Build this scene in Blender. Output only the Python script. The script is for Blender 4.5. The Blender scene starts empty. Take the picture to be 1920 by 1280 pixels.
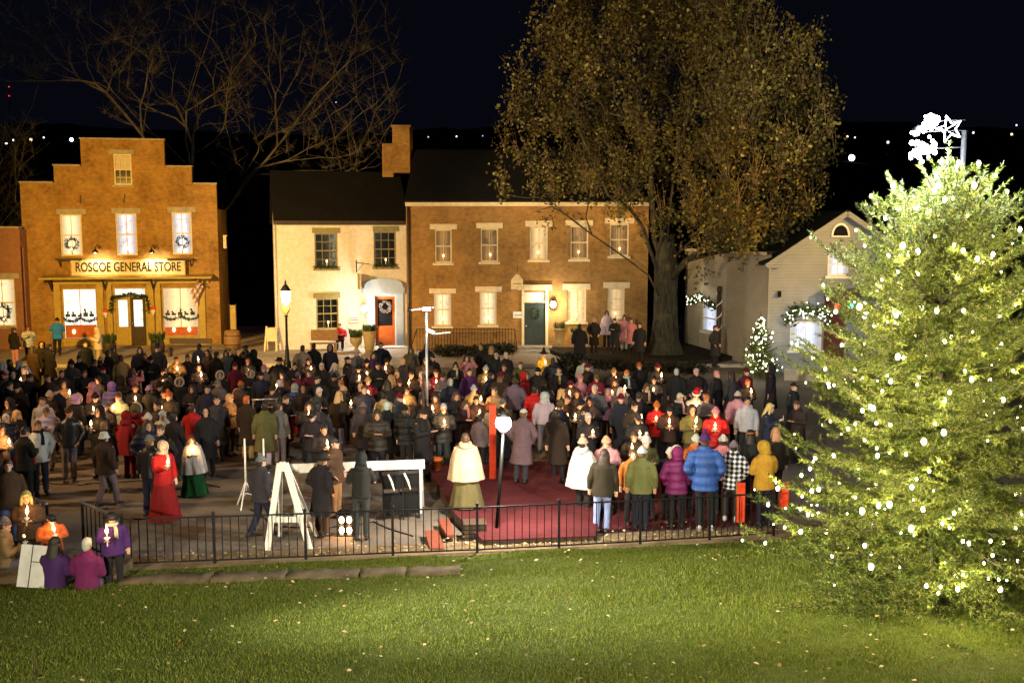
import bpy, bmesh, math, random
import numpy as np
from mathutils import Vector, Matrix, Euler, Quaternion, noise
R = random.Random(7)
NR = np.random.default_rng(11)
S = bpy.context.scene
COL = S.collection
PI = math.pi
rad = math.radians

# ------------------------------------------------------------------ camera
CAM_H, FPX, HOR = 5.8, 1900.0, 431.0
PITCH = math.atan((640 - HOR) / FPX)
cam_d = bpy.data.cameras.new('camera')
cam = bpy.data.objects.new('camera', cam_d)
COL.objects.link(cam)
cam.location = (0, 0, CAM_H)
cam.rotation_euler = (PI / 2 - PITCH, 0, 0)
cam_d.sensor_width = 36
cam_d.lens = 36 * FPX / 1920
cam_d.clip_end = 3000
S.camera = cam
_f = Vector((0, math.cos(PITCH), -math.sin(PITCH)))
_u = Vector((0, math.sin(PITCH), math.cos(PITCH)))
_c = Vector((0, 0, CAM_H))


def ray(px, py):
    return Vector((1, 0, 0)) * ((px - 960) / FPX) + _u * ((640 - py) / FPX) + _f


def G(px, py, z=0.0):
    """where the line of sight through a photo pixel meets the level z"""
    d = ray(px, py)
    return _c + d * ((z - CAM_H) / d.z)


def PY(px, py, Y):
    d = ray(px, py)
    return _c + d * (Y / d.y)


def pix(p):
    v = Vector(p) - _c
    w = v.dot(_f)
    return (960 + FPX * v.x / w, 640 - FPX * v.dot(_u) / w)


# ------------------------------------------------------------------ mesh helpers
class MB:
    def __init__(s):
        s.v, s.f, s.m, s.sm = [], [], [], []

    def add(s, vs, fs, mi=0, sm=False):
        b = len(s.v)
        s.v.extend(tuple(p) for p in vs)
        for f in fs:
            s.f.append(tuple(b + i for i in f)); s.m.append(mi); s.sm.append(sm)

    def box(s, x0, x1, y0, y1, z0, z1, mi=0, M=None):
        vs = [Vector((x, y, z)) for z in (z0, z1) for y in (y0, y1) for x in (x0, x1)]
        if M is not None:
            vs = [M @ p for p in vs]
        s.add(vs, [(0, 2, 3, 1), (4, 5, 7, 6), (0, 1, 5, 4), (2, 6, 7, 3), (0, 4, 6, 2), (1, 3, 7, 5)], mi)

    def bar(s, a, b, w, d=None, mi=0):
        a, b = Vector(a), Vector(b)
        d = w if d is None else d
        t = (b - a).normalized()
        r = Vector((0, 0, 1)) if abs(t.z) < .9 else Vector((0, 1, 0))
        x = t.cross(r).normalized(); y = x.cross(t)
        vs = []
        for c in (a, b):
            for i, j in ((-1, -1), (1, -1), (1, 1), (-1, 1)):
                vs.append(c + x * (i * w / 2) + y * (j * d / 2))
        s.add(vs, [(3, 2, 1, 0), (4, 5, 6, 7), (0, 1, 5, 4), (1, 2, 6, 5), (2, 3, 7, 6), (3, 0, 4, 7)], mi)

    def loft(s, pts, rads, n=8, mi=0, sm=True, ref=(1, 0, 0), caps=True):
        pts = [Vector(p) for p in pts]
        vs = []
        ref = Vector(ref)
        for i, p in enumerate(pts):
            t = (pts[min(i + 1, len(pts) - 1)] - pts[max(i - 1, 0)])
            t = t.normalized() if t.length > 1e-9 else Vector((0, 0, 1))
            r = ref if abs(t.dot(ref)) < .95 else Vector((0, 1, 0))
            u = (r - t * r.dot(t)).normalized(); w = t.cross(u)
            ra, rb = rads[i] if isinstance(rads[i], (tuple, list)) else (rads[i], rads[i])
            for k in range(n):
                a = 2 * PI * k / n
                vs.append(p + u * (ra * math.cos(a)) + w * (rb * math.sin(a)))
        fs = []
        for i in range(len(pts) - 1):
            for k in range(n):
                k2 = (k + 1) % n
                fs.append((i * n + k, i * n + k2, (i + 1) * n + k2, (i + 1) * n + k))
        if caps:
            fs.append(tuple(range(n - 1, -1, -1)))
            fs.append(tuple((len(pts) - 1) * n + k for k in range(n)))
        s.add(vs, fs, mi, sm)

    def tube(s, a, b, r0, r1=None, n=8, mi=0, sm=True):
        s.loft([a, b], [r0, r0 if r1 is None else r1], n, mi, sm)

    def ell(s, c, r, nu=10, nv=7, mi=0, M=None, z0=-1.0):
        """ellipsoid, cut flat below z0 (in units of its own half height)"""
        c = Vector(c); r = (r, r, r) if isinstance(r, (int, float)) else r
        a0 = math.asin(max(-1, z0)); vs = []; fs = []
        for j in range(nv + 1):
            t = a0 + (PI / 2 - a0) * j / nv
            for i in range(nu):
                a = 2 * PI * i / nu
                p = Vector((r[0] * math.cos(t) * math.cos(a), r[1] * math.cos(t) * math.sin(a), r[2] * math.sin(t)))
                vs.append(c + (M @ p if M is not None else p))
        for j in range(nv):
            for i in range(nu):
                i2 = (i + 1) % nu
                fs.append((j * nu + i, j * nu + i2, (j + 1) * nu + i2, (j + 1) * nu + i))
        if z0 > -1:
            fs.append(tuple(range(nu - 1, -1, -1)))
        s.add(vs, fs, mi, True)

    def lathe(s, prof, c=(0, 0, 0), n=14, mi=0, sm=True, M=None):
        c = Vector(c); vs = []; fs = []
        for r, z in prof:
            for k in range(n):
                a = 2 * PI * k / n
                p = Vector((r * math.cos(a), r * math.sin(a), z))
                vs.append(c + (M @ p if M is not None else p))
        for i in range(len(prof) - 1):
            for k in range(n):
                k2 = (k + 1) % n
                fs.append((i * n + k, i * n + k2, (i + 1) * n + k2, (i + 1) * n + k))
        s.add(vs, fs, mi, sm)

    def torus(s, c, R0, r, nu=20, nv=7, mi=0, M=None, sx=1, sy=1, jit=0):
        c = Vector(c); vs = []; fs = []
        for i in range(nu):
            a = 2 * PI * i / nu
            for j in range(nv):
                b = 2 * PI * j / nv
                rr = r * (1 + (R.uniform(-jit, jit) if jit else 0))
                p = Vector(((R0 + rr * math.cos(b)) * math.cos(a) * sx, (R0 + rr * math.cos(b)) * math.sin(a) * sy, rr * math.sin(b)))
                vs.append(c + (M @ p if M is not None else p))
        for i in range(nu):
            for j in range(nv):
                i2, j2 = (i + 1) % nu, (j + 1) % nv
                fs.append((i * nv + j, i2 * nv + j, i2 * nv + j2, i * nv + j2))
        s.add(vs, fs, mi, True)

    def prism(s, poly, z0, z1, mi=0):
        n = len(poly)
        vs = [(p[0], p[1], z0) for p in poly] + [(p[0], p[1], z1) for p in poly]
        s.add(vs, [tuple(range(n - 1, -1, -1)), tuple(range(n, 2 * n))] + [(i, (i + 1) % n, n + (i + 1) % n, n + i) for i in range(n)], mi)

    def mesh(s, name, mats=()):
        me = bpy.data.meshes.new(name)
        me.from_pydata(s.v, [], s.f)
        for m in (mats if isinstance(mats, (list, tuple)) else [mats]):
            me.materials.append(m)
        me.polygons.foreach_set('material_index', s.m)
        me.polygons.foreach_set('use_smooth', s.sm)
        me.update()
        return me

    def build(s, name, mats, parent=None, loc=None, rot=None):
        return link(name, s.mesh(name, mats), parent, loc, rot)


def link(name, data, parent=None, loc=None, rot=None):
    o = bpy.data.objects.new(name, data)
    COL.objects.link(o)
    if parent is not None:
        o.parent = parent
    if loc is not None:
        o.location = loc
    if rot is not None:
        o.rotation_euler = rot
    return o


def tag(o, label, cat, group=None, kind=None):
    if label: o['label'] = label
    if cat: o['category'] = cat
    if group: o['group'] = group
    if kind: o['kind'] = kind
    return o


def thing(name, label, cat, loc=(0, 0, 0), rz=0, group=None):
    o = link(name, None, None, loc, (0, 0, rz))
    o.empty_display_size = .2
    return tag(o, label, cat, group)


def struct(o):
    o['kind'] = 'structure'
    return o


def remesh(mb, voxel, ratio=None, smooth=2, name='m', mats=()):
    me = mb.mesh('tmp')
    ob = link('tmp', me)
    m = ob.modifiers.new('r', 'REMESH'); m.mode = 'VOXEL'; m.voxel_size = voxel
    if smooth:
        m = ob.modifiers.new('s', 'SMOOTH'); m.iterations = smooth; m.factor = .5
    if ratio:
        m = ob.modifiers.new('d', 'DECIMATE'); m.ratio = ratio
    dg = bpy.context.evaluated_depsgraph_get()
    out = bpy.data.meshes.new_from_object(ob.evaluated_get(dg))
    bpy.data.objects.remove(ob); bpy.data.meshes.remove(me)
    out.name = name
    out.materials.clear()
    for x in (mats if isinstance(mats, (list, tuple)) else [mats]):
        out.materials.append(x)
    out.polygons.foreach_set('use_smooth', [True] * len(out.polygons))
    out.polygons.foreach_set('material_index', [0] * len(out.polygons))
    return out


def tri_mesh(name, V, mat, nper=3):
    """V: (n, nper, 3) array of separate faces"""
    n = len(V)
    me = bpy.data.meshes.new(name)
    me.vertices.add(n * nper); me.loops.add(n * nper); me.polygons.add(n)
    me.vertices.foreach_set('co', np.ascontiguousarray(V, dtype=np.float32).ravel())
    me.loops.foreach_set('vertex_index', np.arange(n * nper, dtype=np.int32))
    me.polygons.foreach_set('loop_start', np.arange(0, n * nper, nper, dtype=np.int32))
    me.polygons.foreach_set('loop_total', np.full(n, nper, dtype=np.int32))
    me.update(calc_edges=True)
    me.materials.append(mat)
    return me


# ------------------------------------------------------------------ materials
class NT:
    def __init__(s, name):
        s.m = bpy.data.materials.new(name); s.m.use_nodes = True
        s.t = s.m.node_tree; s.t.nodes.clear()
        s.out = s.n('ShaderNodeOutputMaterial')

    def n(s, t, **k):
        x = s.t.nodes.new(t)
        for a, b in k.items():
            if a in x.inputs: x.inputs[a].default_value = b
            else: setattr(x, a, b)
        return x

    def l(s, a, b):
        s.t.links.new(a, b)

    def bsdf(s, col=None, rough=.7, spec=.3, metal=0):
        b = s.n('ShaderNodeBsdfPrincipled')
        b.inputs['Roughness'].default_value = rough
        b.inputs['Specular IOR Level'].default_value = spec
        b.inputs['Metallic'].default_value = metal
        if col is not None: b.inputs['Base Color'].default_value = (*col, 1)
        s.l(b.outputs[0], s.out.inputs['Surface'])
        return b

    def coord(s, scale=(1, 1, 1), kind='Object'):
        t = s.n('ShaderNodeTexCoord'); m = s.n('ShaderNodeMapping')
        m.inputs['Scale'].default_value = scale
        s.l(t.outputs[kind], m.inputs['Vector'])
        return m.outputs['Vector']

    def noise(s, vec, scale, detail=4, rough=.55):
        x = s.n('ShaderNodeTexNoise', Scale=scale, Detail=detail, Roughness=rough)
        if vec is not None: s.l(vec, x.inputs['Vector'])
        return x.outputs['Fac']

    def ramp(s, fac, stops):
        x = s.n('ShaderNodeValToRGB'); e = x.color_ramp.elements
        while len(e) > 1: e.remove(e[-1])
        e[0].position = stops[0][0]; e[0].color = (*stops[0][1], 1)
        for p, c in stops[1:]:
            y = e.new(p); y.color = (*c, 1)
        s.l(fac, x.inputs['Fac'])
        return x.outputs['Color']

    def mix(s, fac, a, b, mode='MIX'):
        x = s.n('ShaderNodeMix', data_type='RGBA', blend_type=mode)
        for v, i in ((fac, 0), (a, 6), (b, 7)):
            if isinstance(v, (int, float)): x.inputs[i].default_value = v
            elif isinstance(v, tuple): x.inputs[i].default_value = (*v, 1)
            else: s.l(v, x.inputs[i])
        return x.outputs[2]

    def bump(s, b, h, strength=.4, dist=.02):
        x = s.n('ShaderNodeBump', Strength=strength, Distance=dist)
        s.l(h, x.inputs['Height']); s.l(x.outputs[0], b.inputs['Normal'])


def mat_plain(name, col, rough=.6, var=.25, scale=6, bump=.15, metal=0, spec=.3):
    """a real surface: one colour broken up by grain, wear and a little relief"""
    t = NT(name); b = t.bsdf(None, rough, spec, metal)
    v = t.coord()
    f = t.noise(v, scale, 5); g = t.noise(v, scale * 9, 3)
    lo = tuple(c * (1 - var) for c in col); hi = tuple(min(1, c * (1 + var)) for c in col)
    c = t.ramp(f, [(.3, lo), (.7, hi)])
    t.l(t.mix(.25, c, t.ramp(g, [(.35, lo), (.65, hi)])), b.inputs['Base Color'])
    if bump: t.bump(b, g, bump, .01)
    return t.m


def mat_emit(name, col, strength, sample=False):
    t = NT(name); e = t.n('ShaderNodeEmission', Strength=strength)
    e.inputs['Color'].default_value = (*col, 1)
    t.l(e.outputs[0], t.out.inputs['Surface'])
    t.m.cycles.emission_sampling = 'AUTO' if sample else 'NONE'
    return t.m


def mat_brick(name, c1, c2, mortar, bw=.21, bh=.071, dirt=.35):
    t = NT(name); b = t.bsdf(None, .85, .2)
    tc = t.n('ShaderNodeTexCoord'); sp = t.n('ShaderNodeSeparateXYZ'); t.l(tc.outputs['Object'], sp.inputs[0])
    ad = t.n('ShaderNodeMath', operation='ADD'); t.l(sp.outputs[0], ad.inputs[0]); t.l(sp.outputs[1], ad.inputs[1])
    cb = t.n('ShaderNodeCombineXYZ'); t.l(ad.outputs[0], cb.inputs[0]); t.l(sp.outputs[2], cb.inputs[1])
    br = t.n('ShaderNodeTexBrick', Scale=1.0)
    br.inputs['Mortar Size'].default_value = .009
    br.inputs['Brick Width'].default_value = bw; br.inputs['Row Height'].default_value = bh
    br.inputs['Color1'].default_value = (*c1, 1); br.inputs['Color2'].default_value = (*c2, 1); br.inputs['Mortar'].default_value = (*mortar, 1)
    t.l(cb.outputs[0], br.inputs['Vector'])
    n1 = t.noise(tc.outputs['Object'], .75, 7, .62); n2 = t.noise(tc.outputs['Object'], 5, 5)
    c = t.mix(t.ramp(n1, [(.42, (0, 0, 0)), (.68, (dirt,) * 3)]), br.outputs['Color'], tuple(x * .35 for x in c2))
    c = t.mix(t.ramp(n2, [(.4, (0, 0, 0)), (.75, (.45,) * 3)]), c, tuple(min(1, x * 1.35) for x in c1))
    t.l(c, b.inputs['Base Color'])
    t.bump(b, br.outputs['Fac'], -.5, .01)
    return t.m


def mat_siding(name, col, pitch=.13):
    t = NT(name); b = t.bsdf(None, .6, .3)
    tc = t.n('ShaderNodeTexCoord'); sp = t.n('ShaderNodeSeparateXYZ'); t.l(tc.outputs['Object'], sp.inputs[0])
    md = t.n('ShaderNodeMath', operation='MODULO'); md.inputs[1].default_value = pitch; t.l(sp.outputs[2], md.inputs[0])
    dv = t.n('ShaderNodeMath', operation='DIVIDE'); dv.inputs[1].default_value = pitch; t.l(md.outputs[0], dv.inputs[0])
    n1 = t.noise(tc.outputs['Object'], 1.6, 6)
    c = t.ramp(n1, [(.3, tuple(x * .8 for x in col)), (.7, col)])
    c = t.mix(t.ramp(dv.outputs[0], [(0, (.6,) * 3), (.06, (0, 0, 0)), (.93, (0, 0, 0)), (1, (.4,) * 3)]), c, tuple(x * .4 for x in col))
    t.l(c, b.inputs['Base Color'])
    iv = t.n('ShaderNodeMath', operation='SUBTRACT'); iv.inputs[0].default_value = 1; t.l(dv.outputs[0], iv.inputs[1])
    t.bump(b, iv.outputs[0], .8, .02)
    return t.m


def mat_cloth(name, kind='plain'):
    """cloth in the colour of the object that wears it, with folds, seams and weave"""
    t = NT(name); b = t.bsdf(None, .85, .15)
    oi = t.n('ShaderNodeObjectInfo')
    tc = t.n('ShaderNodeTexCoord')
    ad = t.n('ShaderNodeVectorMath', operation='ADD')
    sc = t.n('ShaderNodeVectorMath', operation='SCALE'); sc.inputs['Scale'].default_value = 7
    cv = t.n('ShaderNodeCombineXYZ'); t.l(oi.outputs['Random'], cv.inputs[0]); t.l(oi.outputs['Random'], cv.inputs[2])
    t.l(cv.outputs[0], sc.inputs[0]); t.l(tc.outputs['Object'], ad.inputs[0]); t.l(sc.outputs[0], ad.inputs[1])
    mp = t.n('ShaderNodeMapping'); mp.inputs['Scale'].default_value = (1, 1, .45); t.l(ad.outputs[0], mp.inputs[0])
    n1 = t.noise(mp.outputs[0], 9, 3, .5)
    n2 = t.noise(ad.outputs[0], 60, 2)
    c = t.mix(t.ramp(n2, [(.3, (.35,) * 3), (.7, (0, 0, 0))]), oi.outputs['Color'], (0, 0, 0))
    h = n1; st = .55
    if kind == 'puffer':
        w = t.n('ShaderNodeTexWave', wave_type='BANDS', bands_direction='Z', Scale=1.9, Distortion=.6)
        t.l(tc.outputs['Object'], w.inputs['Vector'])
        mm = t.n('ShaderNodeMath', operation='MULTIPLY_ADD'); t.l(w.outputs['Fac'], mm.inputs[0]); mm.inputs[1].default_value = 1.2; t.l(n1, mm.inputs[2])
        h = mm.outputs[0]; b.inputs['Roughness'].default_value = .5; st = .6
    if kind == 'knit':
        w = t.n('ShaderNodeTexWave', wave_type='BANDS', bands_direction='X', Scale=22, Distortion=1)
        t.l(tc.outputs['Object'], w.inputs['Vector']); h = w.outputs['Fac']
    if kind in ('plaid', 'spots'):
        if kind == 'plaid':
            ck = t.n('ShaderNodeTexWave', wave_type='BANDS', bands_direction='X', Scale=3.2); t.l(tc.outputs['Object'], ck.inputs['Vector'])
            ck2 = t.n('ShaderNodeTexWave', wave_type='BANDS', bands_direction='Z', Scale=3.2); t.l(tc.outputs['Object'], ck2.inputs['Vector'])
            mu = t.n('ShaderNodeMath', operation='ADD'); t.l(ck.outputs['Fac'], mu.inputs[0]); t.l(ck2.outputs['Fac'], mu.inputs[1])
            c = t.ramp(mu.outputs[0], [(.3, (.012, .012, .018)), (.6, (.1, .1, .12)), (1.0, (.62, .62, .66))])
            mu2 = t.n('ShaderNodeMath', operation='MULTIPLY'); mu2.inputs[1].default_value = .5; t.l(mu.outputs[0], mu2.inputs[0])
            c = t.ramp(mu2.outputs[0], [(.2, (.012, .012, .018)), (.45, (.08, .08, .1)), (.55, (.3, .3, .34)), (.85, (.6, .6, .64))])
        else:
            vo = t.n('ShaderNodeTexVoronoi', Scale=26.0); t.l(tc.outputs['Object'], vo.inputs['Vector'])
            c = t.mix(t.ramp(vo.outputs['Distance'], [(.3, (1, 1, 1)), (.42, (0, 0, 0))]), oi.outputs['Color'], (.03, .02, .02))
    if kind in ('plain', 'puffer'):      # zip, yoke, waist and hem seams, worn patches
        sp = t.n('ShaderNodeSeparateXYZ'); t.l(tc.outputs['Object'], sp.inputs[0])
        tot = None
        for ax, pos, w in ((0, 0, .007), (2, 1.31, .006), (2, 1.0, .006), (2, .86, .007)):
            cp = t.n('ShaderNodeMath', operation='COMPARE'); cp.inputs[1].default_value = pos; cp.inputs[2].default_value = w
            t.l(sp.outputs[ax], cp.inputs[0])
            if tot is None: tot = cp.outputs[0]
            else:
                mx = t.n('ShaderNodeMath', operation='MAXIMUM'); t.l(tot, mx.inputs[0]); t.l(cp.outputs[0], mx.inputs[1]); tot = mx.outputs[0]
        sc2 = t.n('ShaderNodeMath', operation='MULTIPLY'); sc2.inputs[1].default_value = .14; t.l(tot, sc2.inputs[0])
        c = t.mix(sc2.outputs[0], c, (.004, .004, .004))
        n3 = t.noise(ad.outputs[0], 3.3, 5, .65)
        c = t.mix(t.ramp(n3, [(.38, (.4,) * 3), (.6, (0, 0, 0))]), c, t.mix(.5, c, (.02, .018, .016)))
    t.l(c, b.inputs['Base Color'])
    t.bump(b, h, st, .03)
    return t.m


def mat_objcol(name, rough=.6, bump=.2, scale=40):
    t = NT(name); b = t.bsdf(None, rough, .3)
    oi = t.n('ShaderNodeObjectInfo'); v = t.coord()
    n = t.noise(v, scale, 3)
    t.l(t.mix(t.ramp(n, [(.3, (.3,) * 3), (.7, (0, 0, 0))]), oi.outputs['Color'], (0, 0, 0)), b.inputs['Base Color'])
    t.bump(b, n, bump, .01)
    return t.m


def mat_window(name, c1, c2, s1, s2, folds=26, drape=True):
    """a lit window: net curtain folds and shapes of the room in front of a lamp"""
    t = NT(name)
    v = t.coord()
    w = t.n('ShaderNodeTexWave', wave_type='BANDS', bands_direction='X', Scale=folds / 6, Distortion=2.5, Detail=3)
    t.l(v, w.inputs['Vector'])
    n = t.noise(v, 3.1, 5, .65)
    c = t.mix(w.outputs['Fac'], c1, c2)
    c = t.mix(t.ramp(n, [(.52, (0, 0, 0)), (.66, (.75,) * 3)]), c, tuple(x * .35 for x in c2))
    tg = t.n('ShaderNodeTexCoord'); sx = t.n('ShaderNodeSeparateXYZ'); t.l(tg.outputs['Generated'], sx.inputs[0])
    if drape: c = t.mix(t.ramp(sx.outputs[0], [(.1, (.72,) * 3), (.36, (0, 0, 0)), (.64, (0, 0, 0)), (.9, (.72,) * 3)]), c, tuple(x * .3 for x in c2))
    mr = t.n('ShaderNodeMapRange'); mr.inputs['To Min'].default_value = s1; mr.inputs['To Max'].default_value = s2
    t.l(n, mr.inputs['Value'])
    e = t.n('ShaderNodeEmission'); t.l(c, e.inputs['Color']); t.l(mr.outputs[0], e.inputs['Strength'])
    g = t.n('ShaderNodeBsdfDiffuse'); t.l(t.mix(.5, c, (.12, .1, .08)), g.inputs['Color'])
    a = t.n('ShaderNodeAddShader'); t.l(e.outputs[0], a.inputs[0]); t.l(g.outputs[0], a.inputs[1])
    t.l(a.outputs[0], t.out.inputs['Surface'])
    t.m.cycles.emission_sampling = 'NONE'
    return t.m


def mat_leaf(name, stops, trans=.25, rough=.6):
    t = NT(name); b = t.bsdf(None, rough, .2)
    g = t.n('ShaderNodeNewGeometry')
    c = t.ramp(g.outputs['Random Per Island'], stops)
    t.l(c, b.inputs['Base Color'])
    tr = t.n('ShaderNodeBsdfTranslucent'); t.l(c, tr.inputs['Color'])
    mx = t.n('ShaderNodeMixShader'); mx.inputs[0].default_value = trans
    t.l(b.outputs[0], mx.inputs[1]); t.l(tr.outputs[0], mx.inputs[2]); t.l(mx.outputs[0], t.out.inputs['Surface'])
    return t.m


def mat_bark(name, c1, c2, scale=1.0):
    t = NT(name); b = t.bsdf(None, .9, .15)
    v = t.coord((6 * scale, 6 * scale, 1.1 * scale)); n = t.noise(v, 2.2, 6, .65)
    n2 = t.noise(t.coord(), 1.1, 4)
    c = t.ramp(n, [(.35, c1), (.65, c2)])
    t.l(t.mix(t.ramp(n2, [(.5, (0, 0, 0)), (.62, (.6,) * 3)]), c, tuple(x * 1.5 for x in c2)), b.inputs['Base Color'])
    t.bump(b, n, .9, .05)
    return t.m


MT = {}
MT['black_metal'] = mat_plain('black_metal', (.012, .012, .013), .45, .3, 20, .1, .6)
MT['white_paint'] = mat_plain('white_paint', (.62, .6, .56), .55, .15, 7, .2)
MT['cream_paint'] = mat_plain('cream_paint', (.62, .5, .3), .55, .18, 6, .2)
MT['stone'] = mat_plain('stone', (.32, .28, .22), .85, .3, 4, .5)
MT['olive_paint'] = mat_plain('olive_paint', (.22, .19, .08), .5, .2, 6, .2)
MT['ochre_paint'] = mat_plain('ochre_paint', (.36, .25, .05), .5, .22, 5, .2)
MT['wood'] = mat_plain('wood', (.2, .11, .045), .65, .35, 9, .3)
MT['dark_wood'] = mat_plain('dark_wood', (.045, .028, .018), .6, .35, 9, .3)
MT['red_wood'] = mat_plain('red_wood', (.4, .09, .015), .5, .25, 8, .2)
MT['steel'] = mat_plain('steel', (.4, .4, .42), .35, .2, 20, .1, .8)
MT['red_paint'] = mat_plain('red_paint', (.62, .05, .012), .5, .2, 8, .15)
MT['blue_grey'] = mat_plain('blue_grey', (.33, .38, .44), .5, .12, 6, .1)
MT['wax'] = mat_plain('wax', (.75, .68, .5), .5, .05, 10, 0)
MT['paper'] = mat_plain('paper', (.75, .72, .66), .7, .06, 10, 0)
MT['flame'] = mat_emit('flame', (1, .52, .2), 24)
MT['bulb_white'] = mat_emit('bulb_white', (1, .9, .62), 10)
MT['bulb_cool'] = mat_emit('bulb_cool', (.82, .87, 1), 14)
MT['lamp_white'] = mat_emit('lamp_white', (1, .9, .72), 60)
MT['lamp_cool'] = mat_emit('lamp_cool', (.86, .92, 1), 60)
MT['dark_glass'] = mat_plain('dark_glass', (.01, .01, .012), .08, .2, 3, 0, 0, .6)
MT['green_door'] = mat_plain('green_door', (.012, .02, .016), .4, .3, 6, .1)
MT['garland'] = mat_leaf('garland', [(0, (.012, .03, .01)), (1, (.05, .08, .025))], .1)
MT['pot'] = mat_plain('pot', (.3, .22, .1), .8, .25, 8, .3)
MT['plant'] = mat_leaf('plant', [(0, (.02, .045, .012)), (.6, (.06, .09, .03)), (1, (.14, .13, .05))], .2)
# ------------------------------------------------------------------ the ground
def lawn_z(x, y):
    return .12 + max(0, 17.6 + .155 * x - y) * .085


def GL(px, py):
    """photo pixel to a point on the rising lawn"""
    z = 0
    for _ in range(12):
        p = G(px, py, z); z = lawn_z(p.x, p.y)
    return Vector((p.x, p.y, z))


t = NT('asphalt'); b = t.bsdf(None, .75, .3); v = t.coord()
n1 = t.noise(v, .35, 6); n2 = t.noise(v, 55, 3, .7); n3 = t.noise(v, 2.5, 6, .6)
c = t.ramp(n1, [(.35, (.085, .07, .055)), (.65, (.15, .12, .095))])
c = t.mix(t.ramp(n2, [(.45, (0, 0, 0)), (.72, (.6,) * 3)]), c, (.24, .21, .17))
c = t.mix(t.ramp(n3, [(.55, (0, 0, 0)), (.7, (.6,) * 3)]), c, (.05, .042, .036))
t.l(c, b.inputs['Base Color']); t.bump(b, n2, .5, .01); MT['asphalt'] = t.m
t = NT('earth'); b = t.bsdf(None, .95, .1); v = t.coord()
n1 = t.noise(v, .3, 6); n2 = t.noise(v, 20, 5, .7)
t.l(t.mix(.5, t.ramp(n1, [(.3, (.02, .022, .014)), (.7, (.05, .045, .03))]), t.ramp(n2, [(.3, (.02, .02, .012)), (.7, (.06, .05, .035))])), b.inputs['Base Color'])
t.bump(b, n2, .6, .03); MT['earth'] = t.m
t = NT('paving'); b = t.bsdf(None, .8, .25); v = t.coord()
br = t.n('ShaderNodeTexBrick', Scale=1.0); br.inputs['Brick Width'].default_value = 1.2; br.inputs['Row Height'].default_value = 1.1
br.inputs['Mortar Size'].default_value = .012; br.offset = 0
br.inputs['Color1'].default_value = (.36, .3, .24, 1); br.inputs['Color2'].default_value = (.3, .25, .2, 1); br.inputs['Mortar'].default_value = (.08, .07, .05, 1)
t.l(v, br.inputs['Vector']); n2 = t.noise(v, 3, 6, .65)
t.l(t.mix(t.ramp(n2, [(.4, (0, 0, 0)), (.7, (.6,) * 3)]), br.outputs['Color'], (.16, .13, .1)), b.inputs['Base Color'])
MT['paving'] = t.m
t = NT('soil'); b = t.bsdf(None, .95, .1); v = t.coord()
n1 = t.noise(v, 2, 6, .65); n2 = t.noise(v, 24, 5, .7)
c = t.ramp(n1, [(.35, (.1, .07, .04)), (.65, (.24, .17, .1))])
t.l(t.mix(t.ramp(n2, [(.5, (0, 0, 0)), (.7, (.5,) * 3)]), c, (.06, .05, .025)), b.inputs['Base Color']); t.bump(b, n2, .8, .03); MT['soil'] = t.m
t = NT('mulch'); b = t.bsdf(None, .95, .1); v = t.coord()
n2 = t.noise(v, 18, 5, .7)
t.l(t.ramp(n2, [(.35, (.008, .008, .005)), (.7, (.05, .035, .02))]), b.inputs['Base Color']); t.bump(b, n2, 1, .05); MT['mulch'] = t.m
t = NT('turf'); b = t.bsdf(None, .9, .1); v = t.coord()
n1 = t.noise(v, 1.1, 6, .6); n2 = t.noise(v, 30, 4, .7)
t.l(t.mix(.5, t.ramp(n1, [(.35, (.022, .04, .005)), (.65, (.06, .085, .01))]), t.ramp(n2, [(.3, (.02, .028, .005)), (.7, (.1, .11, .02))])), b.inputs['Base Color'])
t.bump(b, n2, .8, .03); MT['turf'] = t.m

m = MB(); m.add([(-600, -60, -.06), (600, -60, -.06), (600, 900, -.06), (-600, 900, -.06)], [(0, 1, 2, 3)])
struct(m.build('ground', MT['earth']))
m = MB(); m.add([(-40, 12, 0), (40, 12, 0), (40, 60, 0), (-40, 60, 0)], [(0, 1, 2, 3)])
struct(m.build('road', MT['asphalt']))
# raised pavement along the houses, with its kerb
YP = G(800, 688).y
m = MB(); m.box(-40, 40, YP, 60, .004, .13)
struct(m.build('pavement', MT['paving']))
m = MB(); m.box(-40, 40, YP - .18, YP - .003, .004, .15)
struct(m.build('kerb', MT['stone']))
# planted bed round the big tree
m = MB()
c0 = G(1225, 676, .13); pts = []
for k in range(40):
    a = 2 * PI * k / 40
    pts.append((c0.x + 4.4 * math.cos(a) * (1 + .05 * math.sin(3 * a)), c0.y + 2.6 + 4.2 * math.sin(a)))
m.prism(pts, .134, .30)
struct(m.build('mulch_bed', MT['mulch']))
# lawn: rises towards the viewer; its far edge runs along the fence
def edge_y(x):
    return 17.45 + .155 * x
m = MB(); nx, ny = 60, 40
for j in range(ny + 1):
    for i in range(nx + 1):
        x = -16 + 32 * i / nx
        y = edge_y(x) * (1 - j / ny) + (-6) * (j / ny)
        z = lawn_z(x, y) + .035 * noise.noise(Vector((x * .7, y * .7, 0)))
        m.v.append((x, y, z))
for j in range(ny):
    for i in range(nx):
        a = j * (nx + 1) + i
        m.f.append((a, a + nx + 1, a + nx + 2, a + 1)); m.m.append(0); m.sm.append(True)
struct(m.build('lawn', MT['turf']))
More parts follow.
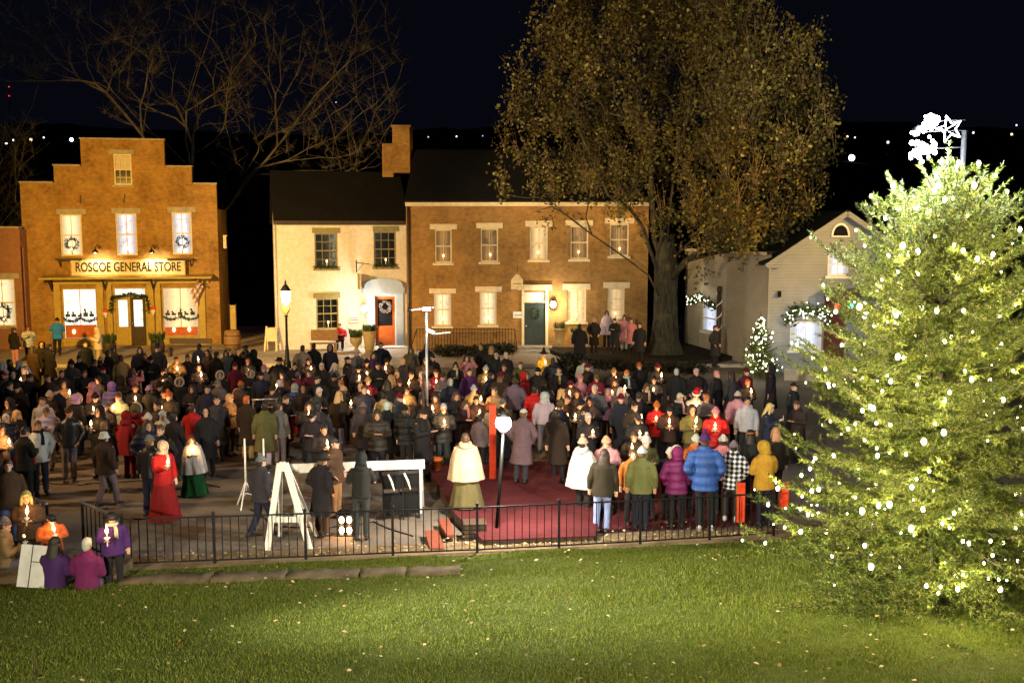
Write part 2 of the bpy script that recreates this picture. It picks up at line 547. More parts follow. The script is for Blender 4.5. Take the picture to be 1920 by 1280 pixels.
# bare earth strip between lawn and fence
m = MB(); n = 50; vs = []; fs = []
for i in range(n + 1):
    x = -14 + 28 * i / n
    for q in range(5):
        y = edge_y(x) - .25 + q * .35 + .06 * noise.noise(Vector((x, q * 3, 1)))
        vs.append((x, y, (.08, .13, .11, .09, .006)[q] + .02 * noise.noise(Vector((x * 2, q * 2.0, 4)))))
for i in range(n):
    for q in range(4):
        a = i * 5 + q
        fs.append((a, a + 5, a + 6, a + 1))
m.add(vs, fs, 0, True)
struct(m.build('bare_soil', MT['soil']))
# grass blades on the part of the lawn in the picture
def scatter_lawn(n, far=True):
    out = []
    while len(out) < n:
        x = NR.uniform(-10, 10, n); y = NR.uniform(10.5, 19.2, n)
        ok = (y < 17.42 + .155 * x) & (np.abs(x) < y * .56 + .3)
        out += list(zip(x[ok], y[ok]))
    return np.array(out[:n])
P = scatter_lawn(190000)
gx, gy = P[:, 0], P[:, 1]
patch = np.array([noise.noise(Vector((x * .8, y * 1.6, 3))) + .6 * noise.noise(Vector((x * 3, y * 3, 9))) for x, y in zip(gx, gy)])
gz = .11 + np.maximum(0, 17.6 + .155 * gx - gy) * .085 + np.array([.035 * noise.noise(Vector((x * .7, y * .7, 0))) for x, y in zip(gx, gy)])
h = (.03 + .03 * NR.random(len(P))) * (1 + .5 * np.clip(patch, -.6, .8))
a = NR.uniform(0, 2 * PI, len(P)); lean = NR.uniform(.1, .9, len(P)) * h; b2 = NR.uniform(0, 2 * PI, len(P))
w = .0065
V = np.zeros((len(P), 3, 3), np.float32)
V[:, 0] = np.stack([gx - w * np.cos(a), gy - w * np.sin(a), gz], 1)
V[:, 1] = np.stack([gx + w * np.cos(a), gy + w * np.sin(a), gz], 1)
V[:, 2] = np.stack([gx + lean * np.cos(b2), gy + lean * np.sin(b2), gz + h], 1)
MT['grass'] = mat_leaf('grass', [(0, (.042, .058, .004)), (.5, (.09, .12, .007)), (.85, (.14, .16, .017)), (1, (.2, .17, .06))], .3)
o = link('grass', tri_mesh('grass', V, MT['grass']))
tag(o, 'short green lawn grass lit by a floodlight', 'grass', None, 'stuff')
# fallen leaves on the lawn and along the fence foot
def leaf_quads(pos, size, flat=.35):
    n = len(pos); V = np.zeros((n, 4, 3), np.float32)
    a = NR.uniform(0, 2 * PI, n); s = size * NR.uniform(.6, 1.3, n)
    tx = NR.uniform(-flat, flat, n); ty = NR.uniform(-flat, flat, n)
    for k, (du, dv) in enumerate(((-.5, 0), (0, -.36), (.55, 0), (0, .36))):
        x = s * (du * np.cos(a) - dv * np.sin(a)); y = s * (du * np.sin(a) + dv * np.cos(a))
        V[:, k] = pos + np.stack([x, y, tx * x + ty * y + (.25 * s * abs(dv))], 1)
    return V
P = scatter_lawn(420)
pz = np.array([lawn_z(x, y) + .05 for x, y in P])
Vl = leaf_quads(np.column_stack([P, pz]), .06)
xs = NR.uniform(-8, 6.5, 900); ys = 17.7 + .155 * xs + np.abs(NR.normal(0, .38, 900)) + .1
Vf = leaf_quads(np.column_stack([xs, ys, np.full(900, .12)]), .07)
MT['fallen_leaf'] = mat_leaf('fallen_leaf', [(0, (.12, .07, .02)), (.5, (.3, .2, .08)), (1, (.5, .42, .25))], .1)
o = link('fallen_leaves', tri_mesh('fallen_leaves', np.concatenate([Vl, Vf]), MT['fallen_leaf'], 4))
tag(o, 'dry fallen leaves strewn over the lawn and along the fence', 'leaves', None, 'stuff')
# dark hill with the town's lights beyond the houses
m = MB(); nx, ny = 70, 16
t = NT('night_hill'); b = t.bsdf(None, 1, 0); v = t.coord()
t.l(t.ramp(t.noise(v, .15, 8, .7), [(.3, (.006, .007, .005)), (.7, (.03, .03, .022))]), b.inputs['Base Color']); MT['night_hill'] = t.m
def hill_z(x, y):
    return max(0, (y - 120)) * .135 + 9 * noise.noise(Vector((x * .006, y * .004, 2))) * min(1, max(0, (y - 120) / 80)) - .05
for j in range(ny + 1):
    for i in range(nx + 1):
        x = -500 + 1000 * i / nx; y = 110 + 520 * j / ny
        m.v.append((x, y, hill_z(x, y) + (3.5 * noise.noise(Vector((x * .08, y * .05, 7))) if j else -1)))
for j in range(ny):
    for i in range(nx):
        a = j * (nx + 1) + i
        m.f.append((a, a + 1, a + nx + 2, a + nx + 1)); m.m.append(0); m.sm.append(True)
hl = struct(m.build('hills', MT['night_hill']))
# ------------------------------------------------------------------ buildings
class Bldg:
    """local frame: x along the front, y away from the street, z up; photo pixels are turned into (u, z) on the front"""
    def __init__(s, name, label, px, py, yaw=0, z=.13):
        p = G(px, py, z)
        s.o = thing(name, label, 'building', p, rad(yaw))
        s.org = p; s.dx = Vector((math.cos(rad(yaw)), math.sin(rad(yaw)), 0)); s.dy = Vector((-math.sin(rad(yaw)), math.cos(rad(yaw)), 0))

    def uz(s, px, py, off=0.0):
        d = ray(px, py); org = s.org + s.dy * off
        t = (org - _c).dot(s.dy) / d.dot(s.dy)
        q = _c + d * t - org
        return q.dot(s.dx), q.z

    def rect(s, x0, y0, x1, y1, off=0.0):
        my, mx = (y0 + y1) / 2, (x0 + x1) / 2
        return s.uz(x0, my, off)[0], s.uz(mx, y1, off)[1], s.uz(x1, my, off)[0], s.uz(mx, y0, off)[1]

    def pt(s, u, y, z):
        return s.org + s.dx * u + s.dy * y + Vector((0, 0, z))

    def part(s, name, mb, mats, parent=None, label=None):
        o = mb.build(name, mats, parent or s.o)
        if label: o['label'] = label
        return o


def wall_front(outline, holes, depth=.16):
    """front wall of rectangular cells; outline = list of (u0,z0,u1,z1) blocks, holes cut through with reveals"""
    xs = sorted({round(v, 4) for r in outline + holes for v in (r[0], r[2])})
    zs = sorted({round(v, 4) for r in outline + holes for v in (r[1], r[3])})
    ins = lambda x, z, rs: any(r[0] < x < r[2] and r[1] < z < r[3] for r in rs)
    m = MB(); idx = {}
    def vid(x, z):
        if (x, z) not in idx:
            idx[(x, z)] = len(m.v); m.v.append((x, 0, z))
        return idx[(x, z)]
    for i in range(len(xs) - 1):
        for j in range(len(zs) - 1):
            cx, cz = (xs[i] + xs[i + 1]) / 2, (zs[j] + zs[j + 1]) / 2
            if ins(cx, cz, outline) and not ins(cx, cz, holes):
                m.f.append((vid(xs[i], zs[j]), vid(xs[i + 1], zs[j]), vid(xs[i + 1], zs[j + 1]), vid(xs[i], zs[j + 1]))); m.m.append(0); m.sm.append(False)
    for (a, z0, b, z1) in holes:
        for q in (((a, 0, z0), (a, depth, z0), (a, depth, z1), (a, 0, z1)), ((b, 0, z1), (b, depth, z1), (b, depth, z0), (b, 0, z0)),
                  ((a, 0, z1), (a, depth, z1), (b, depth, z1), (b, 0, z1)), ((b, 0, z0), (b, depth, z0), (a, depth, z0), (a, 0, z0))):
            m.add(q, [(0, 1, 2, 3)])
    return m


def window(B, r, pane_mat, frame_mat, cols=2, rows=2, lintel=None, sill=True, lin_mat=None, fw=.07, name='window', dark=False, candle=False, wreath=False, lw=.13):
    u0, z0, u1, z1 = r
    m = MB(); y0, y1 = .05, .12
    m.box(u0 + .002, u0 + fw, y0, y1, z0, z1); m.box(u1 - fw, u1 - .002, y0, y1, z0, z1)
    m.box(u0 + fw, u1 - fw, y0, y1, z1 - fw, z1 - .002); m.box(u0 + fw, u1 - fw, y0, y1, z0 + .002, z0 + fw)
    w = B.part(name, m, frame_mat)
    m = MB(); mid = (z0 + z1) / 2
    for k in range(1, cols):
        x = u0 + (u1 - u0) * k / cols
        m.box(x - .014, x + .014, .06, .095, z0 + fw, z1 - fw)
    for k in range(1, rows):
        z = z0 + (z1 - z0) * k / rows
        hw = .03 if abs(z - mid) < .02 else .014
        m.box(u0 + fw, u1 - fw, .056, .1, z - hw, z + hw)
    if m.v: B.part('muntin', m, frame_mat, w)
    m = MB(); m.box(u0 + fw - .01, u1 - fw + .01, .104, .112, z0 + fw - .01, z1 - fw + .01)
    B.part('pane', m, pane_mat, w)
    if sill:
        m = MB(); m.box(u0 - .09, u1 + .09, -.07, -.003, z0 - .11, z0 - .003)
        B.part('sill', m, lin_mat or frame_mat, w)
    if lintel:
        m = MB(); m.box(lintel[0], lintel[2], -.05, -.003, lintel[1], lintel[3])
        B.part('lintel', m, lin_mat or frame_mat, w)
    if candle:
        cx = (u0 + u1) / 2 + R.uniform(-.05, .05)
        m = MB(); m.tube((cx, .035, z0 + fw), (cx, .035, z0 + fw + .22), .02, n=6); m.ell((cx, .035, z0 + fw + .27), (.035, .03, .06), 8, 6, 1)
        B.part('window_candle', m, [MT['wax'], MT['bulb_warm']], w)
        WCAN.append(B.pt(cx, -.06, z0 + fw + .3))
    if wreath:
        m = MB()
        cx, cz, rr = (u0 + u1) / 2, z0 + (z1 - z0) * .3, (u1 - u0) * .26
        leaf_ring(m, cx, cz, rr)
        B.part('wreath', m, MT['garland'], w)
    return w


WCAN = []
def leaf_ring(m, cx, cz, rr, y=.02, n=220, th=.32):
    for k in range(n):
        a = R.uniform(0, 2 * PI); q = rr * (1 + R.uniform(-th, th)); s = rr * .22
        p = Vector((cx + q * math.cos(a), y + R.uniform(-.05, .03), cz + q * math.sin(a)))
        d1 = Vector((R.uniform(-1, 1), R.uniform(-1, 1), R.uniform(-1, 1))).normalized() * s
        d2 = Vector((R.uniform(-1, 1), R.uniform(-1, 1), R.uniform(-1, 1))).normalized() * s * .5
        m.add([p - d1, p + d2, p + d1, p - d2], [(0, 1, 2, 3)])


def leaf_line(m, pts, thick, n, s):
    pts = [Vector(p) for p in pts]
    for k in range(n):
        t = R.uniform(0, len(pts) - 1.001); i = int(t); p = pts[i].lerp(pts[i + 1], t - i)
        p = p + Vector((R.gauss(0, thick), R.gauss(0, thick * .5), R.gauss(0, thick)))
        d1 = Vector((R.uniform(-1, 1), R.uniform(-1, 1), R.uniform(-1, 1))).normalized() * s
        d2 = Vector((R.uniform(-1, 1), R.uniform(-1, 1), R.uniform(-1, 1))).normalized() * s * .45
        m.add([p - d1, p + d2, p + d1, p - d2], [(0, 1, 2, 3)])


def text_mesh(txt, size, font_w=1.0, ext=.012):
    cu = bpy.data.curves.new('txt', 'FONT'); cu.body = txt; cu.size = size; cu.extrude = ext; cu.align_x = 'CENTER'; cu.align_y = 'CENTER'; cu.offset = .012 * size
    ob = link('txt', cu)
    dg = bpy.context.evaluated_depsgraph_get()
    me = bpy.data.meshes.new_from_object(ob.evaluated_get(dg))
    bpy.data.objects.remove(ob); bpy.data.curves.remove(cu)
    return me


MT['brick_tan'] = mat_brick('brick_tan', (.38, .205, .042), (.26, .13, .027), (.25, .17, .09), dirt=.75)
MT['brick_brown'] = mat_brick('brick_brown', (.33, .172, .036), (.23, .112, .024), (.23, .16, .1), dirt=.6)
MT['brick_white'] = mat_brick('brick_white', (.66, .6, .5), (.6, .54, .45), (.55, .5, .42), dirt=.12)
MT['brick_red'] = mat_brick('brick_red', (.3, .12, .06), (.24, .09, .045), (.25, .19, .13))
MT['siding'] = mat_siding('siding', (.2, .21, .225))
MT['siding_wing'] = mat_siding('siding_wing', (.36, .31, .23), .14)
MT['shingle'] = mat_brick('shingle', (.007, .0065, .006), (.005, .0048, .0045), (.006, .006, .006), .3, .2)
MT['bulb_warm'] = mat_emit('bulb_warm', (1, .6, .28), 10)
MT['win_store'] = mat_window('win_store', (1, .8, .42), (1, .9, .68), .4, 1.5, 22)
MT['win_cool'] = mat_window('win_cool', (.8, .87, 1), (.6, .66, .85), .5, 1.5, 20)
MT['win_white'] = mat_window('win_white', (1, .95, .82), (.72, .82, .95), .5, 1.7, 10, False)
MT['win_warm'] = mat_window('win_warm', (1, .62, .26), (1, .78, .45), .2, .9, 30)
MT['win_shop'] = mat_window('win_shop', (1, .66, .3), (1, .88, .66), .35, 1.4, 34)
MT['win_dim'] = mat_window('win_dim', (.6, .36, .13), (.2, .12, .05), .06, .6, 26)
MT['blind'] = mat_plain('blind', (.5, .44, .34), .8, .15, 14, .2)

# ---- general store: stepped brick front
ST = Bldg('general_store', 'stepped-front tan brick general store with lit windows and a long name board', 53, 652, 10)
H = lambda px, py: ST.uz(px, py)
u_l, u_r = 0.0, H(415, 652)[0]
zt0, zt1, zt2 = H(75, 343)[1], H(120, 311)[1], H(230, 262)[1]
ua, ub, uc, ud = H(100, 311)[0], H(150, 262)[0], H(307, 262)[0], H(359, 311)[0]
outl = [(u_l, -.1, u_r, zt0), (ua, zt0 - .01, ud, zt1), (ub, zt1 - .01, uc, zt2)]
r_at = ST.rect(213, 289, 247, 347)
r_up = [ST.rect(113, 402, 154, 480), ST.rect(217, 400, 257, 479), ST.rect(322, 398, 360, 477)]
r_dl, r_dr, r_do = ST.rect(117, 540, 183, 636), ST.rect(304, 538, 373, 632), ST.rect(213, 538, 277, 652)
r_do = (r_do[0], 0.02, r_do[2], r_do[3])
zw = H(232, 532)[1]
m = wall_front(outl, [r_at] + r_up + [r_dl, r_dr, r_do])
D = 4.6
m.box(u_l, u_r, .3, D, -.1, zt0 - 1.2); m.box(ub, uc, .3, D, zt0 - 1.2, zt1 - .4)
for (x0, x1, z) in ((u_l, ua, zt0), (ua, ub, zt1), (ub, uc, zt2), (uc, ud, zt1), (ud, u_r, zt0)):
    m.box(x0, x1, .2, .297, z - .9 if z < zt2 else zt1 - .3, z - .003); m.box(x0, x1, .003, .199, z - .12, z - .003)
m.add([(u_l, 0, -.1), (u_l, .3, -.1), (u_l, .3, zt0), (u_l, 0, zt0), (u_r, 0, -.1), (u_r, .3, -.1), (u_r, .3, zt0), (u_r, 0, zt0)], [(0, 1, 2, 3), (7, 6, 5, 4)])
ST.part('wall', m, MT['brick_tan'])
m = MB()
for (x0, x1, z) in ((u_l - .03, ua - .04, zt0), (ua - .04, ub - .04, zt1), (ub - .04, uc + .04, zt2), (uc + .04, ud + .04, zt1), (ud + .04, u_r + .03, zt0)):
    m.box(x0, x1, -.05, .34, z, z + .07)
ST.part('coping', m, MT['stone'])
window(ST, r_at, MT['dark_glass'], MT['cream_paint'], 3, 4, ST.rect(204, 281, 252, 289), True, MT['stone'])
m = MB(); m.box(r_at[0] + .08, r_at[2] - .08, .098, .103, (r_at[1] + r_at[3]) / 2 + .03, r_at[3] - .08); ST.part('blind', m, MT['blind'])
for r, lp, pm, wr in zip(r_up, ((106, 392, 161, 402), (209, 390, 264, 400), (314, 388, 367, 398)), ('win_store', 'win_cool', 'win_cool'), (1, 0, 1)):
    window(ST, r, MT[pm], MT['cream_paint'], 2, 2, ST.rect(*lp), False, MT['stone'], candle=True, wreath=bool(wr))
for px in ((108, 157), (316, 364)):
    a, z, b, _ = ST.rect(px[0], 481, px[1], 488)
    m = MB(); m.box(a, b, -.42, -.003, z, z + .1)
    for k in (.12, .88):
        x = a + (b - a) * k; m.bar((x, -.01, z - .3), (x, -.36, z - .02), .05)
    ST.part('window_shelf', m, MT['dark_wood'])
# anchor irons and vine stains
m = MB()
for px, py in ((232, 372), (150, 374)):
    u, z = H(px, py); m.bar((u, -.03, z - .22), (u + .06, -.03, z + .2), .05, .03)
ST.part('anchor_iron', m, MT['black_metal'])
# shop front
m = MB()
for a, b in ((104, 116), (184, 196), (202, 212), (278, 290), (293, 303), (374, 386)):
    x0, x1 = ST.uz(a, 600)[0], ST.uz(b, 600)[0]
    m.box(x0, x1, -.09, -.003, 0, zw)
m.box(ST.uz(100, 530)[0], ST.uz(392, 530)[0], -.12, -.003, zw, zw + .34)
for r in (r_dl, r_dr):
    m.box(r[0], r[2], -.07, -.003, .05, r[1] - .12)
ST.part('shop_front', m, MT['ochre_paint'])
window(ST, r_dl, MT['win_white'], MT['ochre_paint'], 2, 1, None, True, name='display_window')
window(ST, r_dr, MT['win_shop'], MT['ochre_paint'], 2, 1, None, True, name='display_window')
# goods, garland and lamps in the display windows
for r, red in ((r_dl, 0), (r_dr, 1)):
    m = MB(); w = r[2] - r[0]
    leaf_line(m, [(r[0] + w * k / 8, .04, r[1] + (r[3] - r[1]) * (.42 - .07 * math.sin(PI * (k % 4) / 4))) for k in range(9)], .035, 260, .07)
    for k in range(5):
        x = r[0] + w * (.14 + .17 * k); hh = R.uniform(.15, .4); zb = r[1] + (r[3] - r[1]) * .44
        m.box(x - .1, x + .1, .03, .1, zb, zb + hh * .5); m.tube((x, .06, zb + hh * .5), (x + R.uniform(-.1, .1), .06, zb + hh), .03, .05, 6)
    ST.part('window_display', m, MT['garland'])
    m = MB(); m.box(r[0] + .1, r[2] - .1, .05, .1, r[1] + .08, r[1] + (r[3] - r[1]) * (.28 if not red else .2))
    ST.part('display_shelf', m, MT['red_wood'])
    m = MB()
    for k in ((.3,) if not red else (.3, .72)):
        x = r[0] + w * k; m.ell((x, .02, r[1] + .38), (.07, .05, .11), 10, 7)
    ST.part('table_lamp', m, MT['bulb_warm'])
# double door with transom
d0, _, d1, dz = r_do; dm = (d0 + d1) / 2; tz = H(245, 557)[1]
m = MB(); m.box(d0, d0 + .09, .02, .12, 0, dz); m.box(d1 - .09, d1, .02, .12, 0, dz); m.box(d0 + .09, d1 - .09, .02, .12, tz, tz + .1); m.box(d0 + .09, d1 - .09, .02, .12, dz - .09, dz)
ST.part('door_frame', m, MT['ochre_paint'])
m = MB(); m.box(d0 + .09, d1 - .09, .1, .11, tz + .1, dz - .09); ST.part('transom', m, MT['win_white'])
for k, (x0, x1) in enumerate(((d0 + .1, dm - .01), (dm + .01, d1 - .1))):
    m = MB()
    m.box(x0, x1, .05, .1, .04, .95); m.box(x0, x0 + .13, .05, .1, .95, tz); m.box(x1 - .13, x1, .05, .1, .95, tz); m.box(x0 + .13, x1 - .13, .05, .1, tz - .14, tz)
    m.box(x0 + .15, x1 - .15, .03, .05, .2, .75)
    dd = ST.part('door', m, MT['ochre_paint'] if k == 0 else MT['dark_wood'])
    m = MB(); m.box(x0 + .13, x1 - .13, .085, .095, .95, tz - .14); ST.part('door_glass', m, MT['win_white'], dd)
    m = MB(); m.tube((x1 - .06 if k == 0 else x0 + .06, .0, 1.0), (x1 - .06 if k == 0 else x0 + .06, .0, 1.2), .018, n=6); ST.part('handle', m, MT['steel'], dd)
m = MB(); leaf_line(m, [(d0 - .1, -.1, tz - .75), (d0 - .02, -.1, tz + .02), (dm, -.1, tz + .16), (d1 + .02, -.1, tz + .02), (d1 + .1, -.1, tz - .75)], .045, 420, .08)
ST.part('door_garland', m, MT['garland'])
m = MB(); m.box(d0 - .4, d1 + .4, -.55, -.003, -.02, .02); ST.part('doorstep', m, MT['stone'])
# canopy with brackets
c0, c1 = H(82, 516)[0], H(400, 516)[0]; cz = H(240, 521)[1]
m = MB(); m.add([(c0, -.95, cz - .02), (c1, -.95, cz - .02), (c1, -.95, cz + .07), (c0, -.95, cz + .07), (c0, -.003, cz + .05), (c1, -.003, cz + .05), (c1, -.003, cz + .17), (c0, -.003, cz + .17)],
                [(0, 1, 2, 3), (4, 7, 6, 5), (3, 2, 6, 7), (0, 4, 5, 1), (0, 3, 7, 4), (1, 5, 6, 2)])
cn = ST.part('canopy', m, MT['ochre_paint'])
for px in (98, 198, 288, 378):
    x = H(px, 530)[0]; m = MB()
    m.bar((x, -.04, cz - .62), (x, -.04, cz), .09); m.bar((x, -.05, cz - .55), (x, -.75, cz - .02), .08)
    ST.part('bracket', m, MT['dark_wood'], cn)
# name board
s0, sz0, s1, sz1 = ST.rect(134, 487, 346, 515, -.35)
m = MB(); m.box(s0, s1, -.36, -.30, sz0, sz1)
bd = ST.part('name_board', m, MT['cream_paint'])
m = MB()
for a, b, c, d in ((s0 - .04, s1 + .04, sz0 - .05, sz0 - .002), (s0 - .04, s1 + .04, sz1 + .002, sz1 + .05), (s0 - .04, s0 - .002, sz0, sz1), (s1 + .002, s1 + .04, sz0, sz1)):
    m.box(a, b, -.38, -.31, c, d)
ST.part('board_frame', m, MT['ochre_paint'], bd)
tm = text_mesh('ROSCOE GENERAL STORE', (sz1 - sz0) * .86); tm.materials.append(MT['black_metal'])
tw = max(v.co.x for v in tm.vertices) - min(v.co.x for v in tm.vertices)
to = link('lettering', tm, bd, ((s0 + s1) / 2, -.372, (sz0 + sz1) / 2), (PI / 2, 0, 0)); to.scale = ((s1 - s0) * .93 / tw, 1, 1)
# goose-neck sign lamps
SIGN_LAMPS = []
for px in (186, 290):
    x, z = H(px, 468); m = MB()
    m.loft([(x, -.01, z + .05), (x, -.35, z + .25), (x, -.75, z + .15), (x, -.85, z - .02)], [.022] * 4, 6)
    m.lathe([(.03, .1), (.06, .06), (.17, -.06), (.165, -.07)], (x, -.85, z - .06), 12)
    lm = ST.part('sign_lamp', m, MT['black_metal'])
    m = MB(); m.ell((x, -.85, z - .1), .05, 8, 6); ST.part('bulb', m, MT['lamp_white'], lm)
    SIGN_LAMPS.append(ST.pt(x, -.85, z - .2))
m = MB(); m.box(u_l + .3, u_r - .3, 1.2, D, zt0 - 1.0, zt0 - .9); ST.part('roof', m, MT['shingle'])
m = MB(); x, z = H(418, 447); m.box(x - .02, x + .12, .3, .5, z - .5, z + .1); m.box(x - .02, x + .16, .25, .55, z + .1, z + .16); ST.part('side_light', m, MT['cream_paint'])

# ---- low brick annex at the picture's left edge
AN = Bldg('brick_annex', 'low red brick annex with a tall lit window left of the general store', -130, 655)
a0, a1 = 0, AN.uz(48, 655)[0]; az = AN.uz(20, 428)[1]
ra = AN.rect(-22, 522, 29, 612)
m = wall_front([(a0, -.1, a1, az)], [ra]); m.box(a0, a1, .3, 7, -.1, az - .05); m.box(a0, a1, .003, .297, az - .9, az - .003)
AN.part('wall', m, MT['brick_red'])
window(AN, ra, MT['win_store'], MT['cream_paint'], 2, 2, AN.rect(-30, 512, 36, 522), True, MT['stone'], candle=True, wreath=True)
m = MB(); m.box(a0 - .05, a1 - .01, -.06, .34, az, az + .09); AN.part('coping', m, MT['stone'])

# ---- white painted house, turned a little
WH = Bldg('white_house', 'two-storey white painted brick house with dark shingle roof and orange door', 524, 656, 15)
U = WH.uz
we = U(640, 415)[1]; wr = U(762, 560)[0] + .02
rw = [WH.rect(590, 437, 633, 503), WH.rect(701, 434, 743, 500), WH.rect(593, 559, 635, 617)]
dr = WH.rect(704, 556, 741, 650); dr = (dr[0], .02, dr[2], dr[3])
m = wall_front([(0, -.1, wr, we)], rw + [dr], .14)
DW = 5.6; rz = we + 2.35
m.add([(0, 0, -.1), (0, DW, -.1), (0, DW, we), (0, DW / 2, rz), (0, 0, we)], [(0, 4, 3, 2, 1)])
m.add([(wr, 0, -.1), (wr, DW, -.1), (wr, DW, we), (wr, DW / 2, rz), (wr, 0, we)], [(0, 1, 2, 3, 4)])
m.add([(0, DW, -.1), (wr, DW, -.1), (wr, DW, we), (0, DW, we)], [(0, 3, 2, 1)])
WH.part('wall', m, MT['brick_white'])
m = MB(); ov = .14
for sgn in (0, 1):
    ya, yb = (-.22, DW / 2) if not sgn else (DW + .22, DW / 2)
    zl = we - .1
    m.add([(-ov, ya, zl), (wr + ov, ya, zl), (wr + ov, yb, rz + .06), (-ov, yb, rz + .06), (-ov, ya, zl + .1), (wr + ov, ya, zl + .1), (wr + ov, yb, rz + .16), (-ov, yb, rz + .16)],
          [(0, 3, 2, 1), (4, 5, 6, 7), (0, 1, 5, 4), (0, 4, 7, 3), (1, 2, 6, 5)])
WH.part('roof', m, MT['shingle'])
m = MB(); m.box(-ov, wr + ov, -.27, -.225, we - .16, we + .02); WH.part('gutter', m, MT['dark_wood'])
m = MB(); m.tube((-.1, -.05, 0), (-.1, -.05, we - .1), .05); WH.part('downspout', m, MT['white_paint'])
for r, lp in zip(rw, ((585, 427, 637, 437), (699, 424, 747, 434), (587, 549, 638, 559))):
    window(WH, r, MT['dark_glass'], MT['olive_paint'], 3, 4, WH.rect(*lp), True, MT['olive_paint'], candle=True)
m = MB()
for r in rw[:2]:
    leaf_line(m, [(r[0], -.06, r[1] + .04), (r[2], -.06, r[1] + .04)], .05, 130, .07)
WH.part('sill_greenery', m, MT['garland'])
# doorway
x0, _, x1, z1 = dr
m = MB(); m.box(x0, x1, .06, .11, .02, z1 * .42); m.box(x0, x0 + .12, .06, .11, z1 * .42, z1); m.box(x1 - .12, x1, .06, .11, z1 * .42, z1); m.box(x0 + .12, x1 - .12, .06, .11, z1 - .14, z1)
m.box(x0 + .14, x1 - .14, .04, .06, .2, z1 * .36)
dd = WH.part('door', m, MT['red_wood'])
m = MB(); m.box(x0 + .12, x1 - .12, .09, .1, z1 * .42, z1 - .14); WH.part('door_glass', m, MT['dark_glass'], dd)
m = MB(); m.ell((x0 + .07, .03, 1.0), .04, 8, 6); WH.part('handle', m, MT['steel'], dd)
m = MB(); leaf_ring(m, (x0 + x1) / 2, z1 * .8, .24, -.02, 240); WH.part('wreath', m, mat_leaf('pale_wreath', [(0, (.25, .22, .2)), (1, (.6, .55, .5))]), dd)
m = MB(); g0, g1 = WH.rect(688, 550, 702, 650)[0], WH.rect(744, 550, 756, 650)[2]
m.box(g0, x0 - .03, -.1, -.003, 0, z1 + .05); m.box(x1 + .03, g1, -.1, -.003, 0, z1 + .05); m.box(g0, g1, -.12, -.003, z1 + .06, z1 + .3)
WH.part('door_surround', m, MT['blue_grey'])
p0, pz0, p1, pz1 = WH.rect(678, 521, 757, 549)
m = MB(); n = 16
poly = [(p0, pz0), (p1, pz0), (p1, pz0 + (pz1 - pz0) * .35)] + [((p0 + p1) / 2 + (p1 - p0) * .46 * math.cos(PI * k / n) * (1 if k not in (0, n) else 1), pz0 + (pz1 - pz0) * (.38 + .62 * math.sin(PI * k / n) ** .7)) for k in range(n + 1)] + [(p0, pz0 + (pz1 - pz0) * .35)]
k = len(poly)
m.add([(a, -.3, b) for a, b in poly] + [(a, -.003, b) for a, b in poly], [tuple(range(k)), tuple(range(2 * k - 1, k - 1, -1))] + [(i, k + i, k + (i + 1) % k, (i + 1) % k) for i in range(k)])
WH.part('door_hood', m, MT['blue_grey'])
m = MB(); m.box(g0 - .2, g1 + .1, -.8, -.003, -.02, .06); WH.part('doorstep', m, MT['white_paint'])
# wall lantern (blazing) and two plaques
lx, lz = U(681, 578)
m = MB(); m.box(lx - .03, lx + .03, -.1, -.003, lz - .15, lz + .2); m.bar((lx, -.05, lz + .2), (lx, -.24, lz + .2), .03); m.lathe([(.02, .2), (.12, .1), (.1, .08), (.09, -.16), (.04, -.2)], (lx, -.24, lz), 8)
ln = WH.part('wall_lantern', m, MT['black_metal'])
m = MB(); m.ell((lx, -.35, lz), (.13, .09, .17), 12, 9); WH.part('bulb', m, MT['lamp_white'], ln)
HOUSE_LAMP = WH.pt(lx, -.5, lz)
for a in ((655, 592, 674, 604), (681, 588, 697, 600)):
    q = WH.rect(*a); m = MB(); m.box(q[0], q[2], -.05, -.003, q[1], q[3]); m.box(q[0] + .04, q[2] - .04, -.06, -.051, q[1] + .1, q[1] + .13, 1); m.box(q[0] + .04, q[2] - .08, -.06, -.051, q[1] + .2, q[1] + .23, 1)
    WH.part('plaque', m, [MT['white_paint'], MT['black_metal']])
# iron arm with the board that hangs edge-on
bx, bz = U(668, 492)
m = MB(); m.bar((bx, -.02, bz - .5), (bx, -.02, bz + .1), .04); m.bar((bx, -.02, bz), (bx + .5, -1.0, bz - .05), .03); m.bar((bx, -.02, bz - .45), (bx + .3, -.6, bz - .03), .02)
sg = WH.part('sign_bracket', m, MT['black_metal'])
m = MB(); m.box(bx + .02, bx + .07, -.95, -.2, bz - 1.25, bz - .5); WH.part('hanging_board', m, MT['ochre_paint'], sg)

# ---- long two-storey brick building
BB = Bldg('brick_building', 'long two-storey brown brick building with cream lintels behind the big tree', 764, 656, -1.5)
U = BB.uz
br_ = U(1214, 560)[0]; bz_ = U(985, 381)[1]
up = [(815, 430, 847, 493), (901, 428, 934, 491), (993, 425, 1027, 487), (1069, 423, 1103, 486), (1143, 419, 1179, 480)]
lo = [(813, 550, 846, 611), (899, 547, 931, 609), (1063, 543, 1099, 603), (1139, 540, 1171, 601)]
ulin = [(806, 420, 857, 430), (893, 418, 943, 428), (985, 414, 1036, 425), (1060, 413, 1112, 423), (1134, 409, 1189, 419)]
llin = [(805, 541, 855, 550), (891, 537, 941, 547), (1055, 532, 1107, 543), (1131, 529, 1181, 540)]
ru, rl = [BB.rect(*a) for a in up], [BB.rect(*a) for a in lo]
bd_ = BB.rect(983, 548, 1023, 650); bd_ = (bd_[0], .25, bd_[2], bd_[3])
m = wall_front([(0, -.1, br_, bz_)], ru + rl + [bd_], .17)
DB = 8.0; bzr = bz_ + 2.6
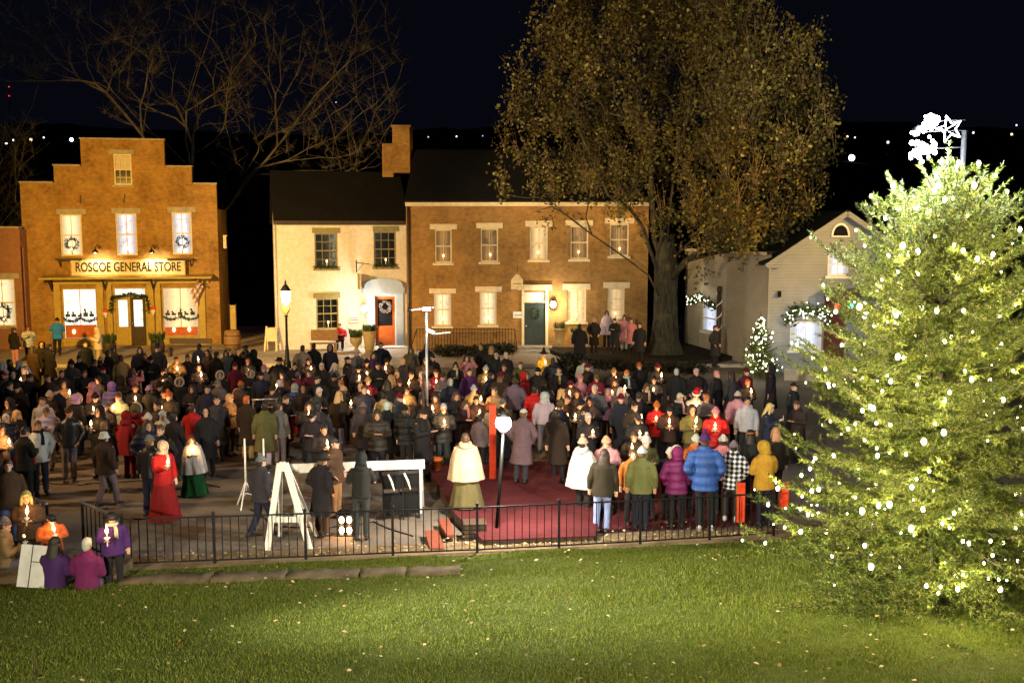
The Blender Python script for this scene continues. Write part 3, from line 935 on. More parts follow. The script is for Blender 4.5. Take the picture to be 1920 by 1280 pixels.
m.add([(0, 0, -.1), (0, DB, -.1), (0, DB, bz_), (0, DB / 2, bzr), (0, 0, bz_)], [(0, 4, 3, 2, 1)])
m.add([(br_, 0, -.1), (br_, DB, -.1), (br_, DB, bz_), (br_, DB / 2, bzr), (br_, 0, bz_)], [(0, 1, 2, 3, 4)])
m.add([(0, DB, -.1), (br_, DB, -.1), (br_, DB, bz_), (0, DB, bz_)], [(0, 3, 2, 1)])
BB.part('wall', m, MT['brick_brown'])
m = MB()
for sgn in (0, 1):
    ya, yb = (-.2, DB / 2) if not sgn else (DB + .2, DB / 2)
    zl = bz_ + .05
    m.add([(-.05, ya, zl), (br_ + .1, ya, zl), (br_ + .1, yb, bzr + .1), (-.05, yb, bzr + .1), (-.05, ya, zl + .08), (br_ + .1, ya, zl + .08), (br_ + .1, yb, bzr + .18), (-.05, yb, bzr + .18)],
          [(0, 3, 2, 1), (4, 5, 6, 7), (0, 1, 5, 4), (0, 4, 7, 3), (1, 2, 6, 5)])
rf = BB.part('roof', m, MT['shingle'])
c0, _, c1, cz = BB.rect(739, 237, 771, 320, 4.0)
m = MB(); m.box(c0, c1, 3.4, 4.6, bzr - 1.0, cz - .1); m.box(c0 - .06, c1 + .06, 3.34, 4.66, cz - .1, cz); m.box(c0 - .55, c0 - .003, 3.6, 4.4, bzr - 1.2, bzr + .45)
BB.part('chimney', m, MT['brick_tan'], rf)
m = MB(); m.box(-.02, br_ + .02, -.13, -.003, bz_ - .14, bz_ + .04); BB.part('cornice', m, MT['cream_paint'])
m = MB(); m.tube((.12, -.08, .05), (.12, -.08, bz_ - .15), .06); BB.part('downspout', m, MT['dark_wood'])
for i, r in enumerate(ru):
    window(BB, r, MT['win_warm' if i == 2 else 'win_dim'], MT['cream_paint'], 2, 2, BB.rect(*ulin[i]), True, MT['cream_paint'], candle=True)
for i, r in enumerate(rl):
    window(BB, r, MT[('win_shop', 'win_shop', 'win_warm', 'win_warm')[i]], MT['cream_paint'], 2, 3 if i > 1 else 2, BB.rect(*llin[i]), True, MT['cream_paint'], candle=True)
x0, _, x1, z1 = bd_; zt = z1 - .42
m = MB(); m.box(x0 - .12, x0 - .002, -.06, .1, .25, z1 + .1); m.box(x1 + .002, x1 + .12, -.06, .1, .25, z1 + .1); m.box(x0 - .3, x1 + .3, -.1, -.003, z1 + .1, z1 + .36); m.box(x0, x1, 0, .1, zt - .06, zt)
BB.part('door_frame', m, MT['cream_paint'])
m = MB(); m.box(x0, x1, .08, .09, zt, z1); BB.part('transom', m, MT['win_shop'])
m = MB(); m.box(x0, x1, .06, .11, .25, zt - .06); m.box(x0 + .12, x1 - .12, .045, .06, .4, 1.0); m.box(x0 + .12, x1 - .12, .045, .06, 1.2, zt - .25)
dd = BB.part('door', m, MT['green_door'])
m = MB(); leaf_ring(m, (x0 + x1) / 2, 1.75, .2, .0, 200); BB.part('wreath', m, MT['garland'], dd)
m = MB(); m.ell((x0 + .09, .02, 1.15), .04, 8, 6); BB.part('handle', m, MT['steel'], dd)
m = MB(); m.box(x0 - .5, x1 + .5, -1.0, -.003, -.02, .1); m.box(x0 - .3, x1 + .3, -.65, -.003, .1, .24); BB.part('doorstep', m, MT['stone'])
lx, lz = U(1037, 570)
m = MB(); m.box(lx - .04, lx + .04, -.1, -.003, lz - .1, lz + .2); m.lathe([(.02, .26), (.13, .14), (.1, .12), (.09, -.14), (.03, -.18)], (lx, -.2, lz), 8)
ln = BB.part('wall_lantern', m, MT['black_metal'])
m = MB(); m.ell((lx, -.33, lz), (.13, .09, .16), 12, 9); BB.part('bulb', m, MT['lamp_white'], ln)
BRICK_LAMP = BB.pt(lx, -.55, lz)
q = BB.rect(962, 584, 983, 596); m = MB(); m.box(q[0], q[2], -.05, -.003, q[1], q[3]); m.box(q[0] + .06, q[2] - .06, -.06, -.051, q[1] + .12, q[1] + .15, 1); BB.part('plaque', m, [MT['white_paint'], MT['black_metal']])
bx, bz = U(970, 508)
m = MB(); m.bar((bx, -.01, bz), (bx, -.8, bz), .03); m.bar((bx, -.01, bz + .25), (bx, -.5, bz + .02), .02)
sg = BB.part('sign_bracket', m, MT['black_metal'])
m = MB(); w = .28; zt = bz - .08
prof = [(-w, zt - .75), (w, zt - .75), (w, zt - .32), (.08, zt - .05), (-.08, zt - .05), (-w, zt - .32)]
m.add([(bx + a, -.62, b) for a, b in prof] + [(bx + a, -.56, b) for a, b in prof], [tuple(range(6)), tuple(range(11, 5, -1))] + [(i, 6 + i, 6 + (i + 1) % 6, (i + 1) % 6) for i in range(6)])
m.box(bx - .18, bx + .18, -.628, -.621, zt - .5, zt - .46, 1)
BB.part('hanging_board', m, [MT['cream_paint'], MT['wood']], sg)

# ---- pale clapboard wing and gabled house on the right
p1, p2 = G(1283, 648, .13), G(1441, 694, .13)
yaw = math.degrees(math.atan2(p2.y - p1.y, p2.x - p1.x)); L = (p2 - p1).length
WG = Bldg('clapboard_wing', 'low pale clapboard wing with one lit window between the big tree and gabled house', 1283, 648, yaw)
zl, zr = WG.uz(1310, 470)[1], WG.uz(1438, 491)[1]
zw = max(zl, zr); rwi = WG.rect(1316, 572, 1343, 622)
m = wall_front([(0, -.1, L, zw)], [rwi], .12)
m.add([(0, 0, -.1), (0, 6, -.1), (0, 6, zw), (0, 0, zw)], [(0, 3, 2, 1)])
m.add([(0, 6, -.1), (L, 6, -.1), (L, 6, zw), (0, 6, zw)], [(0, 3, 2, 1)])
WG.part('wall', m, MT['siding_wing'])
m = MB(); m.add([(-.1, -.18, zw), (L + .1, -.18, zw), (L + .1, 6, zw + .7), (-.1, 6, zw + .7), (-.1, -.18, zw + .1), (L + .1, -.18, zw + .1), (L + .1, 6, zw + .8), (-.1, 6, zw + .8)], [(0, 3, 2, 1), (4, 5, 6, 7), (0, 1, 5, 4), (0, 4, 7, 3), (1, 2, 6, 5)])
WG.part('roof', m, MT['shingle'])
m = MB(); m.box(-.1, L - .05, -.215, -.183, zw - .03, zw + .09); WG.part('fascia', m, MT['cream_paint'])
w = window(WG, rwi, MT['win_cool'], MT['white_paint'], 1, 2, None, True)
def lit_garland(B, pts, thick, n, nb, parent=None):
    m = MB(); leaf_line(m, pts, thick, n, .1)
    g = B.part('garland', m, MT['garland'], parent)
    m = MB()
    for k in range(nb):
        t_ = R.uniform(0, len(pts) - 1.001); i = int(t_); p = Vector(pts[i]).lerp(Vector(pts[i + 1]), t_ - i) + Vector((R.gauss(0, thick), -.06 + R.gauss(0, .03), R.gauss(0, thick)))
        m.ell(p, .022, 6, 4)
    B.part('string_light', m, MT['bulb_white'], g)
a = WG.rect(1293, 555, 1346, 572)
lit_garland(WG, [(a[0], -.15, a[1] + .05), ((a[0] + a[2]) / 2, -.2, a[3]), (a[2], -.15, a[1])], .11, 300, 34)
GAR1 = WG.pt((a[0] + a[2]) / 2, -.6, a[3] + .1)

GH = Bldg('gabled_clapboard_house', 'grey clapboard house with steep gable and arched attic window behind the christmas tree', 1441, 696, -3)
U = GH.uz
gl = 0; gr = 7.4; ez = U(1443, 492)[1]; ax, az_ = U(1586, 401); gr = ax * 2
rg = [GH.rect(1481, 602, 1541, 656), GH.rect(1552, 474, 1592, 517), GH.rect(1544, 556, 1584, 694)]
rg[2] = (rg[2][0], .05, rg[2][2], rg[2][3])
m = wall_front([(0, -.1, gr, ez)], [r if r[3] < ez else (r[0], r[1], r[2], r[3]) for r in rg if r[3] < ez], .12)
hz = rg[1]
def gz(x): return ez + (az_ - ez) * (1 - abs(x - ax) / ax)
xs = [0, hz[0], ax, hz[2], gr]
if hz[3] < ez:
    m.add([(0, 0, ez), (gr, 0, ez), (ax, 0, az_)], [(0, 1, 2)])
else:
    m = wall_front([(0, -.1, gr, ez)], [r if r[3] < ez else (r[0], r[1], r[2], ez) for r in rg], .12)
    m.add([(0, 0, ez), (hz[0], 0, ez), (hz[0], 0, gz(hz[0]))], [(0, 1, 2)])
    m.add([(hz[2], 0, ez), (gr, 0, ez), (hz[2], 0, gz(hz[2]))], [(0, 1, 2)])
    m.add([(hz[0], 0, hz[3]), (hz[2], 0, hz[3]), (hz[2], 0, gz(hz[2])), (ax, 0, az_), (hz[0], 0, gz(hz[0]))], [(0, 1, 2, 3, 4)])
DG = 8
m.add([(0, 0, -.1), (0, DG, -.1), (0, DG, ez), (0, 0, ez)], [(0, 3, 2, 1)]); m.add([(gr, 0, -.1), (gr, DG, -.1), (gr, DG, ez), (gr, 0, ez)], [(0, 1, 2, 3)])
m.add([(0, DG, -.1), (gr, DG, -.1), (gr, DG, ez), (ax, DG, az_), (0, DG, ez)], [(0, 4, 3, 2, 1)])
GH.part('wall', m, MT['siding'])
m = MB(); o_ = .25
for sgn in (-1, 1):
    xe = ax + sgn * (ax + o_); ze = az_ - (az_ - ez) * (ax + o_) / ax
    m.add([(ax, -.25, az_ + .03), (xe, -.25, ze + .03), (xe, DG, ze + .03), (ax, DG, az_ + .03), (ax, -.25, az_ + .16), (xe, -.25, ze + .16), (xe, DG, ze + .16), (ax, DG, az_ + .16)],
          [(0, 1, 2, 3), (7, 6, 5, 4), (0, 4, 5, 1), (1, 5, 6, 2)])
GH.part('roof', m, MT['shingle'])
m = MB()
for sgn in (-1, 1):
    xe = ax + sgn * (ax + o_); ze = az_ - (az_ - ez) * (ax + o_) / ax
    m.bar((ax, -.27, az_ + .02), (xe, -.27, ze + .02), .05, .2)
GH.part('bargeboard', m, MT['siding'])
window(GH, rg[0], MT['win_cool'], MT['white_paint'], 2, 1, None, True)
window(GH, rg[1], MT['win_cool'], MT['white_paint'], 2, 2, None, True)
x0, _, x1, z1 = rg[2]
m = MB(); m.box(x0, x1, .05, .1, .05, z1); m.box(x0 + .12, x1 - .12, .03, .05, .3, 1.0); m.box(x0 + .12, x1 - .12, .03, .05, 1.2, z1 - .2)
GH.part('door', m, mat_plain('oxblood_paint', (.08, .011, .009), .5, .2, 8, .15))
cx, cz = U(1576, 442); m = MB(); n = 12
ring = [(.36 * math.cos(PI * k / n), .5 * math.sin(PI * k / n)) for k in range(n + 1)]
m.add([(cx + a, -.03, cz + b) for a, b in ring] + [(cx + a * .8, -.03, cz + b * .8 + .02) for a, b in ring], [(k, k + 1, n + 2 + k, n + 1 + k) for k in range(n)]); m.box(cx - .36, cx + .36, -.05, -.003, cz - .05, cz)
aw = GH.part('arched_window', m, MT['white_paint'])
m = MB(); m.add([(cx + a * .8, -.015, cz + b * .8) for a, b in ring], [tuple(range(n + 1))]); GH.part('pane', m, MT['dark_glass'], aw)
a = GH.rect(1477, 580, 1547, 600)
lit_garland(GH, [(a[0], -.15, a[1] - .1), (a[0] + .2, -.2, a[3]), ((a[0] + a[2]) / 2, -.2, a[3] - .05), (a[2], -.2, a[3]), (a[2] + .1, -.15, a[1] - .1)], .12, 420, 60)
GAR2 = GH.pt((a[0] + a[2]) / 2, -.7, a[3])
m = MB(); a = GH.rect(1545, 541, 1606, 560); m.box(a[0], a[2], -.7, -.003, a[1], a[3]); GH.part('porch_hood', m, MT['dark_wood'])
for px, nm, col in ((1560, 'red', (1, .03, .02)), (1584, 'green', (.05, 1, .5))):
    u, z = U(px, 571); m = MB(); m.ell((u, -.8, z), .11, 10, 8)
    GH.part('porch_light', m, mat_emit('glow_' + nm, col, 9), None, nm + ' porch light')
u, z = U(1461, 551); m = MB(); m.box(u - .06, u + .06, -.1, -.003, z - .12, z + .12); m.bar((u, -.1, z + .1), (u, -.2, z - .08), .06); GH.part('wall_lantern', m, MT['black_metal'])
m = MB(); m.box(-.12, .0, -.1, .02, 0, ez - .1); m.box(-.35, .35, -.16, -.105, ez - .22, ez - .1); GH.part('corner_board', m, MT['siding'])
m = MB(); m.box(U(1560, 690)[0], gr + .5, -2.2, -.003, -.02, .05); GH.part('porch_floor', m, MT['stone'])

# hill lights far off
for k, (px, py, s, c) in enumerate([(12, 270, .8, 0), (25, 263, .6, 0), (44, 272, .7, 0), (58, 262, .9, 1), (82, 258, .6, 0), (115, 266, .7, 1), (134, 262, 1.2, 0), (17, 163, .5, 2), (17, 180, .5, 2), (318, 290, .5, 0), (1589, 256, .6, 1), (1603, 258, .5, 0), (1597, 296, 2.0, 0), (1665, 267, .8, 0), (1825, 249, .7, 0), (1897, 252, .7, 1), (1906, 235, .5, 0), (803, 257, .45, 0), (856, 256, .5, 0), (905, 255, .35, 0), (630, 192, .4, 0), (919, 330, .4, 0)]):
    Y = 330 + 40 * R.random(); p = PY(px, py, Y)
    m = MB(); m.ell((0, 0, 0), .55 * s, 8, 6); m.tube((0, 0, -.5 * s), (0, 0, -6), .12, n=5, mi=1)
    gl_ = MT.setdefault('far%d_%d' % (c, int(s * 2)), mat_emit('far_glow%d' % c, ((.85, .9, 1), (1, .7, .35), (1, .04, .03))[c], 9 if s > 1.5 else 3.2 * s * s + .3))
    o = m.build('far_lamp', [gl_, MT['black_metal']], None, p)
    side = 'left' if px < 400 else 'middle' if px < 1000 else 'right'
    lab = {2: 'tiny red mast lamp in the dark at the far left above the annex'}.get(c)
    if s == 2.0: lab = 'brightest white lamp on the dark hill between big tree and christmas tree'
    tag(o, lab or ('tiny %s town lamp on the dark hill, %s of the picture' % (('white', 'amber')[c], side)), 'lamp', 'far red mast lamps' if c == 2 else 'far town lamps %s %s' % (('white', 'amber')[c % 2], side) if s != 2.0 else None)
# ------------------------------------------------------------------ trees
def grow(m, nodes, tips, step=.7, arch=.12, zmin=.3, k0=1.0):
    """nodes: [pos, dir, parent]; every tip is joined to the best node below it by an arching limb"""
    pos = [n[0] for n in nodes]
    for p in tips:
        A = np.array([tuple(q) for q in pos]); d = np.array(tuple(p)) - A
        dist = np.linalg.norm(d, axis=1) + 1e-6
        dirs = np.array([tuple(n[1]) for n in nodes])
        cs = np.sum(dirs * d, axis=1) / dist
        cost = dist * (1 + k0 * (1 - cs)) + np.where(d[:, 2] < zmin, 4, 0)
        i = int(np.argmin(cost))
        a = nodes[i][0]; v = p - a; n = max(1, int(v.length / step))
        c1 = a + nodes[i][1] * (v.length * .35)
        c2 = p - Vector((0, 0, v.length * arch)) - v * .25
        prev = i; last = a
        for k in range(1, n + 1):
            t = k / n
            q = a * (1 - t) ** 3 + c1 * (3 * t * (1 - t) ** 2) + c2 * (3 * t * t * (1 - t)) + p * t ** 3
            if k < n: q = q + Vector((R.gauss(0, .05), R.gauss(0, .05), R.gauss(0, .04)))
            nodes.append([q, (q - last).normalized(), prev]); pos.append(q)
            prev = len(nodes) - 1; last = q
    return nodes


def skin_tree(nodes, r_tip, power=2.3, rmax=None, root_flare=0):
    n = len(nodes); w = [0.0] * n; ch = [[] for _ in range(n)]
    for i, x in enumerate(nodes):
        if x[2] is not None: ch[x[2]].append(i)
    for i in range(n - 1, -1, -1):
        w[i] = r_tip ** power if not ch[i] else sum(w[c] for c in ch[i])
    rr = [min(x ** (1 / power), rmax or 9) for x in w]
    m = MB(); done = set()
    for i in range(n):
        if nodes[i][2] is None or i in done: continue
        # follow the thickest child into one strand
        chain = [nodes[i][2], i]; done.add(i)
        while ch[chain[-1]]:
            c = max(ch[chain[-1]], key=lambda q: w[q])
            if c in done: break
            chain.append(c); done.add(c)
        rad_ = [rr[c] for c in chain]; rad_[0] = min(rr[chain[0]], rr[chain[1]] * 1.15)
        rad_[-1] = max(.004, rad_[-1] * .5)
        m.loft([nodes[c][0] for c in chain], rad_, 9 if max(rad_) > .2 else 6 if max(rad_) > .05 else 4)
    return m, rr


def leaf_cloud(centres, per, spread, size, up=0.0, droop=.4):
    n = len(centres) * per
    C = np.repeat(np.array([tuple(c) for c in centres]), per, axis=0)
    off = NR.normal(0, 1, (n, 3)); off /= (np.linalg.norm(off, axis=1, keepdims=True) + 1e-6)
    off *= (NR.random((n, 1)) ** .5) * spread; off[:, 2] *= 1 + up
    P = C + off
    u = NR.normal(0, 1, (n, 3)); u[:, 2] -= droop; u /= np.linalg.norm(u, axis=1, keepdims=True)
    r = NR.normal(0, 1, (n, 3)); v = np.cross(u, r); v /= (np.linalg.norm(v, axis=1, keepdims=True) + 1e-6)
    s = (size * NR.uniform(.55, 1.35, (n, 1)))
    V = np.stack([P, P + u * s * .5 + v * s * .38, P + u * s, P + u * s * .5 - v * s * .38], 1)
    return V


# ---- the big leafy tree before the brick building
B0 = G(1246, 664, .25)
YT = B0.y
def TP(px, py, dy=0): return PY(px, py, YT + dy)
root = thing('big_tree', 'huge rounded tree with thinning brown and olive leaves before the brick building', 'tree', B0)
fork = TP(1245, 520)
nodes = [[B0 - Vector((0, 0, .3)), Vector((0, 0, 1)), None]]
for k, (px, py) in enumerate(((1246, 640), (1246, 610), (1246, 575), (1245, 540), (1246, 505))):
    q = TP(px, py); nodes.append([q, Vector((0, 0, 1)), len(nodes) - 1])
def limb(start, pts):
    pr = start
    for q in pts:
        nodes.append([q, (q - nodes[pr][0]).normalized(), pr]); pr = len(nodes) - 1
    return pr
# lower limbs traced from the picture
limb(3, [TP(1215, 515, -1.0), TP(1165, 478, -2), TP(1110, 440, -3), TP(1060, 402, -3.4), TP(1035, 387, -3.6), TP(1005, 396, -3.8)])
limb(4, [TP(1216, 460, -.6), TP(1205, 425, -1.2), TP(1180, 390, -1.6), TP(1140, 365, -2), TP(1085, 330, -2.4), TP(1040, 300, -2.6)])
limb(5, [TP(1228, 450, .6), TP(1222, 380, 1), TP(1218, 300, 1), TP(1190, 240, 1.3), TP(1140, 170, 1.5)])
limb(5, [TP(1252, 440, -.3), TP(1258, 370, -.6), TP(1270, 290, -.8), TP(1290, 220, -1), TP(1300, 120, -1)])
limb(5, [TP(1275, 470, .2), TP(1310, 440, .4), TP(1345, 405, .6), TP(1395, 330, 1), TP(1420, 240, 1.2)])
limb(4, [TP(1285, 490, -1), TP(1320, 465, -1.6), TP(1350, 440, -2), TP(1400, 400, -2.4), TP(1450, 340, -2.6)])
limb(5, [TP(1240, 440, 1.5), TP(1235, 380, 2.4), TP(1250, 300, 3), TP(1330, 220, 3.6)])
CC = TP(1245, 265); tips = []
while len(tips) < 460:
    a = R.uniform(0, 2 * PI); zz = R.uniform(-1, 1.05); rr = R.random() ** .33
    # crown outline: half widths in metres at this height
    wmax = 7.5 * (max(0, 1 - ((zz - (-.38)) / 1.45) ** 2)) ** .55
    if zz < -.55: wmax *= 1 - (-.55 - zz) * .9
    q = CC + Vector((wmax * rr * math.cos(a), wmax * .82 * rr * math.sin(a), 6.9 * zz + 1.0))
    if q.z < (7.2 if q.x < CC.x - 1.2 else 5.0) or (q.z < 6.2 and abs(q.x - CC.x) < 2 and R.random() < .7): continue
    tips.append(q)
tips.sort(key=lambda q: (q - fork).length)
grow(m, nodes, tips, .75, .16, .25, 1.2)
base_n = len(nodes)
tw = []
for q in tips:     # ascending twigs round each tip
    for k in range(5):
        d = Vector((R.gauss(0, .3), R.gauss(0, .3), R.uniform(.7, 1.3)))
        tw.append((q - Vector((d.x, d.y, 0)) * .15 - Vector((0, 0, .25)), q + d * 1.15))
mt, rr = skin_tree(nodes, .019, 2.2, .54)
mt.loft([B0 + Vector((0, 0, -.25)), B0 + Vector((0, 0, .15)), B0 + Vector((0, 0, .7)), B0 + Vector((.02, 0, 1.6)), B0 + Vector((0, 0, 2.8)), B0 + Vector((.02, 0, 3.7)), B0 + Vector((0, 0, 4.6)), B0 + Vector((.05, 0, 5.4))], [(1.1, 1.0), (.82, .78), (.63, .61), (.55, .55), (.52, .52), (.55, .53), (.45, .42), (.3, .27)], 16)
mtw = MB()
for a, b in tw: mtw.loft([a, (a + b) / 2 + Vector((R.gauss(0, .05), R.gauss(0, .05), 0)), b], [.014, .011, .005], 3)
MT['bark'] = mat_bark('bark', (.02, .018, .011), (.07, .06, .036))
o = link('twigs', mtw.mesh('twigs', mat_bark('twig_bark', (.11, .075, .045), (.24, .165, .1))), root); o.matrix_parent_inverse = Matrix.Translation(-B0)
me = mt.mesh('trunk', MT['bark'])
o = link('trunk', me, root); o.matrix_parent_inverse = Matrix.Translation(-B0)
MT['oak_leaf'] = mat_leaf('oak_leaf', [(0, (.055, .04, .013)), (.4, (.1, .075, .024)), (.7, (.125, .115, .028)), (.93, (.22, .19, .05)), (1, (.36, .3, .14))], .25)
cl = []
for q in tips:
    if q.z < CC.z - 2.5 or abs(q.x - CC.x) > 4 or R.random() < .8: cl.append(q)
cl += [q + Vector((R.gauss(0, .55), R.gauss(0, .8), R.gauss(0, .6))) for q in cl if R.random() < .8]
V1 = leaf_cloud(cl, 48, .66, .165, 0, .1)
V2 = leaf_cloud([a.lerp(b, R.random()) for a, b in tw], 12, .42, .15, .3, .1)
o = link('crown', tri_mesh('crown', np.concatenate([V1, V2]), MT['oak_leaf'], 4), root); o.matrix_parent_inverse = Matrix.Translation(-B0)

# ---- bare trees behind the store and the white house
MT['bare_bark'] = mat_bark('bare_bark', (.08, .07, .06), (.26, .23, .2))
def bare_tree(label, base, limbs, ntips, box, seed, name='bare_tree', rt=.0175, leaf=0):
    R.seed(seed)
    Y = base[2]
    b = PY(base[0], base[1], Y); b.z = 0
    root = thing(name, label, 'tree', b, 0, 'trees behind the houses')
    nodes = [[b.copy(), Vector((0, 0, 1)), None]]
    first = PY(*limbs[0][0][:2], Y)
    for k in range(1, 6):
        q = b.lerp(first, k / 5); nodes.append([q, Vector((0, 0, 1)), len(nodes) - 1])
    hub = len(nodes) - 1
    for li, L in enumerate(limbs):
        pr = hub
        if li and len(L[0]) > 3: pr = min(range(len(nodes)), key=lambda i: (nodes[i][0] - PY(L[0][0], L[0][1], Y + L[0][2])).length)
        for x in L[(1 if li == 0 else 0):]:
            tgt = PY(x[0], x[1], Y + x[2]); a = nodes[pr][0]; n = max(1, int((tgt - a).length / 1.0))
            for k in range(1, n + 1):
                q = a.lerp(tgt, k / n)
                if k < n: q = q + Vector((R.gauss(0, .07), R.gauss(0, .07), R.gauss(0, .07)))
                nodes.append([q, (tgt - a).normalized(), pr]); pr = len(nodes) - 1
    tips = []
    for k in range(ntips):
        px, py = R.uniform(box[0], box[2]), R.uniform(box[1], box[3])
        tips.append(PY(px, py, Y + R.uniform(-4, 4)))
    tips.sort(key=lambda q: q.z)
    grow(None, nodes, tips, .8, .1, .2, 1.4)
    m, rr = skin_tree(nodes, rt, 2.35, .5)
    for q in tips:
        for k in range(7):
            d = Vector((R.gauss(0, .5), R.gauss(0, .5), R.uniform(.1, .9)))
            m.loft([q - d * .2, q + d * .4, q + d + Vector((R.gauss(0, .1), 0, R.gauss(0, .1)))], [.014, .01, .005], 3)
    o = link('trunk', m.mesh('trunk', MT['bare_bark']), root); o.matrix_parent_inverse = Matrix.Translation(-b)
    return root
bare_tree('leaning bare pale-barked tree with spreading limbs between store and white house', (395, 640, 62), [
    [(418, 400, 0), (470, 330, 0), (520, 275, .5), (565, 215, 1), (620, 150, 1.5), (655, 70, 2), (680, 5, 2)],
    [(455, 345, 0, 1), (500, 250, -1), (530, 190, -1.5), (560, 130, -1), (570, 50, -1)],
    [(520, 275, 0, 1), (590, 180, -2), (650, 120, -2), (740, 70, -2)],
    [(425, 390, 0, 1), (480, 315, -2), (540, 300, -2.5), (600, 270, -3)]], 150, (400, -40, 760, 330), 3)
bare_tree('bare tree with a forked pale trunk rising behind the store parapet', (350, 640, 64), [
    [(362, 275, 0), (350, 240, 0), (335, 205, 0), (322, 180, 0), (325, 140, 0), (300, 60, .5)],
    [(340, 215, 0, 1), (360, 170, -1), (375, 120, -1), (395, 60, -1), (405, 0, -1)],
    [(360, 290, 0, 1), (400, 265, -1), (450, 245, -1), (440, 210, -1), (420, 180, -1)],
    [(330, 200, 0, 1), (295, 180, 1), (270, 120, 1), (215, 70, 1), (205, 20, 1)]], 150, (190, -40, 480, 220), 4)
bare_tree('bare tree whose long pale limb sweeps left above the store', (300, 640, 60), [
    [(268, 255, 0), (235, 215, 0), (200, 175, 0), (160, 155, 0), (120, 125, .5), (80, 85, 1), (50, 40, 1.5), (40, -20, 2)],
    [(170, 160, 0, 1), (110, 120, -1), (60, 122, -1), (0, 130, -1)],
    [(140, 140, 0, 1), (130, 80, 1), (100, 40, 1), (85, 0, 1)]], 130, (-30, -40, 300, 150), 5)
bare_tree('thin bare tree rising left of the annex roof', (-20, 640, 60), [
    [(-15, 330, 0), (5, 300, 0), (30, 260, 0), (60, 200, 1), (80, 120, 1)], [(0, 320, 0, 1), (30, 330, -1), (45, 380, -1)]], 90, (-40, 230, 70, 440), 6)
bare_tree('slim bare tree behind the white house ridge', (640, 640, 66), [
    [(640, 330, 0), (630, 270, 0), (610, 200, 0), (600, 120, 0)], [(635, 300, 0, 1), (575, 290, -1), (580, 260, -1), (610, 255, -1)]], 90, (560, 60, 740, 320), 8)
# dark wood far behind
R.seed(21)
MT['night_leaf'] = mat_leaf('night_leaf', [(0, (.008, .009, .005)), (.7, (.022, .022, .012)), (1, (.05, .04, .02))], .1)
cs = []
for k in range(420):
    x = R.uniform(-75, 75); y = R.uniform(78, 118)
    cs.append(Vector((x, y, R.uniform(1, 8 + 6 * noise.noise(Vector((x * .05, 0, 3)))))))
V = leaf_cloud(cs, 60, 2.2, .55)
o = link('far_woods', tri_mesh('far_woods', V, MT['night_leaf'], 4)); tag(o, 'dark wood far behind the houses', 'woods', None, 'stuff')

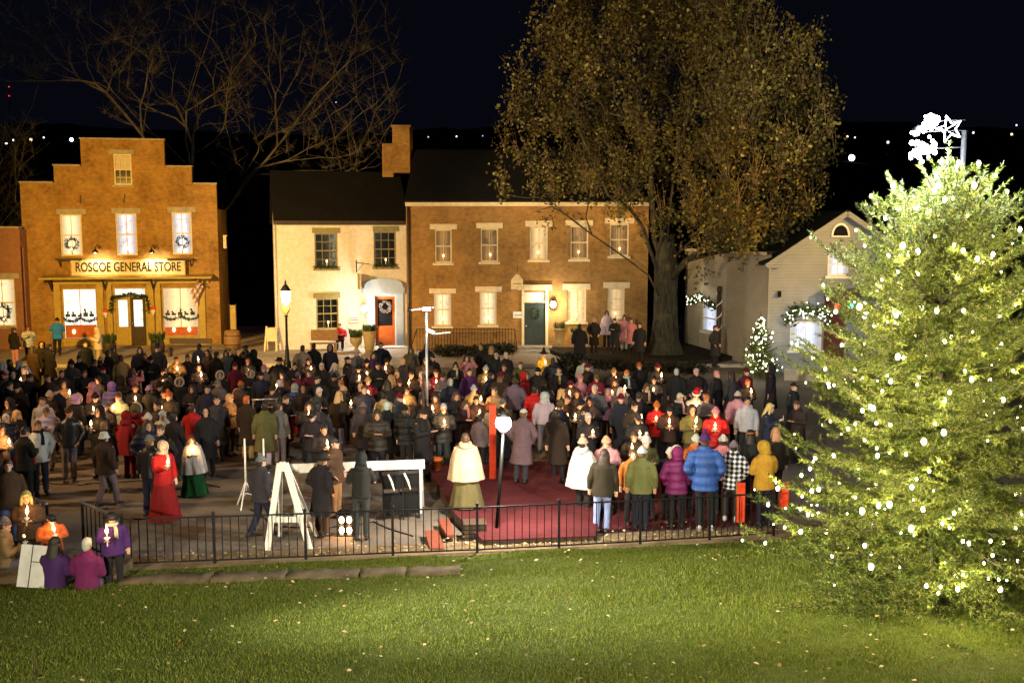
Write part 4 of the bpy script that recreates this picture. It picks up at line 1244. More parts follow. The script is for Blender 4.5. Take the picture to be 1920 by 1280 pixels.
# ---- spruces with lights
PROF = ([0, .035, .155, .39, .63, .75, .87, .93, 1], [2.3, 2.42, 2.48, 2.26, 1.92, 1.48, .72, .34, .03])
def spruce(name, label, base, Ht, R0, levels, per, twig, needle, dens, nb, bulb_r, top, bulb_mat, seed, ratio=1.0, power=.8, low=.12):
    R.seed(seed)
    root = thing(name, label, 'christmas tree', base)
    tr = MB(); tr.loft([(0, 0, -.1), (0, 0, Ht * .5), (0, 0, Ht)], [Ht * .018, Ht * .011, .01], 8)
    seg = []   # (a, b, weight)
    ends = []
    bm = MB()
    for li in range(levels):
        f = (li + .5) / levels; z = low + (Ht * .985 - low) * f ** 1.06
        Lb = R0 * (np.interp(f, PROF[0], PROF[1]) if power == 0 else (1 - f) ** power) / math.cos(rad(max(0, -14 + 52 * f ** .9)) * .9)
        n = max(5, int(per * (1.3 - .75 * f)))
        a0 = R.uniform(0, 2 * PI)
        for k in range(n):
            a = a0 + 2 * PI * k / n + R.gauss(0, .16)
            if R.random() < .06: continue
            L = Lb * R.uniform(.62, 1.12 + .1 * f) * (1.2 if .6 < f < .85 and R.random() < .2 else 1)
            el = rad(-9 + 47 * f ** .9 + R.gauss(0, 6))
            d = Vector((math.cos(a), math.sin(a), 0)); p = Vector((0, 0, z)); pts = [p]
            ns = max(3, int(L / .22))
            for s in range(1, ns + 1):
                t = s / ns
                e = el + rad(26 - 8 * f) * t ** 2 - rad(14) * math.sin(PI * t) * (1 - f)
                p = p + (d * math.cos(e) + Vector((0, 0, math.sin(e)))) * (L / ns)
                pts.append(p)
            for q in range(len(pts) - 1):
                if q > 0 or L < .7: seg.append((pts[q], pts[q + 1]))
            bm.loft(pts, [.016 * (1 - .8 * q / len(pts)) * (Ht / 6.6) + .002 for q in range(len(pts))], 4)
            ends.append((pts[-1], d, f)); ends.append((pts[-2], d, f))
            side = d.cross(Vector((0, 0, 1)))
            for q in range(1, len(pts)):
                for sg in (-1, 1):
                    if R.random() < .2: continue
                    t = q / len(pts)
                    l2 = twig * (1.15 - .8 * t) * min(1, L / 1.0) * R.uniform(.7, 1.25)
                    o0 = pts[q - 1].lerp(pts[q], R.random())
                    fw = (pts[q] - pts[q - 1]).normalized()
                    dv = (fw * .75 + side * sg * .85 + Vector((0, 0, R.uniform(-.3, .12) + .3 * f))).normalized()
                    e1 = o0 + dv * l2 * .55; e2 = e1 + (dv + Vector((0, 0, -.18 + .4 * f))).normalized() * l2 * .45
                    seg.append((o0, e1)); seg.append((e1, e2)); ends.append((e2, d, f))
                    if l2 > twig * .6:
                        for g in (-1, 1):
                            d3 = (dv + fw * .4 * g + Vector((0, 0, R.uniform(-.35, .1)))).normalized()
                            b0 = o0.lerp(e1, R.uniform(.4, .95)); seg.append((b0, b0 + d3 * l2 * .42))
    # leader
    seg.append((Vector((0, 0, Ht * .93)), Vector((0, 0, Ht + .15))))
    A = np.array([tuple(s[0]) for s in seg]); Bq = np.array([tuple(s[1]) for s in seg])
    ln = np.linalg.norm(Bq - A, axis=1); cnt = np.maximum(2, (ln * dens).astype(int))
    idx = np.repeat(np.arange(len(seg)), cnt); n = len(idx)
    t = NR.random((n, 1)); P = A[idx] * (1 - t) + Bq[idx] * t
    ax = (Bq - A)[idx] / (ln[idx][:, None] + 1e-6)
    r = NR.normal(0, 1, (n, 3)); pr = np.cross(ax, r); pr /= (np.linalg.norm(pr, axis=1, keepdims=True) + 1e-6)
    dr = pr * .8 + ax * NR.uniform(.3, .9, (n, 1)); dr /= np.linalg.norm(dr, axis=1, keepdims=True)
    w = np.cross(dr, NR.normal(0, 1, (n, 3))); w /= (np.linalg.norm(w, axis=1, keepdims=True) + 1e-6)
    s = needle * NR.uniform(.7, 1.25, (n, 1))
    V = np.stack([P - w * s * .11, P + w * s * .11, P + dr * s], 1)
    print(name, 'needles', n, 'seg', len(seg))
    tr.add(bm.v, bm.f, 0, True)
    tr.build('trunk', MT['bark'], root)
    o = link('foliage', tri_mesh('foliage', V, MT['needle']), root)
    # bulbs near the branch ends
    R.shuffle(ends); bulbs = []
    for (p, d, f) in ends:
        if f > .9 and R.random() < .6 or p.z < Ht * .075: continue
        if all((p - q).length > Ht * .018 for q in bulbs): bulbs.append(p + Vector((0, 0, -.02)) + d * .02)
        if len(bulbs) >= nb: break
    bme = MB(); bme.ell((0, 0, 0), (bulb_r, bulb_r, bulb_r * 1.35), 8, 6); me = bme.mesh('light_bulb', bulb_mat)
    wc = (Vector((0, 0, CAM_H)) - base).normalized()
    bulbs.sort(key=lambda p: -(p.dot(wc)))
    for p in bulbs[:100]: link('light_bulb', me, root, p).scale = (R.choice([.5, .65, .8, 1, 1.2, 1.35, 1.6]),) * 3
    rest = MB()
    for p in bulbs[100:]: q = bulb_r * R.choice([.5, .65, .8, 1, 1.3]); rest.ell(p, (q, q, q * 1.35), 7, 5)
    if rest.v:
        o = rest.build('string_light', bulb_mat, root); o['kind'] = 'stuff'
    return root, bulbs[:]
MT['needle'] = mat_leaf('needle', [(0, (.008, .02, .003)), (.45, (.04, .062, .007)), (.8, (.1, .118, .012)), (1, (.24, .22, .05))], .15)
CB = GL(1740, 1112)
CB.z -= .03
ctop = PY(1752, 285, CB.y).z - CB.z
XT, XB = spruce('christmas_tree', 'tall bushy spruce covered in warm white lights on the lawn at right', CB, ctop, 1.0, 27, 16, .58, .058, 185, 460, .0215, None, MT['bulb_white'], 31, 1, 0)
SB = G(1424, 703, .13); stop = PY(1424, 592, SB.y).z - SB.z
MT['bulb_small'] = mat_emit('bulb_small', (1, .93, .7), 16)
ST_, SBB = spruce('small_christmas_tree', 'small glowing christmas tree wrapped in white lights beside the clapboard house', SB, stop, .84, 20, 16, .26, .065, 190, 150, .019, None, MT['bulb_small'], 32)

# ---- mast behind the spruce with the star of lights
tb = PY(1772, 1000, CB.y + .7); tb.z = lawn_z(tb.x, tb.y)
star = thing('star_mast', 'tall post carrying blazing white floodlights and a wire star above the spruce', 'light mast', tb)
zt = PY(1772, 245, tb.y).z - tb.z
m = MB(); m.tube((0, 0, 0), (0, 0, zt), .045, .04); m.build('post', MT['black_metal'], star)
TOPL = []
for px, py, r, n in ((1729, 279, .2, 46), (1744, 227, .13, 30), (1722, 247, .09, 14)):
    q = PY(px, py, tb.y - .25) - tb
    m = MB(); m.bar((0, .05, 0), (-q.x, .25, .04), .014); m.lathe([(.03, .05), (.09, .02), (.1, -.03), (.085, -.035)], (0, 0, .04), 12)
    fl = m.build('light_cluster', MT['black_metal'], star, q)
    m = MB()
    for k in range(n):
        v = Vector((R.gauss(0, 1), R.gauss(0, 1), R.gauss(0, 1))).normalized() * r * R.random() ** .6
        m.ell(v, R.uniform(.018, .042), 7, 5)
    m.build('bulb_cluster', MT['lamp_cool'], fl)['kind'] = 'stuff'
    TOPL.append(tb + q)
m = MB(); c = PY(1776, 243, tb.y) - tb; P5 = []
for k in range(10):
    a = PI / 2 + 2 * PI * k / 10 + .3; r_ = .2 if k % 2 == 0 else .085
    P5.append(Vector((c.x + r_ * math.cos(a), -.08, c.z + r_ * math.sin(a))))
for k in range(10): m.bar(P5[k], P5[(k + 1) % 10], .016)
for k in range(0, 10, 2): m.bar(P5[k], (c.x, .06, c.z), .012)
m.build('wire_star', MT['white_paint'], star)
# ------------------------------------------------------------------ street furniture and things standing about
R.seed(5)
LAMPS = []
def hz(px, py, base): return PY(px, py, base.y).z - base.z
# iron railing along the lawn
fence = thing('iron_railing', 'long low black iron railing between the lawn and the crowd', 'railing', G(232, 1068, .06), 0)
F0 = G(232, 1068, .06)
posts = [(232, 1068), (403, 1062), (574, 1055), (737, 1048), (895, 1042), (1048, 1034), (1200, 1026), (1330, 1018), (1450, 1010)]
PP = [G(x, y, .06) for x, y in posts]
hf = .88
for p in PP:
    q = p - F0; m = MB(); m.box(q.x - .022, q.x + .022, q.y - .022, q.y + .022, -.06, hf + .04); m.ell((q.x, q.y, hf + .06), .03, 8, 6)
    m.build('post', MT['black_metal'], fence)
for k in range(len(PP) - 1):
    a, b = PP[k] - F0, PP[k + 1] - F0; m = MB()
    for z in (.12, hf): m.bar(a + Vector((0, 0, z)), b + Vector((0, 0, z)), .03, .022)
    n = 11
    for j in range(1, n):
        q = a.lerp(b, j / n); m.box(q.x - .008, q.x + .008, q.y - .008, q.y + .008, .12, hf)
    m.build('railing_panel', MT['black_metal'], fence)
def side_rail(label, a, b, h, n, top):
    A, B_ = G(*a), G(*b); o = thing('stair_railing', label, 'railing', A); d = B_ - A; m = MB()
    m.bar((0, 0, .1), (d.x, d.y, .1), .025)
    for j in range(n + 1):
        q = d * (j / n); r = .02 if j in (0, n) else .008; m.box(q.x - r, q.x + r, q.y - r, q.y + r, -.02, h)
    m.build('bars', MT['black_metal'], o)
    m = MB(); m.bar((0, 0, h + .015), (d.x, d.y, h + .015), .05, .03); m.build('handrail', top, o)
side_rail('short iron stair railing with pale handrail behind the child in black hat', (158, 1030), (232, 1064), .86, 9, MT['steel'])
side_rail('iron stair railing with pale handrail behind the blond candle holder', (14, 992), (92, 1032), .86, 9, MT['steel'])
# stone edge of the lawn
R.seed(5); px = 225; k = 0
MT['old_stone'] = mat_plain('old_stone', (.075, .055, .03), .95, .5, 5, .8)
stones = [(225, 395), (398, 535), (538, 672), (678, 760), (764, 862)]
for a, b in stones:
    p, q = GL(a, 1093 - (a - 225) * .03), GL(b, 1093 - (b - 225) * .03); m = MB(); d = q - p; n = 8; vs = []
    for i in range(n + 1):
        c = p + d * (i / n) - p
        for (yy, z) in ((-.13, -.06), (-.12, .10), (.16, .13), (.19, -.06)):
            vs.append((c.x, c.y + yy + R.gauss(0, .02), c.z + z - .05 + R.gauss(0, .01)))
    fs = [(i * 4 + j, i * 4 + j + 1, i * 4 + 5 + j, i * 4 + 4 + j) for i in range(n) for j in range(3)] + [(3, 2, 1, 0), (n * 4, n * 4 + 1, n * 4 + 2, n * 4 + 3)]
    m.add(vs, fs, 0, True); o = m.build('edging_stone', MT['old_stone'], None, p)
    tag(o, '%s edging stone half sunk at the foot of the railing' % ('leftmost long', 'second long', 'middle', 'fourth', 'rightmost')[k], 'stone', 'edging stones of the lawn'); k += 1

# red carpet and platform
t = NT('red_carpet'); b = t.bsdf(None, .95, .1); v = t.coord(); n1 = t.noise(v, 1.2, 6, .6); n2 = t.noise(v, 90, 2)
t.l(t.mix(t.ramp(n2, [(.3, (.4,) * 3), (.7, (0, 0, 0))]), t.ramp(n1, [(.3, (.05, .01, .012)), (.7, (.105, .022, .025))]), (.06, .01, .012)), b.inputs['Base Color']); t.bump(b, t.noise(v, 2.2, 5, .6), .7, .06); MT['red_carpet'] = t.m
m = MB(); cp = [G(x, y, 0) for x, y in ((905, 1008), (1100, 1000), (1440, 985), (1440, 868), (1040, 878), (1000, 930))]
m.add([(p.x, p.y, .006) for p in cp], [tuple(range(6))]); o = m.build('carpet', MT['red_carpet']); tag(o, 'dark red carpet laid on the asphalt before the right-hand crowd', 'carpet')
pc = [G(x, y, .2) for x, y in ((797, 868), (1066, 864), (1046, 905), (1128, 928), (1118, 1004), (905, 1012), (852, 962))]
pf = thing('stage', 'low red carpeted stage with dark sides in the middle of the crowd', 'stage', (pc[0].x, pc[0].y, 0))
loc = [(p.x - pc[0].x, p.y - pc[0].y) for p in pc]
m = MB(); m.prism(loc[::-1], .008, .175); m.build('base', MT['dark_wood'], pf)
m = MB(); m.prism([(x, y) for x, y in loc][::-1], .178, .2); m.build('deck', MT['red_carpet'], pf)
def steps(label, quads, z):
    ps = [G(x, y, z) for x, y in quads]; o = thing('stage_step', label, 'step', (ps[0].x, ps[0].y, .008)); m = MB()
    m.prism([(p.x - ps[0].x, p.y - ps[0].y) for p in ps], z - .06, z - .01); m.build('tread', mat_plain('step_wood', (.17, .04, .02), .7, .3, 8, .3), o)
    m = MB(); c = sum((p for p in ps), Vector()) / 4 - ps[0]
    m.prism([((p.x - ps[0].x - c.x) * .8 + c.x, (p.y - ps[0].y - c.y) * .8 + c.y) for p in ps], 0, z - .062); m.build('riser', MT['dark_wood'], o)
steps('upper wooden step up to the stage', ((838, 1003), (852, 1002), (842, 972), (820, 972)), .17)
steps('lower wooden step up to the stage', ((806, 1027), (834, 1027), (822, 993), (796, 993)), .14)
# plant pots, cases
def terracotta(px, py, s, z=0): 
    p = G(px, py, z); o = thing('flower_pot', 'small terracotta pot standing on the stage edge', 'pot', p); m = MB()
    m.lathe([(.0, 0), (.09 * s, 0), (.13 * s, .22 * s), (.15 * s, .22 * s), (.15 * s, .28 * s), (.12 * s, .28 * s), (.11 * s, .2 * s), (0, .2 * s)]); m.build('pot', MT['red_wood'], o)
terracotta(819, 880, 1.0, .2)
p = G(890, 1010); o = thing('wooden_crate', 'weathered wooden crate behind the railing under the caped person', 'crate', p, .1)
m = MB()
for k in range(4): m.box(-.27, .27, -.2, -.18, .02 + k * .11, .11 + k * .11); m.box(-.27, .27, .18, .2, .02 + k * .11, .11 + k * .11); m.box(-.27, -.25, -.18, .18, .02 + k * .11, .11 + k * .11); m.box(.25, .27, -.18, .18, .02 + k * .11, .11 + k * .11)
m.box(-.27, .27, -.2, .2, .46, .485); m.v = [(x * .8, y, z * .7) for x, y, z in m.v]; m.build('boards', MT['dark_wood'], o)
# plaza lamp: bright head on a leaning black post
p = G(931, 1008); lt = PY(944, 793, p.y) - p
o = thing('plaza_lamp', 'black post lamp with a blazing white head beside the stage', 'lamp post', p); m = MB()
m.lathe([(0, 0), (.16, 0), (.15, .05), (.05, .1), (.04, .2)]); m.loft([(0, 0, .15), (lt.x * .5, 0, lt.z * .5), (lt.x, 0, lt.z - .12)], [.035, .032, .03], 10); m.build('post', MT['black_metal'], o)
m = MB(); m.lathe([(.03, -.2), (.1, -.15), (.09, -.13)], (lt.x, 0, lt.z)); hd = m.build('lamp_head', MT['black_metal'], o); m = MB(); m.lathe([(.12, .12), (.1, .16), (.03, .2), (0, .24)], (lt.x, 0, lt.z)); m.build('lamp_cap', MT['black_metal'], hd)
m = MB(); m.ell((lt.x, 0, lt.z), (.15, .15, .15), 16, 11); m.build('globe', MT['lamp_white'], hd)
LAMPS.append(('plaza', p + lt + Vector((0, -.3, 0))))
# red post and steel light pole
p = G(924, 912); o = thing('red_post', 'bright orange-red square post left of the blazing plaza lamp', 'post', p); h = hz(926, 758, p); m = MB()
m.box(-.075, .075, -.075, .075, .03, h); m.build('shaft', MT['red_paint'], o); m = MB(); m.box(-.13, .13, -.13, .13, -.01, .03); m.build('base_plate', MT['black_metal'], o)
p = G(801, 862); o = thing('light_pole', 'slim steel pole with a small white floodlight in front of the brick building', 'light pole', p); h = hz(805, 585, p)
m = MB(); m.tube((0, 0, 0), (.02, 0, h), .04, .032, 10); m.bar((-.36, 0, h + .05), (.2, 0, h + .12), .03); m.build('pole', MT['steel'], o)
m = MB(); m.box(-.08, .14, -.1, .06, h + .04, h + .13); fl = m.build('floodlight', MT['black_metal'], o)
m = MB(); m.box(-.06, .12, -.108, -.102, h + .05, h + .12); m.build('lens', MT['lamp_cool'], fl)
LAMPS.append(('pole', p + Vector((.05, -.3, h))))
m = MB(); z = hz(812, 618, p); m.bar((.02, 0, z), (.22, -.05, z - .08), .1, .07); m.bar((.2, -.05, z - .1), (.62, -.05, z - .06), .03); m.build('side_arm', MT['white_paint'], o)
m = MB(); m.tube((-.42, 0, h + .02), (-.4, 0, h + .12), .05, .03); m.build('small_lamp', MT['black_metal'], o)
m = MB(); m.lathe([(0, 0), (.22, 0), (.2, .03), (.05, .06)]); m.build('foot', MT['black_metal'], o)
p = G(795, 866); o = thing('dark_pole', 'plain dark pole standing right beside the steel light pole', 'pole', p); m = MB(); m.tube((0, 0, 0), (0, 0, hz(795, 700, p)), .04, .035); m.build('shaft', MT['dark_wood'], o); m = MB(); m.lathe([(0, 0), (.15, 0), (.13, .04), (.05, .08)]); m.build('foot', MT['black_metal'], o)
# street lantern by the white house
p = G(539, 690, 0.13); o = thing('street_lantern', 'old-fashioned black street lantern glowing by the white house corner', 'street lamp', p); h = hz(538, 590, p); ht = hz(538, 532, p)
m = MB(); m.lathe([(0, 0), (.17, 0), (.16, .25), (.1, .35), (.07, .9), (.055, 1.0), (.05, h - .1), (.09, h - .05), (.05, h)]); m.build('post', MT['black_metal'], o)
m = MB(); m.lathe([(.05, h), (.16, h + .18), (.14, h + .42), (.1, h + .44)], n=12); m.build('cage', MT['ochre_paint'], o)
m = MB(); m.lathe([(.05, h + .44), (.15, h + .5), (.21, h + .95), (.02, h + .97)], n=8); m.build('glass', mat_emit('lantern_glow', (1, .72, .38), 22), o)
m = MB(); m.lathe([(.24, h + .97), (.22, h + 1.0), (.1, h + 1.2), (.04, h + 1.25), (.05, h + 1.32), (.01, h + 1.45)], n=8); m.build('cap', MT['black_metal'], o)
LAMPS.append(('street', p + Vector((0, -.5, h + .75))))
# white barrier and A-frame trestle
a, b = G(558, 962), G(790, 957); o = thing('white_barrier', 'long white barrier board on two thin legs before the stage', 'barrier', a); d = b - a; m = MB()
zb = hz(545, 878, a); m.bar((-.14, 0, zb), (d.x + .08, d.y, zb + .05), .04, .19); m.build('board', MT['white_paint'], o)
for q in (Vector((0, 0, 0)), d):
    m = MB(); m.bar((q.x, q.y + .03, zb), (q.x, q.y + .35, 0), .06); m.bar((q.x, q.y - .03, zb - .02), (q.x, q.y - .2, 0), .06); m.build('leg', MT['white_paint'], o)
p = G(541, 1032); o = thing('white_trestle', 'tall white A-shaped wooden trestle behind the railing', 'trestle', p); h = hz(530, 868, p); ap = PY(530, 868, p.y + .25) - p
l, r_ = G(501, 1031) - p, G(581, 1030) - p
for q in (l, r_):
    m = MB(); m.bar((q.x, q.y, 0), (ap.x + (.05 if q.x > 0 else -.05), ap.y, ap.z), .11, .05); m.build('leg', MT['white_paint'], o)
for q in (l, r_):
    m = MB(); m.bar((q.x * .9, q.y + .85, 0), (ap.x + (.05 if q.x > 0 else -.05), ap.y + .06, ap.z - .02), .07, .04); m.build('rear_leg', MT['white_paint'], o)
zz = hz(540, 975, p); m = MB(); m.bar((l.x * .62 + ap.x * .38 - .08, ap.y * .38 - .04, zz), (r_.x * .62 + ap.x * .38 + .08, ap.y * .38 - .04, zz), .03, .1); m.build('cross_board', MT['white_paint'], o)
m = MB(); m.add([(ap.x - .1, ap.y - .05, ap.z - .14), (ap.x + .1, ap.y - .05, ap.z - .14), (ap.x + .05, ap.y - .05, ap.z + .03), (ap.x - .05, ap.y - .05, ap.z + .03), (ap.x - .1, ap.y + .0, ap.z - .14), (ap.x + .1, ap.y, ap.z - .14), (ap.x + .05, ap.y, ap.z + .03), (ap.x - .05, ap.y, ap.z + .03)], [(0, 1, 2, 3), (7, 6, 5, 4), (0, 3, 7, 4), (1, 5, 6, 2), (3, 2, 6, 7)]); m.build('top_plate', MT['white_paint'], o)
# tripod stands and the clothes-rail frame
for px, py, top, lab in ((462, 950, 822, 'left white tripod pole near the person in grey beanie'), (497, 945, 822, 'right white tripod pole just behind the person in grey beanie')):
    p = G(px, py); o = thing('tripod_stand', lab, 'tripod', p, 0, 'white tripod poles'); h = hz(px, top, p); m = MB(); m.tube((0, 0, .35), (0, 0, h), .022, .018, 8); m.build('pole', MT['white_paint'], o)
    for k in range(3):
        an = .4 + 2 * PI * k / 3; m = MB(); e = Vector((.3 * math.cos(an), .3 * math.sin(an), 0)); m.bar((0, 0, .55), e, .022); m.bar((0, 0, .3), e * .55 + Vector((0, 0, .24)), .015); m.build('leg', MT['white_paint'], o)
p = G(477, 852); q = G(521, 850); o = thing('rail_frame', 'thin metal frame like a clothes rail at the front of the crowd', 'frame', p); d = q - p; h = hz(477, 749, p); m = MB()
m.tube((0, 0, .03), (0, 0, h), .016); m.tube((d.x, d.y, .03), (d.x, d.y, h), .016); m.build('uprights', MT['steel'], o); m = MB(); m.tube((-.03, 0, h), (d.x + .03, d.y, h), .018); m.build('top_bar', MT['steel'], o)
m = MB()
for e in (Vector((0, 0, 0)), d): m.bar((e.x, e.y - .25, .02), (e.x, e.y + .25, .02), .03)
m.build('feet', MT['steel'], o)
# folded black chairs by the stage
for px, py, lab in ((738, 975, 'left stack of folded black chairs beside the stage'), (768, 972, 'right stack of folded black chairs beside the stage')):
    p = G(px, py); o = thing('folded_chairs', lab, 'chair stack', p, .15, 'stacks of folded chairs')
    for k in range(4):
        y = k * .07; m = MB()
        for s in (-1, 1): m.bar((s * .2, y, 0), (s * .2, y + .1, .92), .025)
        m.bar((-.2, y + .1, .9), (.2, y + .1, .9), .03, .03); m.box(-.19, .19, y + .03, y + .05, .1, .5); m.box(-.19, .19, y + .085, y + .1, .62, .88)
        m.build('folded_chair', MT['black_metal'], o)
    m = MB(); m.loft([(-.1, -.03, .95), (-.03, -.06, .8), (.02, -.05, .62)], [.02, .022, .015], 6); m.build('strap', MT['paper'], o)
# lanterns on the ground
for px, py, lab in ((641, 1003, 'left of two glowing lanterns on the ground beside the person with tablet'), (655, 1003, 'right of two glowing lanterns on the ground beside the person with tablet')):
    p = G(px, py); o = thing('ground_lantern', lab, 'lantern', p, 0, 'lanterns on the ground'); m = MB(); w = .075; h = .42
    for i in (-1, 1):
        for j in (-1, 1): m.box(i * w - .008, i * w + .008, j * w - .008, j * w + .008, 0, h)
    m.box(-w - .01, w + .01, -w - .01, w + .01, 0, .03); m.box(-w - .01, w + .01, -w - .01, w + .01, .19, .21); m.lathe([(.12, h), (.05, h + .07), (.015, h + .09)], n=4); m.torus((0, 0, h + .12), .03, .006, 12, 5, 0, Matrix.Rotation(PI / 2, 3, 'X')); m.build('cage', MT['black_metal'], o)
    for z in (.1, .3):
        m = MB(); m.ell((0, 0, z), (.05, .05, .07), 8, 6); m.build('flame', MT['flame'], o)
    LAMPS.append(('lantern', p + Vector((0, -.12, .3))))
# orange banners in the front group
for px, py, top, lab, w in ((1387, 985, 905, 'narrow orange-red banner between plaid shirt and yellow coat', .16), (1468, 960, 905, 'orange banner at the edge of the christmas tree', .2)):
    p = G(px, py); o = thing('orange_banner', lab, 'banner', p); h = hz(px, top, p); m = MB(); m.tube((-w / 2, 0, 0), (-w / 2, 0, h + .06), .014); m.build('stick', MT['wood'], o); m = MB(); n = 8
    vs = []
    for i in range(n + 1):
        for s in (0, 1): vs.append((-w / 2 + .012 + w * s, .02 * math.sin(i * 1.1) * s - .004, h * i / n * .92 + .07))
    k = len(vs); vs += [(x, y + .008, z) for x, y, z in vs]
    m.add(vs, [(i * 2, i * 2 + 1, i * 2 + 3, i * 2 + 2) for i in range(n)] + [(k + i * 2 + 2, k + i * 2 + 3, k + i * 2 + 1, k + i * 2) for i in range(n)] + [(i * 2 + 1, k + i * 2 + 1, k + i * 2 + 3, i * 2 + 3) for i in range(n)]); m.build('cloth', MT['red_paint'], o)
# back of a yard sign at lower left
p = GL(68, 1104); o = thing('yard_sign', 'back of a white board sign on a wire frame at lower left', 'sign', p, .12); o.rotation_euler = (-.16, .12, .12); W = .3; Hh = .68; m = MB()
m.box(-W, W, -.004, .008, .02, Hh); m.build('board', MT['white_paint'], o); m = MB()
for s in (-1, 1): m.tube((s * W * .42, -.012, -.08), (s * W * .42, -.012, Hh), .006, n=5)
m.tube((-W * .42, -.012, Hh * .62), (W * .42, -.012, Hh * .62), .006, n=5); m.build('wire_frame', MT['black_metal'], o)
# low stone seat where people sit, left
A = GL(-40, 1094); B_ = GL(212, 1090); m = MB(); d = B_ - A; vs = []; n = 12
for i in range(n + 1):
    c = d * (i / n)
    for (yy, z) in ((-.05, -.2), (-.05, .08), (.85, .1), (.85, -.2)): vs.append((c.x, c.y + yy + R.gauss(0, .015), c.z + z + R.gauss(0, .012)))
m.add(vs, [(i * 4 + j, i * 4 + j + 1, i * 4 + 5 + j, i * 4 + 4 + j) for i in range(n) for j in range(3)] + [(3, 2, 1, 0), (n * 4, n * 4 + 1, n * 4 + 2, n * 4 + 3)]); o = m.build('stone_ledge', MT['soil'], None, A); tag(o, 'low stone ledge with people sitting on it at lower left', 'ledge'); SEAT = A
# twig on the lawn
p = GL(66, 1266); o = thing('dry_stalk', 'dark dry stalk sticking up from the lawn at lower left', 'plant', p); m = MB(); m.loft([(0, 0, 0), (.01, 0, .2), (-.005, 0, .34)], [.007, .006, .003], 5)
for k in range(5): m.loft([(0, 0, .04 + k * .05), (R.uniform(-.2, .2), R.uniform(-.05, .05), .06 + k * .04)], [.006, .002], 4)
m.build('stem', MT['dark_wood'], o)

# before the houses
def bench(label, px0, px1, py, z, mat, bh):
    a, b = G(px0, py, z), G(px1, py, z); o = thing('bench', label, 'bench', a, math.atan2(b.y - a.y, b.x - a.x)); L = (b - a).length; m = MB(); m.box(0, L, -.2, .2, .42, .46); m.build('seat', mat, o)
    m = MB(); m.box(0, L, .2, .24, .55, bh); m.build('backrest', mat, o)
    for x in (.08, L - .08): 
        m = MB(); m.box(x - .04, x + .04, -.18, .24, 0, .42); m.build('leg', mat, o)
    return o
bench('dark bench before the right display window of the store', 316, 396, 668, .13, MT['dark_wood'], .8)
bench('plain brown wooden bench under the white house window', 582, 632, 661, .13, MT['wood'], 1.05)
def planter(name, label, px, py, prof, fol, ph, z=.13, mat='pot'):
    p = G(px, py, z); o = thing(name, label, 'planter', p); m = MB(); m.lathe(prof, n=18); m.build('pot', MT[mat], o)
    top = prof[-1][1]; m = MB()
    for k in range(fol):
        a = R.uniform(0, 2 * PI); r = R.random() ** .5 * prof[-1][0] * .9; h = ph * R.uniform(.4, 1); q = Vector((r * math.cos(a), r * math.sin(a), top - .05)); e = q + Vector((math.cos(a) * .25 * h, math.sin(a) * .25 * h, h)); s = e - q; w = s.cross(Vector((R.uniform(-1, 1), R.uniform(-1, 1), .2))).normalized() * .05
        m.add([q, (q + e) / 2 + w, e, (q + e) / 2 - w], [(0, 1, 2, 3)])
    m.build('foliage', MT['plant'], o)
planter('urn_planter', 'footed ochre urn planter with bushy plant beside the orange door', 668, 658, [(.0, 0), (.17, 0), (.08, .12), (.1, .2), (.26, .4), (.3, .62), (.27, .66)], 160, .5)
planter('tall_planter', 'tall flared ochre planter next to the orange door', 693, 660, [(0, 0), (.2, 0), (.26, .5), (.33, .98), (.3, 1.0)], 130, .4)
planter('barrel_planter', 'tall pale tub planter right of the green door', 1049, 656, [(0, 0), (.22, 0), (.27, .4), (.3, .95), (.34, .96), (.33, 1.05)], 150, .5)
planter('barrel_planter', 'shorter pale tub planter second right of the green door', 1077, 656, [(0, 0), (.2, 0), (.24, .5), (.25, .74), (.3, .75), (.29, .84)], 130, .4)
planter('barrel_planter', 'dark half-barrel of flowers left of the store doors', 205, 662, [(0, 0), (.28, 0), (.33, .25), (.3, .5)], 190, .5, .13, 'dark_wood')
planter('barrel_planter', 'dark half-barrel of dry plants right of the store doors', 296, 662, [(0, 0), (.28, 0), (.33, .25), (.3, .5)], 190, .6, .13, 'dark_wood')
def shrub(name, label, c, r, n, size, mat, cat='shrub'):
    o = thing(name, label, cat, c); m = MB()
    for k in range(5): m.loft([(0, 0, 0), (R.gauss(0, r[0] * .3), R.gauss(0, r[1] * .3), r[2] * 1.2)], [.03, .008], 4)
    m.build('stem', MT['dark_wood'], o); cs = []
    for k in range(n):
        v = Vector((R.gauss(0, 1), R.gauss(0, 1), R.gauss(0, 1))).normalized() * R.uniform(.6, 1)
        cs.append(Vector((v.x * r[0], v.y * r[1], r[2] + v.z * r[2] * .95)))
    ob = link('foliage', tri_mesh('foliage', leaf_cloud(cs, 14, .14, size), mat, 4), o); return o
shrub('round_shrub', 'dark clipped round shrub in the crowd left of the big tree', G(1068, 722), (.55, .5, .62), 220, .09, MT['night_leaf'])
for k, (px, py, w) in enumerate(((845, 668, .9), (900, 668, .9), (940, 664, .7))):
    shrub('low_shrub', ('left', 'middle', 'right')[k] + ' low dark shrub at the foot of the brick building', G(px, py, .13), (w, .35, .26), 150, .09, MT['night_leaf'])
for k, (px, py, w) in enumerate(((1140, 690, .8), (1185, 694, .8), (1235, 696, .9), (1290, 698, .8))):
    shrub('bed_shrub', ('leftmost', 'second', 'third', 'rightmost')[k] + ' low dark plant in the bed under the big tree', G(px, py, .28), (w, .5, .16), 130, .08, MT['night_leaf'])
